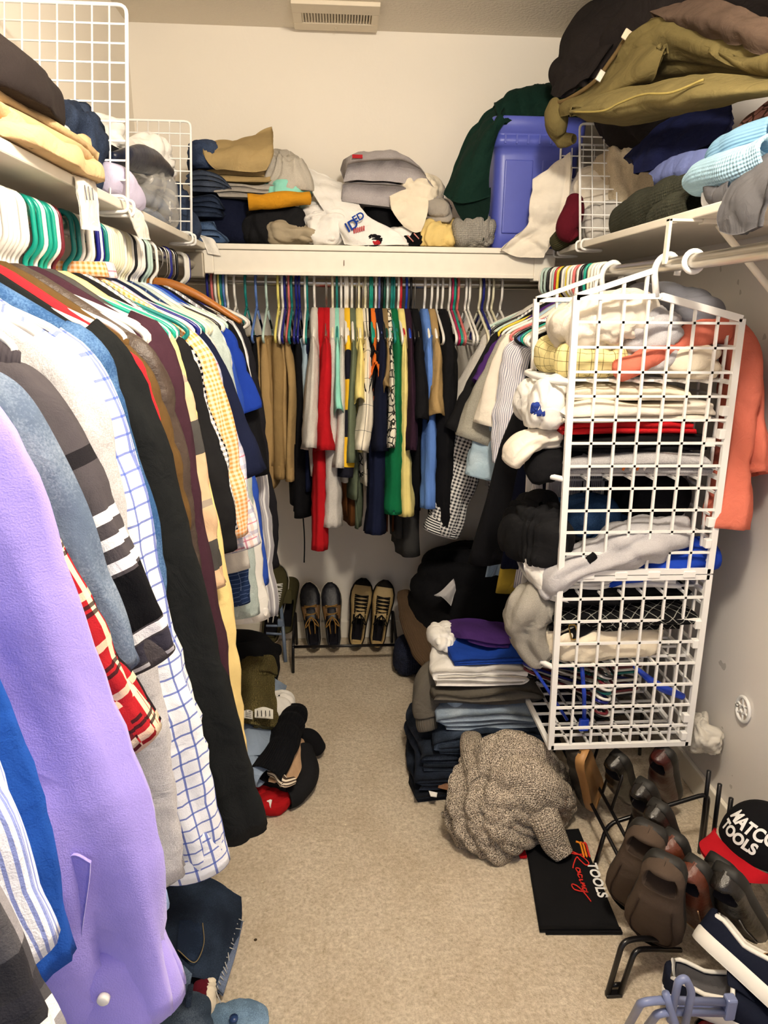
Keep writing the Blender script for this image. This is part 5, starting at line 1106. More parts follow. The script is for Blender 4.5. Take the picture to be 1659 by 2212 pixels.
tag(sheet('floral_blouse', [[at(1568, 295, X=.92), at(1610, 255, X=.96), at(1680, 210, X=1.0)], [at(1580, 300, X=.90), at(1625, 275, X=.93), at(1690, 240, X=.96)]], fab('c58e84', kind='print', c2='5a4038'), amp=.01, seed=155, th=.012, nv=20), 'dusty pink printed blouse at the right end of the shelf pile', 'blouse', G_RS)
gs = thing('grey_sweatshirt', 'grey sweatshirt with its sleeve hanging off the right shelf edge', 'sweatshirt', at(1600, 430, X=.80), G_RS)
GSW = fab('5c5b5e', wr=.3)
sheet('sleeve', [[at(1590, 390, X=.80), at(1630, 355, X=.82), at(1680, 330, X=.85)], [at(1565, 430, X=.77), at(1610, 410, X=.765), at(1665, 385, X=.77)], [at(1552, 470, X=.762), at(1600, 460, X=.755), at(1645, 455, X=.76)], [at(1560, 500, X=.762), at(1595, 507, X=.757), at(1640, 490, X=.762)]], GSW, gs, amp=.008, seed=156, th=.012)
loft('hem', [at(1545, 405, X=.81), at(1560, 425, X=.80), at(1590, 405, X=.80)], [(.02, .025), (.026, .03), (.02, .02)], (0, 1, 0), GSW, gs, amp=.008, seed=157)
rs('folded_shirt', 'white shirt under the grey sweatshirt at the frame edge', 'shirt', 1.15, 1.40, ZS1, 1.74, WHT, 158, x0=.80)
rs('folded_shirt', 'white and navy shirt beneath the light blue sweater', 'shirt', 1.42, 1.66, ZS1, 1.735, fab('e4e6ec', kind='plaid', sv=((.05, .012, 0, '1c2340', 1),)), 159, x0=.81)
# jackets on top
BJ = fab('241f1e', wr=.3); BRJ = fab('57473c', wr=.3); OJ = fab('6d613c', wr=.3)
bj = thing('black_jacket', 'big black jacket heaped up to the ceiling on the right shelf', 'jacket', (.9, 2.2, 2.0), G_RS)
heap('body', (.975, 2.12, 2.04), (.30, .80, .36), BJ, bj, seed=161, amp=.17, rx=-.42, freq=3.2, nu=90, nv=48)
sheet('front', [[A(1300, -10, 2.57), A(1380, -30, 2.47), A(1470, -40, 2.27)], [A(1230, 70, 2.57), A(1290, 50, 2.45), A(1390, 20, 2.27)], [A(1200, 140, 2.55), A(1250, 130, 2.43), A(1340, 100, 2.27)], [A(1205, 205, 2.52), A(1240, 215, 2.42), A(1290, 180, 2.32)]], BJ, bj, amp=.035, freq=20, seed=162, th=.02)
tag(sheet('brown_jacket', [[at(1400, 20, Y=2.0), at(1480, 5, Y=1.9), at(1580, 20, Y=1.75), at(1700, 60, Y=1.6)], [at(1430, 40, Y=1.94), at(1490, 40, Y=1.84), at(1580, 55, Y=1.7), at(1700, 95, Y=1.55)], [at(1440, 60, Y=1.96), at(1510, 75, Y=1.84), at(1600, 90, Y=1.7), at(1700, 130, Y=1.55)]], BRJ, amp=.014, seed=163, th=.016), 'brown jacket between the black and olive jackets', 'jacket', G_RS)
oj = thing('olive_jacket', 'olive green jacket with a zip draped on the right shelf pile', 'jacket', (.85, 1.9, 1.95), G_RS)
sheet('back_panel', [[A(1365, 70, 2.05), A(1430, 35, 1.95), A(1530, 60, 1.8), A(1640, 95, 1.65), A(1720, 80, 1.55)], [A(1345, 110, 2.10), A(1420, 80, 1.95), A(1510, 105, 1.8), A(1610, 140, 1.65), A(1720, 130, 1.52)], [A(1330, 150, 2.15), A(1410, 130, 2.0), A(1500, 150, 1.88), A(1600, 160, 1.72), A(1720, 170, 1.55)], [A(1290, 190, 2.2), A(1400, 165, 2.1), A(1500, 170, 1.98), A(1600, 175, 1.85), A(1720, 185, 1.68)]], OJ, oj, nu=44, nv=36, amp=.03, freq=16, seed=164, th=.014)
sheet('front_panel', [[A(1355, 75, 2.12), A(1385, 70, 2.06), A(1410, 95, 1.98), A(1430, 110, 1.92)], [A(1310, 140, 2.18), A(1345, 145, 2.08), A(1380, 140, 1.98), A(1440, 100, 1.92)], [A(1260, 190, 2.24), A(1300, 190, 2.12), A(1360, 175, 2.0), A(1420, 150, 1.95)], [A(1200, 225, 2.32), A(1240, 225, 2.2), A(1310, 205, 2.08), A(1400, 175, 2.0)], [A(1190, 260, 2.34), A(1230, 245, 2.24), A(1300, 225, 2.12), A(1390, 190, 2.05)]], OJ, oj, amp=.020, freq=20, seed=165, th=.012)
sheet('sleeve', [[A(1240, 225, 2.22), A(1300, 205, 2.1), A(1400, 185, 1.95), A(1520, 168, 1.78), A(1720, 165, 1.55)], [A(1228, 240, 2.16), A(1300, 225, 2.03), A(1400, 205, 1.88), A(1520, 190, 1.70), A(1720, 180, 1.48)], [A(1240, 252, 2.17), A(1310, 250, 2.03), A(1410, 240, 1.88), A(1520, 218, 1.70), A(1720, 195, 1.48)], [A(1270, 262, 2.22), A(1350, 268, 2.1), A(1440, 255, 1.95), A(1540, 230, 1.78), A(1720, 200, 1.55)]], fab('776b44', wr=.3), oj, nu=44, amp=.012, freq=22, seed=166, th=.016)
tube('seam_piping', cr([A(1238, 242, 2.135), A(1300, 240, 2.00), A(1340, 222, 1.94), A(1390, 204, 1.86), A(1450, 200, 1.77), A(1520, 172, 1.70)], 40), .0028, fab('a08f52'), oj, 6)
tube('zip', cr([A(1360, 72, 2.09), A(1320, 130, 2.13), A(1280, 180, 2.18), A(1220, 218, 2.27), A(1200, 222, 2.32)], 30), .006, fab('6a5636'), oj, 6)
pz = A(1297, 163, 2.12); box('zip_pull', pz - [.009, .002, .016], pz + [.009, .002, .014], plastic('cfcfcb', .25, 'zippull', metal=1.0), oj, .004, rot=Matrix.Rotation(.5, 3, 'Y'))
pz = A(1355, 75, 2.07); box('zip_tab', pz - [.012, .003, .014], pz + [.012, .003, .012], fab('e3cdb2'), oj, .003, rot=Matrix.Rotation(.5, 3, 'Y'))
loft('collar', [A(1195, 225, 2.34), A(1200, 258, 2.32), A(1212, 300, 2.33), A(1240, 300, 2.28)], [(.015, .03), (.035, .04), (.02, .03), (.01, .012)], (1, 0, 0), OJ, oj, amp=.01, seed=167)
# ------------------------------------------------------------------ floor piles
Zp = lambda px, py, z: at(px, py, Z=z)
G_FL, G_FR, G_FJ = 'clothes piled on the floor at left', 'clothes stacked on the floor at right', 'jeans dropped on the floor under the left rod'
def zs(rows): return [[Zp(*p) for p in r] for r in rows]
# left pile
bjk = thing('black_fleece', 'black fleece jacket crumpled at the bottom of the left floor pile', 'jacket', (-.2, 1.9, 0), G_FL)
heap('body', (-.235, 2.0, .0), (.26, .32, .10), BLACK, bjk, seed=201, amp=.2)
loft('sleeve', [Zp(640, 1600, .09), Zp(668, 1598, .075), Zp(690, 1618, .035)], [(.035, .03), (.034, .03), (.022, .02)], (0, 0, 1), BLACK, bjk, amp=.008, seed=202, open1=False)
loft('sleeve', [Zp(655, 1620, .09), Zp(665, 1670, .06), Zp(648, 1710, .04), Zp(620, 1725, .04)], [(.03, .03), (.036, .035), (.034, .03), (.03, .028)], (0, 0, 1), BLACK2, bjk, amp=.01, seed=203)
loft('front_edge', [Zp(530, 1672, .08), Zp(580, 1680, .08), Zp(625, 1690, .08)], [(.03, .03), (.035, .03), (.03, .03)], (0, 0, 1), BLACK2, bjk, amp=.01, seed=214)
RSH = tag(heap('red_shirt', Zp(578, 1738, 0) + [0, .0, 0], (.15, .12, .06), fab('a11318'), seed=204, amp=.25), 'red shirt with a white tag at the front of the left floor pile', 'shirt', G_FL)
sheet('fabric_tag', zs([[(576, 1725, .06), (588, 1728, .06)], [(578, 1738, .05), (585, 1742, .05)], [(580, 1750, .035), (586, 1750, .035)]]), WHT, RSH, nu=8, nv=12, th=.001, amp=.002)
tag(loft('white_sock', [Zp(530, 1765, .02), Zp(545, 1768, .02), Zp(560, 1766, .018)], [(.018, .014), (.022, .017), (.018, .014)], (0, 0, 1), WHT, amp=.006, seed=205), 'white sock edge below the red shirt', 'sock', G_FL)
tn = thing('tan_shirt', 'tan shirt with brown and white striped trim in the left floor pile', 'shirt', Zp(610, 1690, .1), G_FL)
sheet('body', zs([[(655, 1572, .10), (662, 1580, .09), (660, 1600, .08)], [(635, 1600, .13), (650, 1610, .11), (655, 1630, .09)], [(610, 1640, .13), (630, 1655, .12), (648, 1665, .09)], [(580, 1685, .12), (605, 1690, .115), (636, 1690, .09)]]), fab('c9a683', wr=.3), tn, amp=.008, seed=206, th=.012)
TRIM = fab('e9dcc6', kind='plaid', su=((.009, .004, 0, '4a3a30', 1),))
loft('striped_trim', [Zp(583, 1668, .132), Zp(600, 1672, .138), Zp(615, 1690, .12), Zp(635, 1686, .11)], [(.010, .010), (.014, .014), (.013, .013), (.010, .010)], (0, 0, 1), TRIM, tn, amp=.003, seed=207)
tag(loft('black_sweater', [Zp(640, 1535, .13), Zp(625, 1570, .16), Zp(605, 1625, .165), Zp(575, 1675, .14)], [(.040, .032), (.046, .036), (.046, .036), (.05, .036)], (1, 0, 0), fab('0d0e12', kind='rib'), amp=.010, seed=208, open0=False, nv=36), 'black ribbed sweater sleeve lying across the left floor pile', 'sweater', G_FL)
sbf = thing('light_blue_trousers', 'grey-blue cotton trousers folded in the left floor pile', 'trousers', Zp(540, 1640, .1), G_FL)
GBL = fab('8b9bb0', wr=.35)
sheet('folded_leg', zs([[(490, 1560, .18), (520, 1560, .20), (550, 1562, .20), (585, 1568, .17)], [(490, 1600, .17), (520, 1602, .185), (550, 1602, .19), (584, 1605, .165)], [(492, 1630, .16), (520, 1635, .17), (550, 1632, .17), (583, 1630, .15)]]), GBL, sbf, amp=.006, seed=209, th=.02)
loft('leg', [Zp(500, 1640, .12), Zp(520, 1650, .13), Zp(550, 1665, .13), Zp(570, 1680, .12)], [(.03, .03), (.034, .03), (.034, .03), (.026, .025)], (0, 0, 1), GBL, sbf, amp=.008, seed=210)
loft('leg', [Zp(490, 1620, .10), Zp(500, 1655, .10), Zp(510, 1690, .08)], [(.03, .03), (.034, .03), (.024, .025)], (1, 0, 0), GBL, sbf, amp=.008, seed=211)
tag(sheet('folded_shirt', zs([[(588, 1462, .16), (602, 1472, .15), (618, 1482, .12)], [(590, 1490, .15), (602, 1498, .14), (612, 1505, .12)], [(595, 1515, .14), (600, 1522, .13), (602, 1528, .12)]]), GBL, amp=.004, seed=212, th=.01), 'grey-blue collar sticking out beside the olive knit', 'shirt', G_FL)
tag(heap('white_shirt', Zp(605, 1560, .06), (.09, .16, .10), WHT, seed=213, amp=.22), 'white tee wedged between olive knit and black sleeve', 't-shirt', G_FL)
OLK = fab('3f3820', kind='tweed', c2='74693f', wr=.3)
olk = thing('olive_knit_cap', 'olive knit hat and scarf with two woven labels on the left floor pile', 'knit hat', Zp(555, 1565, .2), G_FL)
sheet('body', zs([[(520, 1425, .19), (550, 1420, .23), (585, 1425, .22)], [(508, 1470, .20), (545, 1465, .26), (592, 1468, .21)], [(512, 1505, .21), (550, 1505, .27), (598, 1510, .20)], [(505, 1540, .21), (552, 1535, .26), (603, 1545, .19)], [(500, 1560, .19), (550, 1565, .23), (604, 1573, .17)]]), OLK, olk, amp=.012, freq=22, seed=215, th=.03)
sheet('flap', zs([[(570, 1415, .24), (590, 1418, .23), (600, 1440, .20)], [(560, 1450, .26), (580, 1450, .25), (601, 1456, .21)]]), OLK, olk, amp=.005, seed=216, th=.012, nv=16)
for (x0, y0, x1, y1, arch) in ((527, 1533, 546, 1553, 0), (550, 1530, 590, 1552, 1)):
    lb_ = sheet('woven_label', zs([[(x0, y0 + 2, .268), ((x0+x1)/2, y0 - 3*arch, .275), (x1, y0 + 3, .258)], [(x0, y1-2, .258), ((x0+x1)/2, y1-1, .262), (x1, y1+1, .245)]]), fab('d8d6cc', wr=.1), olk, nu=10, nv=6, amp=.0, th=.0015)
    for k in range(4):
        f = (k+.7)/4.6
        if arch: tube('label_mark', [Zp(x0+(x1-x0)*f, y0+5, .276), Zp(x0+(x1-x0)*f+1, y1-5, .268)], .0012, BLACK, olk, 5)
        else: tube('label_mark', [Zp(x0+4, y0+3+k*4, .272), Zp(x1-4, y0+4+k*4, .272)], .0008, BLACK, olk, 5)
tag(heap('navy_sweater', (-.37, 2.12, 0), (.22, .40, .15), NAVY, seed=217, amp=.15), 'navy sweater in the shadow behind the left floor pile', 'sweater', G_FL)
tag(heap('black_coat', (-.42, 2.46, 0), (.36, .34, .22), BLACK, seed=218, amp=.2), 'black coat slumped under the suit jacket', 'coat', G_FL)
tag(loft('black_shoe_bag', [Zp(520, 1410, .16), Zp(560, 1405, .15), Zp(598, 1405, .13)], [(.05, .04), (.05, .04), (.03, .03)], (0, 0, 1), BLACK, amp=.01, seed=219, open1=False), 'black rounded bag above the olive knit', 'bag', G_FL)
# jeans under the left rod
dj = thing('dark_jeans', 'dark indigo jeans with a patch pocket and frayed hem on the carpet at left', 'jeans', (-.35, 1.3, 0), G_FJ)
INDIGO = fab('1a2230', kind='denim', c2='2f3c50')
sheet('seat', zs([[(330, 1895, .06), (400, 1885, .07), (470, 1910, .06), (520, 1940, .03)], [(320, 1960, .07), (390, 1950, .085), (460, 1965, .07), (520, 1985, .03)], [(320, 2040, .07), (380, 2040, .08), (450, 2050, .06), (505, 2060, .02)], [(330, 2110, .05), (390, 2110, .06), (440, 2120, .045), (480, 2140, .015)]]), INDIGO, dj, amp=.008, freq=18, seed=221, th=.045)
sheet('pocket', zs([[(388, 1988, .092), (415, 1988, .088), (438, 1994, .08)], [(384, 2020, .092), (412, 2025, .086), (440, 2040, .076)], [(382, 2050, .088), (400, 2070, .082), (420, 2078, .074)]]), fab('182234', kind='denim', c2='2d3c56'), dj, amp=.001, seed=222, th=.004, nu=14, nv=14)
STT = fab('8a7a58')
tube('stitching', cr(zs([[(438, 1994, .085), (440, 2040, .081), (420, 2079, .079), (384, 2052, .093)]])[0], 24), .0011, STT, dj, 5)
for k in range(16):
    f = k/15; p = Zp(516-50*f, 1985+155*f, .04); rr_ = random.Random(k)
    tube('frayed_thread', [p, p + [rr_.uniform(.0, .014), rr_.uniform(-.02, .01), -.012]], .0011, fab('b9b8b4'), dj, 5)
sheet('hem', zs([[(512, 1975, .042), (526, 1990, .03)], [(492, 2050, .034), (508, 2065, .026)], [(466, 2135, .028), (482, 2150, .02)]]), fab('4a5468', kind='denim'), dj, amp=.004, seed=223, th=.006, nu=8)
gjn = thing('grey_jeans', 'faded grey-blue jeans with belt loops at the bottom left corner', 'jeans', (-.36, 1.08, 0), G_FJ)
FJ = fab('3f4f63', kind='denim', c2='7d8fa6')
heap('body', (-.38, 1.06, 0), (.2, .22, .085), FJ, gjn, seed=224, amp=.18)
sheet('waistband', zs([[(345, 2085, .10), (385, 2080, .11), (415, 2105, .10)], [(350, 2110, .095), (385, 2110, .105), (410, 2130, .095)], [(350, 2140, .09), (380, 2150, .10), (405, 2160, .09)]]), FJ, gjn, amp=.006, seed=225, th=.012)
for x, y in ((392, 2120), (412, 2150)): loft('belt_loop', [Zp(x, y-22, .108), Zp(x-3, y, .115), Zp(x-6, y+24, .103)], [(.006, .003)]*3, (1, 0, 0), fab('2a3648', kind='denim'), gjn, nv=10, nu=10, open1=False)
tag(heap('maroon_cloth', Zp(430, 2190, 0), (.045, .09, .06), fab('5c1524'), seed=226, amp=.2), 'maroon cloth wedged beside the grey jeans', 'cloth', G_FJ)
tag(heap('cream_cloth', Zp(446, 2185, 0), (.03, .09, .05), CREAMW, seed=227, amp=.2), 'cream cloth wedged beside the maroon one', 'cloth', G_FJ)
pj = thing('pale_jeans', 'pale jeans with a blue button at the bottom edge', 'jeans', Zp(500, 2205, 0), G_FJ)
heap('body', Zp(500, 2225, 0), (.15, .09, .03), fab('5f7890', kind='denim'), pj, seed=228, amp=.15)
p = Zp(505, 2202, .034); tube('button', [p, p + [0, 0, .005]], .009, plastic('27406e', .3, 'bluebutton'), pj, 16)

# ------------------------------------------------------------------ right floor stack
def fr(name, label, cat, x0, x1, y0, y1, z0, z1, n, mat, seed, rz=0.0, wob=1.0, group=G_FR, ry=0.0):
    return tag(folded(name, ((x0+x1)/2, (y0+y1)/2, z0), (x1-x0), (y1-y0), z1-z0, n, mat, seed=seed, rz=rz, wob=wob, ry=ry), label, cat, group)
NJ = fab('1a202c', kind='denim', c2='323c50'); NJ2 = fab('151a24', kind='denim', c2='29313f')
fr('folded_jeans', 'indigo jeans at the very bottom of the right floor stack', 'jeans', .235, .56, 1.79, 2.12, 0, .05, 2, NJ2, 231)
j2 = fr('folded_jeans', 'navy jeans with a brown leather patch low in the right floor stack', 'jeans', .245, .57, 1.80, 2.12, .05, .105, 3, NJ, 232)
lp = sheet('leather_patch', zs([[(948, 1688, .075), (975, 1693, .075), (1000, 1698, .075)], [(946, 1702, .06), (972, 1708, .06), (998, 1712, .06)]]), fab('7a4f2c', kind='leather', rough=.5), j2, nu=10, nv=6, amp=.0, th=.002)
sheet('white_tag', zs([[(926, 1708, .05), (945, 1712, .05)], [(930, 1720, .045), (943, 1722, .045)]]), WHT, j2, nu=6, nv=6, amp=.001, th=.001)
fr('folded_jeans', 'dark jeans with pale seams third up in the right floor stack', 'jeans', .25, .58, 1.81, 2.12, .105, .165, 3, fab('1d2430', kind='denim', c2='424c5e'), 233)
fr('folded_jeans', 'blue jeans directly under the pale pair', 'jeans', .30, .62, 1.82, 2.14, .165, .22, 3, fab('242d3c', kind='denim', c2='4c596e'), 234)
lj = fr('folded_jeans', 'pale light-wash jeans in the right floor stack', 'jeans', .32, .585, 1.84, 2.12, .222, .30, 3, fab('8b9cb0', kind='denim', c2='b6c4d0'), 235, wob=.8)
sheet('waistband', zs([[(968, 1500, .30), (985, 1503, .305), (1000, 1506, .30)], [(965, 1530, .27), (982, 1533, .275), (998, 1536, .27)], [(962, 1558, .245), (978, 1562, .245), (992, 1566, .24)]]), fab('9fb7cf', kind='denim', c2='c6d6e4'), lj, amp=.003, seed=236, th=.01, nu=12, nv=14)
p = Zp(972, 1550, .262); tube('brass_rivet', [p, p + [-.002, -.006, .002]], .007, plastic('8a5a34', .4, 'copper', metal=.7), lj, 12)
gsw = thing('grey_sweatshirt', 'taupe grey sweatshirt with a cuffed sleeve hanging down the right floor stack', 'sweatshirt', (.40, 1.95, .30), G_FR)
TG = fab('5f5a52', wr=.35)
folded('body', (.44, 1.98, .302), .30, .27, .06, 2, TG, gsw, seed=237)
loft('sleeve', [Zp(1000, 1450, .35), Zp(955, 1450, .36), Zp(928, 1475, .33), Zp(918, 1520, .27), Zp(920, 1545, .235)], [(.045, .03), (.05, .034), (.046, .036), (.04, .034), (.036, .03)], (1, 0, 0), TG, gsw, amp=.012, seed=238, nv=34)
loft('cuff', [Zp(920, 1540, .24), Zp(922, 1560, .215), Zp(925, 1575, .195)], [(.032, .028), (.034, .03), (.032, .028)], (1, 0, 0), fab('5a554e', kind='rib'), gsw, nv=8, amp=.002)
loft('collar_fold', [Zp(1000, 1432, .375), Zp(1040, 1430, .385), Zp(1075, 1442, .375)], [(.02, .02), (.026, .024), (.02, .02)], (0, 0, 1), TG, gsw, amp=.006, seed=239, open0=True)
fr('folded_t_shirt', 'white folded tee in the right floor stack', 't-shirt', .30, .56, 1.86, 2.12, .365, .42, 3, WHT, 240)
fr('folded_t_shirt', 'bright blue folded tee under the purple one', 't-shirt', .335, .57, 1.88, 2.12, .42, .445, 2, fab('1a3f9a'), 241)
tag(sheet('purple_t_shirt', zs([[(965, 1342, .46), (1000, 1335, .48), (1050, 1340, .47), (1105, 1350, .45)], [(962, 1358, .46), (1000, 1360, .485), (1050, 1365, .475), (1108, 1375, .455)], [(975, 1375, .45), (1010, 1382, .47), (1055, 1392, .465), (1100, 1395, .45)]]), fab('3f2560'), amp=.008, seed=242, th=.016), 'purple tee topping the right floor stack', 't-shirt', G_FR)
tag(heap('white_shirt', (.33, 2.04, .42), (.07, .16, .045), WHT, seed=243, amp=.25), 'white tee with a fringe behind the blue one', 't-shirt', G_FR)
bfl = thing('brown_trousers', 'brown corduroy trouser leg slanting from the back wall to the floor stack', 'trousers', Zp(950, 1470, 0), G_FR)
loft('leg', [at(872, 1278, Y=2.80), at(890, 1330, Y=2.65), at(922, 1400, Y=2.45), at(955, 1462, Y=2.25)], [(.03, .012), (.05, .02), (.065, .025), (.04, .02)], (1, 0, 0), fab('5d4a38', kind='rib'), bfl, amp=.008, seed=244, open1=False)
tag(heap('navy_knit_hat', at(885, 1415, Y=2.62) * [1, 1, 0], (.14, .16, .15), fab('161a2a', kind='tweed', c2='2c3146'), seed=245, amp=.12), 'dark navy tweed bundle between the shoes and the brown trousers', 'bundle', G_FR)
for k, (c, s, m_, lab) in enumerate((((.54, 2.68, 0), (.46, .44, .54), BLACK, 'large black coat slumped in the right back corner'), ((.86, 2.36, 0), (.34, .60, .40), NAVY, 'dark navy coat slumped behind the organizer'), ((.62, 2.28, 0), (.2, .22, .34), BLACK2, 'black sweater slumped behind the floor stack'))):
    tag(heap('slumped_coat', c, s, m_, seed=250+k, amp=.16), lab, 'coat', G_FR)
tag(sheet('white_rag', [[A(980, 1250, 2.44), A(983, 1262, 2.42), A(985, 1275, 2.42)], [A(955, 1275, 2.42), A(965, 1285, 2.40), A(978, 1300, 2.41)], [A(937, 1285, 2.42), A(955, 1290, 2.40), A(975, 1310, 2.41)]], fab('b9b7b8'), amp=.008, seed=255, th=.006, nu=16, nv=16), 'pale rag caught on the slumped black coat', 'rag', G_FR)
# heather knit sweater
TW = fab('564b40', kind='tweed', c2='d6c9b6', wr=.3)
sw_ = thing('tweed_sweater', 'speckled brown-grey wool sweater tossed on the carpet at right', 'sweater', (.46, 1.7, 0), G_FR)
sheet('body', zs([[(1010, 1640, .20), (1060, 1620, .25), (1120, 1610, .25), (1180, 1625, .20), (1200, 1650, .15)], [(1000, 1690, .17), (1060, 1670, .24), (1130, 1665, .24), (1195, 1680, .18), (1222, 1705, .09)], [(990, 1740, .10), (1050, 1730, .18), (1130, 1725, .20), (1190, 1740, .14), (1228, 1752, .05)], [(976, 1770, .04), (1040, 1780, .11), (1110, 1785, .14), (1170, 1790, .10), (1220, 1800, .03)], [(990, 1810, .012), (1040, 1830, .03), (1100, 1835, .05), (1140, 1830, .05), (1180, 1830, .03)], [(1020, 1828, .006), (1050, 1844, .008), (1090, 1842, .01), (1125, 1832, .015), (1150, 1830, .015)]]), TW, sw_, nu=84, nv=84, amp=.055, freq=30, seed=261, th=.012)
heap('bulk', (.47, 1.76, 0), (.16, .2, .09), TW, sw_, seed=262, amp=.1)
loft('sleeve', [Zp(1018, 1590, .22), Zp(1020, 1612, .23), Zp(1028, 1645, .22), Zp(1050, 1685, .20)], [(.032, .02), (.036, .026), (.04, .034), (.05, .04)], (1, 0, 0), TW, sw_, amp=.006, seed=263, open0=True)
loft('sleeve', [Zp(1160, 1730, .16), Zp(1180, 1775, .12), Zp(1200, 1820, .06), Zp(1218, 1850, .03)], [(.05, .04), (.045, .036), (.04, .03), (.03, .022)], (1, 0, 0), TW, sw_, amp=.007, seed=264)
# black drawstring bag with lettering
bg = thing('black_bag', 'flat black fabric bag reading TOOLS Racing on the carpet', 'bag', Zp(1230, 1950, 0))
BG = fab('131315', wr=.12)
c4 = [Zp(1132, 1800, .012), Zp(1250, 1790, .012), Zp(1340, 2008, .012), Zp(1166, 2008, .012)]
lerp2 = lambda u, v: (c4[0]*(1-u) + c4[1]*u)*(1-v) + (c4[3]*(1-u) + c4[2]*u)*v
sheet('panel', [[lerp2(u, v) for u in (0, .5, 1)] for v in (0, .5, 1)], BG, bg, amp=.002, freq=10, seed=271, th=.010, nu=24, nv=24)
sheet('folded_edge', [[lerp2(u, v) - [0, 0, .004] + [.004, -.006*k, 0] for u in (.05, .5, 1)] for k, v in ((0, .97), (1, 1.0))], BLACK, bg, nu=14, nv=5, amp=.001, th=.006)
vx = lerp2(.5, 1) - lerp2(.5, 0); vx[2] = 0; Lb = np.linalg.norm(vx); vx /= Lb; vy = np.array([-vx[1], vx[0], 0]); ZT = .0155
WHP, RDP, ORP = fab('f4f3f0', wr=.05), fab('d8342c', wr=.05), fab('f0902a', wr=.05)
o_ = Zp(1268, 1864, ZT); o_[2] = ZT
text_mesh('lettering', 'TOOLS', .036, WHP, bg, o_ , vx, vy, .0012, 0, .0006, sp=1.02)
scr = [[(-.06, .0), (-.045, .022), (-.02, .036), (-.012, .026), (-.03, .014), (-.04, .008), (-.015, -.006), (.0, -.012)], [(-.052, .034), (-.05, .01), (-.058, -.014)],
       [(.012, .004), (.002, .006), (.0, -.004), (.012, -.002), (.014, .006), (.018, -.004)], [(.034, .004), (.024, .006), (.022, -.004), (.034, -.002)], [(.040, .005), (.040, -.004), (.046, -.002)],
       [(.050, -.004), (.052, .006), (.054, .0), (.060, .006), (.062, -.004)], [(.078, .005), (.068, .006), (.068, -.004), (.078, .0), (.080, .008), (.074, -.024), (.056, -.028), (.062, -.014), (.088, .0), (.11, .008)]]
o2 = Zp(1247, 1876, ZT)
for pts in scr: tube('script_stroke', [o2 + vx*(x*1.0) + vy*(y*1.0) - [0, 0, o2[2]-ZT-.001] for x, y in cr(np.array(pts), 26)], .0017, RDP, bg, 6)
for k in range(3): tube('flame_stroke', cr([Zp(1244+k*6, 1818+k*2, ZT+.001), Zp(1253+k*6, 1822, ZT+.001), Zp(1258+k*6, 1838, ZT+.001), Zp(1262+k*6, 1852, ZT+.001)], 14), [.003]*13 + [.001], (ORP, ORP, RDP)[k], bg, 6)
p = Zp(1127, 1843, .008); box('red_tab', p - [.009, .016, .004], p + [.011, .016, .004], fab('c01820'), bg, .001)
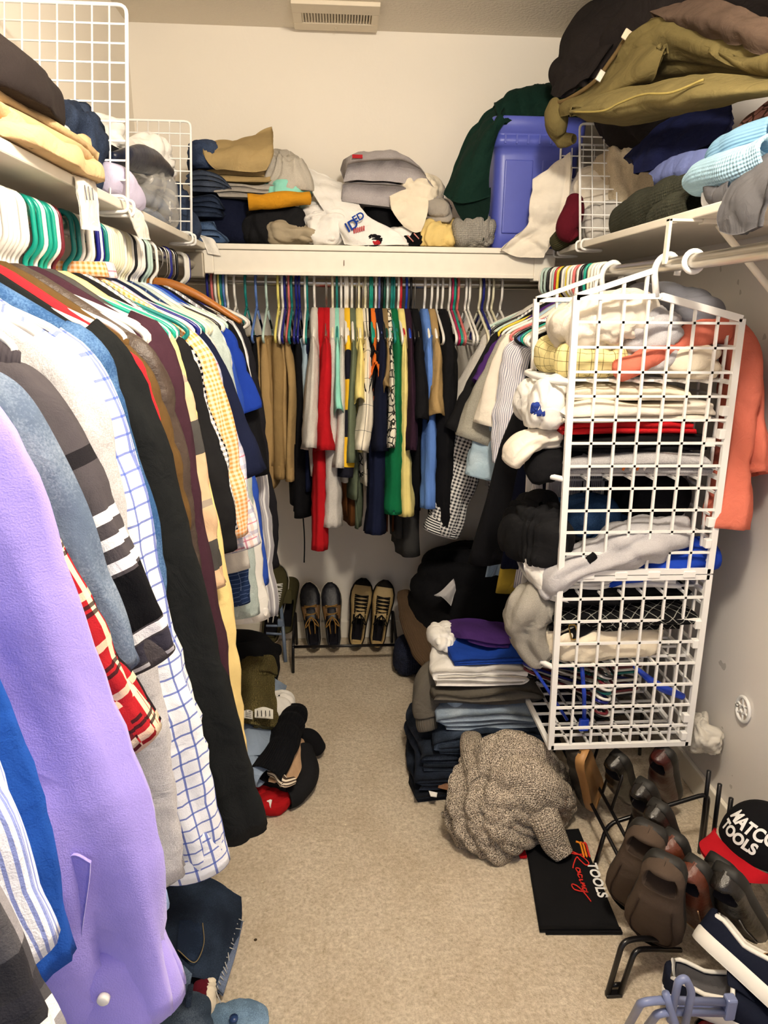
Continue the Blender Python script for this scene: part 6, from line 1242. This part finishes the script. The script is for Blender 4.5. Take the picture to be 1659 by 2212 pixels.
# ------------------------------------------------------------------ shoes and racks
def interp(s, tab):
    t = np.array(tab); return np.interp(s, t[:, 0], t[:, 1])
def shoe(name, label, toe, heel, up, mu, ms, ml, style='sneaker', wid=1.0, lace=None, cap=None, group=None, cat='shoe', solez=.022, trim=None, nlace=5, saddle=None, stitch=None):
    toe, heel, up = np.array(toe, float), np.array(heel, float), np.array(up, float)
    ex = toe - heel; L = np.linalg.norm(ex); ex /= L; ez = up - ex*(up@ex); ez /= np.linalg.norm(ez); ey = np.cross(ez, ex)
    k = L/.29; t = thing(name, label, cat, heel, group)
    W = lambda s: wid*k*interp(s, [(0, .016), (.03, .025), (.12, .032), (.3, .033), (.5, .039), (.68, .046), (.8, .045), (.9, .036), (.96, .024), (1, .008)])
    hh = {'sneaker': [(0, .075), (.1, .082), (.28, .066), (.46, .086), (.6, .068), (.76, .052), (.9, .042), (1, .026)],
          'boat': [(0, .060), (.1, .062), (.3, .052), (.5, .062), (.62, .054), (.78, .046), (.9, .038), (1, .024)],
          'slip': [(0, .060), (.1, .064), (.25, .058), (.35, .066), (.5, .066), (.7, .056), (.88, .044), (1, .026)],
          'boot': [(0, .095), (.1, .10), (.28, .085), (.46, .10), (.6, .078), (.76, .056), (.9, .045), (1, .028)]}[style]
    n, m = 40, 33; s = np.linspace(0, 1, n); u = np.linspace(-1, 1, m)
    w_, h_ = W(s), interp(s, hh)*k
    z0 = solez*k*.8
    S, U = np.meshgrid(s, u, indexing='ij')
    Yl = w_[:, None]*np.sign(np.sin(U*np.pi/2))*np.abs(np.sin(U*np.pi/2))**.75
    Zl = z0 + (h_[:, None]-z0)*np.cos(U*np.pi/2)**.55
    o1 = {'boat': .50, 'slip': .20}.get(style, .47)
    win = np.clip((S-.045)/.03, 0, 1)*np.clip((o1-S)/.05, 0, 1); core = np.clip((.52-np.abs(U))/.10, 0, 1)
    D = win*core
    Zl = Zl*(1-D) + (z0+.006)*D; Yl = Yl*(1-D*.12)
    Xl = S*L
    def loc(x, y, z): return heel + x[..., None]*ex + y[..., None]*ey + z[..., None]*ez
    # close the heel counter and the toe tip
    zc = lambda r: z0*.9 + (Zl[r] - z0*.9)*.55
    Xf = np.concatenate([Xl[:1]-.004*k, Xl[:1]-.003*k, Xl, Xl[-1:]+.002*k]); Yf = np.concatenate([Yl[:1]*.02, Yl[:1]*.6, Yl, Yl[-1:]*.02]); Zf = np.concatenate([zc(0)[None], (Zl[0]*.93)[None], Zl, zc(-1)[None]])
    P = loc(Xf, Yf, Zf)
    F = gridfaces(n+3, m); Dc = np.concatenate([D[:1]*0, D[:1]*0, D])[:, :-1]; Dc = Dc[:n+2]; fm = (Dc > .35).astype(int).ravel()
    Su = np.concatenate([S[:1], S[:1], S, S[-1:]]); Uu = np.concatenate([U[:1], U[:1], U, U[-1:]]); uvq = np.stack([Uu*.08, Su*L], -1)
    uv = np.stack([uvq[:-1, :-1], uvq[:-1, 1:], uvq[1:, 1:], uvq[1:, :-1]], 2).reshape(-1, 2)
    upo = mk('upper', P.reshape(-1, 3), F, [mu, ml], t, uv, fm=fm)
    # sole
    sw_ = .97 if style == 'slip' else 1.08
    a = np.concatenate([np.stack([s*L, w_*sw_+.002], 1), np.stack([s[::-1]*L, -(w_[::-1]*sw_+.002)], 1)]); a[:, 0] = (a[:, 0]-L/2)*1.025 + L/2
    rings = []
    for zz, sc in ((0.0, .93), (.002, .98), (z0*.6, 1.0), (z0*1.35, 1.0), (z0*1.5, .96)):
        q = np.c_[(a[:, 0]-L/2)*(.5+.5*sc)+L/2, a[:, 1]*sc]; toe_sp = np.clip((q[:, 0]/L-.75)/.25, 0, 1)**2*.012*k
        rings.append(loc(q[:, 0], q[:, 1], zz + toe_sp*(1 if zz < z0 else .6)))
    R_ = np.stack(rings); nn = R_.shape[1]
    Fs = gridfaces(len(rings), nn, True).tolist()
    for b, fl in ((0, 1),):
        for i in range(nn//2-1):
            q = (b+i, b+i+1, b+nn-2-i, b+nn-1-i); Fs.append(q if fl else q[::-1])
    mk('sole', R_.reshape(-1, 3), Fs, ms, t)
    def topp(sv, uu, off=.003):
        i = sv*(n-1); y = np.interp(sv, s, w_)*np.sign(uu)*abs(math.sin(uu*math.pi/2))**.75; h = z0 + (np.interp(sv, s, h_)-z0)*math.cos(uu*math.pi/2)**.55
        return heel + ex*sv*L + ey*y*1.03 + ez*(h+off)
    if trim:   # rolled collar edge
        ring = [topp(.05+.40*f, .53, .001) for f in np.linspace(0, 1, 10)] + [topp(.45+.40*0, .53*(1-2*f), .004) for f in np.linspace(.1, .9, 6)] + [topp(.45-.40*f, -.53, .001) for f in np.linspace(0, 1, 10)]
        tube('collar_trim', ring, .005*k, trim, t, 7, closed=True)
    if lace or style not in ('boat', 'slip'):
        loft('tongue', [topp(.60, 0, .000), topp(.50, 0, .006), topp(.42, 0, .012)], [(.018*k, .003), (.021*k, .004), (.022*k, .004)], ey, mu, t, nv=10, nu=12, open1=False)
    if cap: 
        cp = loc(S[35:, 3:-3]*L, Yl[35:, 3:-3]*1.02, Zl[35:, 3:-3]+.0025); mk('toe_cap', cp.reshape(-1, 3), gridfaces(cp.shape[0], cp.shape[1]), cap, t)
    if stitch:
        tube('stitching', [topp(f, .42, .002) for f in np.linspace(.36, .84, 12)] + [topp(.84 + .05*math.sin(math.pi*f), .42*math.cos(math.pi*f), .002) for f in np.linspace(.1, .9, 7)] + [topp(f, -.42, .002) for f in np.linspace(.84, .36, 12)], .0016*k, stitch, t, 6)
    if saddle:
        for sl_ in (slice(1, 13), slice(20, 32)):
            q = loc(S[17:26, sl_]*L, Yl[17:26, sl_]*1.03, Zl[17:26, sl_]+.0022); mk('saddle', q.reshape(-1, 3), gridfaces(q.shape[0], q.shape[1]), saddle, t)
    if lace:
        st = np.linspace(.50, .72 if style != 'boat' else .62, nlace)
        for i in range(nlace):
            e = i*.0
            tube('lace', cr([topp(st[i], -.36, .004), topp(st[i]+.008, -.12, .007), topp(st[i]+.02, .12, .008), topp(st[i]+.03, .36, .004)], 8), .0030*k, lace, t, 6)
            tube('lace', cr([topp(st[i], .36, .005), topp(st[i]+.008, .12, .009), topp(st[i]+.02, -.12, .008), topp(st[i]+.03, -.36, .005)], 8), .0030*k, lace, t, 6)
        c0 = topp(st[0]-.02, 0, .012)
        for sgn in (-1, 1):
            tube('lace_bow', cr([c0, c0 + ey*sgn*.02 - ex*.02 + ez*.006, c0 + ey*sgn*.03 - ex*.045 - ez*.002, c0 + ey*sgn*.014 - ex*.03 + ez*.002, c0], 16), .0026*k, lace, t, 6)
            tube('lace_end', cr([c0, c0 + ey*sgn*.012 - ex*.03 + ez*.004, c0 + ey*sgn*.010 - ex*.075 - ez*.008], 10), .0026*k, lace, t, 6)
    return t
def shoe_px(toe_px, heel_px, hz, L=.29, hy=None, far=True):
    "heel at a pixel on a plane, toe on its pixel's ray at one shoe length"
    h = at(heel_px[0], heel_px[1], Z=hz) if hy is None else at(heel_px[0], heel_px[1], Y=hy)
    d = FW + RT*(toe_px[0] - IMG_W/2)/F_PX - UP*(toe_px[1] - IMG_H/2)/F_PX
    ts = np.linspace(.5, 4.5, 8000); Q = CAM + ts[:, None]*d; e = np.abs(np.linalg.norm(Q-h, axis=1) - L)
    ok = np.where(e < .001)[0]
    if len(ok) == 0: return Q[np.argmin(e)], h
    return Q[ok[-1] if far else ok[0]], h
G_SB, G_SR = 'shoes leaning on the back wall rack', 'shoes on the racks along the right wall'
NVL = fabric('15161f', 'leather', rough=.4, wr=.12); BOAT = fabric('7a5a36', 'leather', rough=.5, wr=.15); DKIN = fab('17151a', wr=.1); SOLEW = plastic('e7dfcf', .55, 'solewhite'); SOLEB = plastic('15130f', .6, 'soleblack')
TANL = fabric('b39a68', 'leather', rough=.6, wr=.2); OLV = fab('4a452c', wr=.2); LACEW = fab('f1ede2', wr=.1); LACET = fab('94703c', wr=.1); LACEB = fab('14120f', wr=.1)
upb = (0, -1, .35)
t_, h_ = shoe_px((667, 1258), (680, 1398), .02, .28); shoe('boat_shoe', 'left navy and tan leather boat shoe on the back rack', t_, h_, upb, NVL, SOLEW, DKIN, 'boat', .95, LACET, group=G_SB, nlace=2, saddle=BOAT)
t_, h_ = shoe_px((713, 1258), (722, 1397), .02, .28); shoe('boat_shoe', 'right navy and tan leather boat shoe on the back rack', t_, h_, upb, NVL, SOLEW, DKIN, 'boat', .95, LACET, group=G_SB, nlace=2, saddle=BOAT)
t_, h_ = shoe_px((785, 1250), (768, 1392), .02, .28); shoe('hiking_shoe', 'left tan hiking shoe with black laces on the back rack', t_, h_, upb, TANL, SOLEB, DKIN, 'sneaker', 1.0, LACEB, cap=fab('1a1612'), group=G_SB)
t_, h_ = shoe_px((832, 1254), (812, 1394), .02, .28); shoe('hiking_shoe', 'right tan hiking shoe with black laces on the back rack', t_, h_, upb, TANL, SOLEB, DKIN, 'sneaker', 1.0, LACEB, cap=fab('1a1612'), group=G_SB)
t_, h_ = shoe_px((600, 1218), (585, 1385), .03, .29); shoe('canvas_sneaker', 'olive canvas sneaker with thick white laces', t_, h_, upb, OLV, SOLEW, DKIN, 'sneaker', 1.0, LACEW, group=G_SB)
t_, h_ = shoe_px((626, 1222), (612, 1375), .05, .29); t_ = t_ + [0, .05, 0]; h_ = h_ + [.01, .05, 0]; shoe('canvas_sneaker', 'olive canvas sneaker tucked behind its laced mate', t_, h_, upb, OLV, SOLEW, DKIN, 'sneaker', 1.0, None, group=G_SB)
rk = thing('shoe_rack', 'black wire shoe rack along the back wall', 'shoe rack', (.0, 2.68, 0))
for dy, dz in ((0, .105), (.03, .085)): tube('rail', [at(632, 1358, Y=2.66) * [1, 0, 0] + [0, 2.655+dy, dz], at(856, 1358, Y=2.66) * [1, 0, 0] + [0, 2.655+dy, dz]], .004, BLKWIRE, rk)
xl_ = at(632, 1358, Y=2.66)[0]; xr_ = at(856, 1358, Y=2.66)[0]
for x in (xl_, xr_): tube('leg', rounded([(x, 2.62, .002), (x, 2.655, .105), (x, 2.69, .13), (x, 2.86, .17), (x, 2.88, .002)], .02), .0065, BLKWIRE, rk)
gk = thing('shoe_rack', 'grey-blue metal shoe rack end beside the olive sneakers', 'shoe rack', Zp(617, 1428, 0))
GBM = plastic('6d7c93', .35, 'greyblue')
bl_ = Zp(617, 1430, .0); tp_ = at(606, 1302, Y=2.86)
tube('leg', rounded([bl_, bl_*.6 + tp_*.4 + [0, 0, .03], tp_], .03), .008, GBM, gk)
tube('rail', [at(609, 1352, Y=2.72), at(575, 1352, Y=2.72)], .0055, GBM, gk); tube('rail', [at(608, 1370, Y=2.70), at(575, 1368, Y=2.70)], .0055, GBM, gk)
box('joint', at(606, 1345, Y=2.72) - [.012, .012, .014], at(606, 1345, Y=2.72) + [.012, .012, .014], GBM, gk, .003)

# ---- right wall racks
upr = (-.25, -.35, 1)
SUE = fab('4f4238', wr=.2); BRL = fabric('5a2a18', 'leather', rough=.35, wr=.15); BKL = fabric('17130f', 'leather', rough=.25, wr=.1); NVS = fab('171b2a', wr=.12); TANH = plastic('a97c48', .5, 'tanheel')
def rshoe(name, label, toe, heel, hz, mu, ms, ml, style='boat', far=False, up=upr, L=.29, **k):
    t_, h_ = shoe_px(toe, heel, hz, L, far=far); return shoe(name, label, t_, h_, up, mu, ms, ml, style, group=G_SR, **k)
uph = (-.8, -.55, .12)
def hshoe(name, label, toe, tz, heel, mu, ms, up=uph, style='slip', L=.29, **k):
    h_, t_ = shoe_px(heel, toe, tz, L, far=False); return shoe(name, label, t_, h_, up, mu, ms, k.pop('ml', DKIN), style, group=G_SR, **k)
hshoe('suede_shoe', 'brown suede shoe nearest on the black rack, toe down', (1410, 2012), .07, (1445, 1842), SUE, SOLEB, (-.6, -.8, .1), wid=1.4, ml=fab('382e27', wr=.2), stitch=fab('3a2e26', wr=.05))
hshoe('suede_shoe', 'brown suede shoe just behind its mate on the black rack', (1362, 1945), .06, (1410, 1775), SUE, SOLEB, (-.6, -.8, .1), wid=1.4, ml=fab('382e27', wr=.2), stitch=fab('3a2e26', wr=.05))
hshoe('leather_loafer', 'reddish brown leather loafer, nearer of the pair', (1527, 1990), .06, (1512, 1852), BRL, SOLEB, wid=1.0, stitch=fab('b08a66', wr=.05))
hshoe('leather_loafer', 'reddish brown leather loafer, farther of the pair', (1478, 1940), .06, (1464, 1795), BRL, SOLEB, wid=1.0, stitch=fab('b08a66', wr=.05))
hshoe('dress_shoe', 'dark brown polished dress shoe, nearer of the pair', (1468, 1865), .06, (1428, 1728), BKL, SOLEB, wid=.95)
hshoe('dress_shoe', 'dark brown polished dress shoe, farther of the pair', (1432, 1815), .06, (1398, 1682), BKL, SOLEB, wid=.95)
hshoe('dress_shoe', 'oxblood dress shoe in the shadow under the organizer', (1448, 1715), .05, (1444, 1612), fabric('3a120e', 'leather', rough=.3, wr=.1), SOLEB, wid=1.0)
hshoe('dress_shoe', 'black shoe with a tan sole edge under the organizer', (1300, 1742), .04, (1268, 1632), BKL, TANH, (-.75, .4, .3), wid=1.0)
hshoe('dress_shoe', 'plain black shoe lost in shadow below the organizer', (1362, 1715), .04, (1345, 1625), BKL, SOLEB, wid=1.0)
hshoe('moccasin', 'black moccasin with pale stitching below the cap, nearer', (1628, 2000), .07, (1575, 1868), BKL, SOLEB, wid=1.15, stitch=fab('8a8680', wr=.05))
hshoe('moccasin', 'black moccasin tucked behind the other under the cap', (1600, 1930), .05, (1560, 1850), BKL, SOLEB, wid=1.1)
SNW = plastic('eee9df', .45, 'sneakersole')
h1 = at(1498, 2022, Z=.16); shoe('running_sneaker', 'upper navy sneaker with white sole and white collar', h1 + np.array([.60, -.76, -.26])*.29, h1, (.52, .34, .78), NVS, SNW, fab('5e5c5e'), 'sneaker', 1.15, group=G_SR, trim=LACEW, solez=.026)
h2 = at(1432, 2138, Z=.06); shoe('running_sneaker', 'lower navy sneaker with white collar beside the blue-grey rack', h2 + np.array([.88, -.45, .02])*.28, h2, (.05, -.05, 1), NVS, SNW, fab('5e5c5e'), 'sneaker', 1.1, group=G_SR, trim=LACEW, solez=.026)
tb = at(1625, 2105, Z=.16); shoe('work_boot', 'black boot toe at the right frame edge', tb, tb + np.array([.24, -.02, -.12]), (-.4, -.2, 1), fabric('26221f', 'leather', rough=.6, wr=.2), TANH, DKIN, 'boot', 1.1, group=G_SR)
tb = at(1500, 2235, Z=.03); shoe('dress_shoe', 'maroon shoe under the blue-grey rack', tb, tb + np.array([.22, -.1, .0]), (-.1, -.1, 1), fabric('5a1013', 'leather', rough=.3, wr=.1), SOLEB, DKIN, 'boat', 1.0, group=G_SR)
def loops(par, base, d, mat, n, gap, hgt, lean, wd, r):
    base = np.array(base, float); d = np.array(d, float)
    for k in range(n):
        b = base + d*gap*k; tube('shoe_loop', rounded([b, b + lean*hgt, b + lean*hgt + d*wd, b + d*wd], .02), r, mat, par, 7)
rk1 = thing('shoe_rack', 'black wire shoe rack on the floor along the right wall', 'shoe rack', (.68, 1.4, 0))
fx, fy = .60, 1.165
for x in (.715, .75): tube('rail', [(x, 1.25, .10 + (x-.715)*.6), (x, 1.98, .10 + (x-.715)*.6)], .005, BLKWIRE, rk1)
loops(rk1, (.75, 1.42, .12), (0, 1, 0), BLKWIRE, 3, .17, .11, np.array([.25, .1, 1.0]), .07, .0045)
Lg = [Zp(1312, 2148, .004), at(1345, 2035, Y=1.17), at(1375, 2027, Y=1.18), at(1470, 2030, Y=1.20)]
tube('front_leg', rounded(Lg, .03, 6), .0062, BLKWIRE, rk1, 10)
Lg2 = [Zp(1338, 2148, .004), at(1372, 2052, Y=1.17), at(1400, 2050, Y=1.18), at(1470, 2052, Y=1.20)]
tube('front_leg', rounded(Lg2, .03, 6), .0062, BLKWIRE, rk1, 10)
box('foot', Zp(1325, 2150, 0) - [.018, .008, 0], Zp(1325, 2150, 0) + [.018, .008, .008], BLKWIRE, rk1, .002)
tube('cross_bar', [at(1318, 2128, Y=1.165), at(1345, 2126, Y=1.165)], .005, BLKWIRE, rk1)
for yy in (1.55, 1.98): tube('rear_leg', rounded([(.69, yy-.03, .003), (.725, yy, .11), (1.0, yy, .2), (1.02, yy+.02, .003)], .03), .006, BLKWIRE, rk1)
for k in range(5): 
    b = np.array([1.0, 1.33+k*.055, .0]); tube('back_loop', [b + [0, 0, .004], b + [-.01, .0, .27]], .006, BLKWIRE, rk1)
rk2 = thing('shoe_rack', 'blue-grey metal shoe rack in the bottom right corner', 'shoe rack', (.72, 1.0, 0))
GB2 = plastic('7782a8', .35, 'greyblue2')
tube('leg', rounded([Zp(1352, 2225, .02), at(1385, 2165, Y=.94), at(1430, 2160, Y=.945), at(1580, 2165, Y=1.02)], .04, 6), .0075, GB2, rk2, 10)
tube('leg', rounded([Zp(1385, 2235, .02), at(1420, 2190, Y=.94), at(1450, 2185, Y=.945), at(1580, 2188, Y=1.02)], .04, 6), .0075, GB2, rk2, 10)
tube('shoe_loop', rounded([at(1448, 2205, Y=.945), at(1465, 2120, Y=.94), at(1480, 2112, Y=.94), at(1495, 2140, Y=.94), at(1480, 2215, Y=.945)], .018, 6), .0072, GB2, rk2, 10)
tube('shoe_loop', rounded([at(1438, 2145, Y=.945), at(1450, 2185, Y=.94), at(1465, 2230, Y=.935)], .018, 6), .0072, GB2, rk2, 10)
box('rail_plate', at(1470, 2190, Y=1.01) - [0, .003, .0], at(1575, 2168, Y=1.02) + [0, .003, 0], plastic('5a6490', .5, 'plate'), rk2, .002)
box('end_cap', at(1575, 2180, Y=1.01) - [.012, .01, .02], at(1575, 2170, Y=1.01) + [.012, .01, .02], GB2, rk2, .004)
# ---- cap
cp = Zp(1640, 1822, .23); cap_ = thing('baseball_cap', 'black baseball cap with red brim reading MATCO TOOLS', 'cap', cp)
f = np.array([-.92, -.40, 0]); u_ = np.array([.16, -.02, 1.0]); f = f - u_*(f@u_)/(u_@u_); f /= np.linalg.norm(f); u_ /= np.linalg.norm(u_); r_ = np.cross(u_, f)
CB = fab('101013', wr=.1); CR = fab('b01420', wr=.1); R0 = .088
def crown(az, el, off=0.0):
    h = np.sin(el); rad = np.cos(el)**.8
    return cp + (R0+off)*(f*(np.cos(az)*rad)[..., None]*1.08 + r_*(np.sin(az)*rad)[..., None] + u_*(h*1.12)[..., None])
AZ, EL = np.meshgrid(np.linspace(0, 2*np.pi, 48, endpoint=False), np.linspace(-.05, np.pi/2-.01, 18), indexing='xy')
P = crown(AZ, EL); mk('crown', P.reshape(-1, 3), gridfaces(P.shape[0], P.shape[1], True), CB, cap_)
tube('button', [cp + u_*R0*1.10, cp + u_*R0*1.16], .007, CB, cap_, 12)
rows = []
for j in np.linspace(0, 1, 6):
    rows.append([cp + f*(R0*1.06*math.cos(v*.62) + .082*j*max(0.0, 1-(v/1.25)**2)**.6) + r_*(R0*math.sin(v*.80)*(1.04 + .04*j)) + u_*(-.002 - .012*v*v*j - .004*j) for v in np.linspace(-1.25, 1.25, 9)])
sheet('brim', rows, CR, cap_, nu=36, nv=18, amp=.0005, th=.006, seed=5)
def capproj(size, x0, y0):
    def pj(x, y): return crown(np.array((x + x0)/R0), np.array((y + y0)/R0), .0025)
    return pj
text_mesh('lettering', 'MATCO', .040, WHP, cap_, None if False else (0, 0, 0), (1, 0, 0), (0, 1, 0), .0015, .12, 0, proj=capproj(.04, -.066, .050))
text_mesh('lettering', 'TOOLS', .032, WHP, cap_, (0, 0, 0), (1, 0, 0), (0, 1, 0), .0015, .12, 0, proj=capproj(.03, -.064, .020))
# near garment at the right frame edge
garment('R', .70, 'striped_shirt', 'pink shirt with blue and white stripes at the right frame edge', 'shirt', fab('e79aa8', kind='plaid', sv=((2, .40, -.0, '173c80', 1), (2, .012, -.25, '3a66d8', 1), (2, .008, -.257, 'f4f4fa', 1), (2, .012, -.262, '3a66d8', 1), (2, .008, -.27, 'f4f4fa', 1), (2, .012, -.276, '3a66d8', 1))), L=.62, cuff=(1760, 1995, {'Y': .70}), sw=(.05, .056), amp=.003, pleat=.003, far=False, hcol='f3f0e8', hname='pink striped shirt at the right edge')
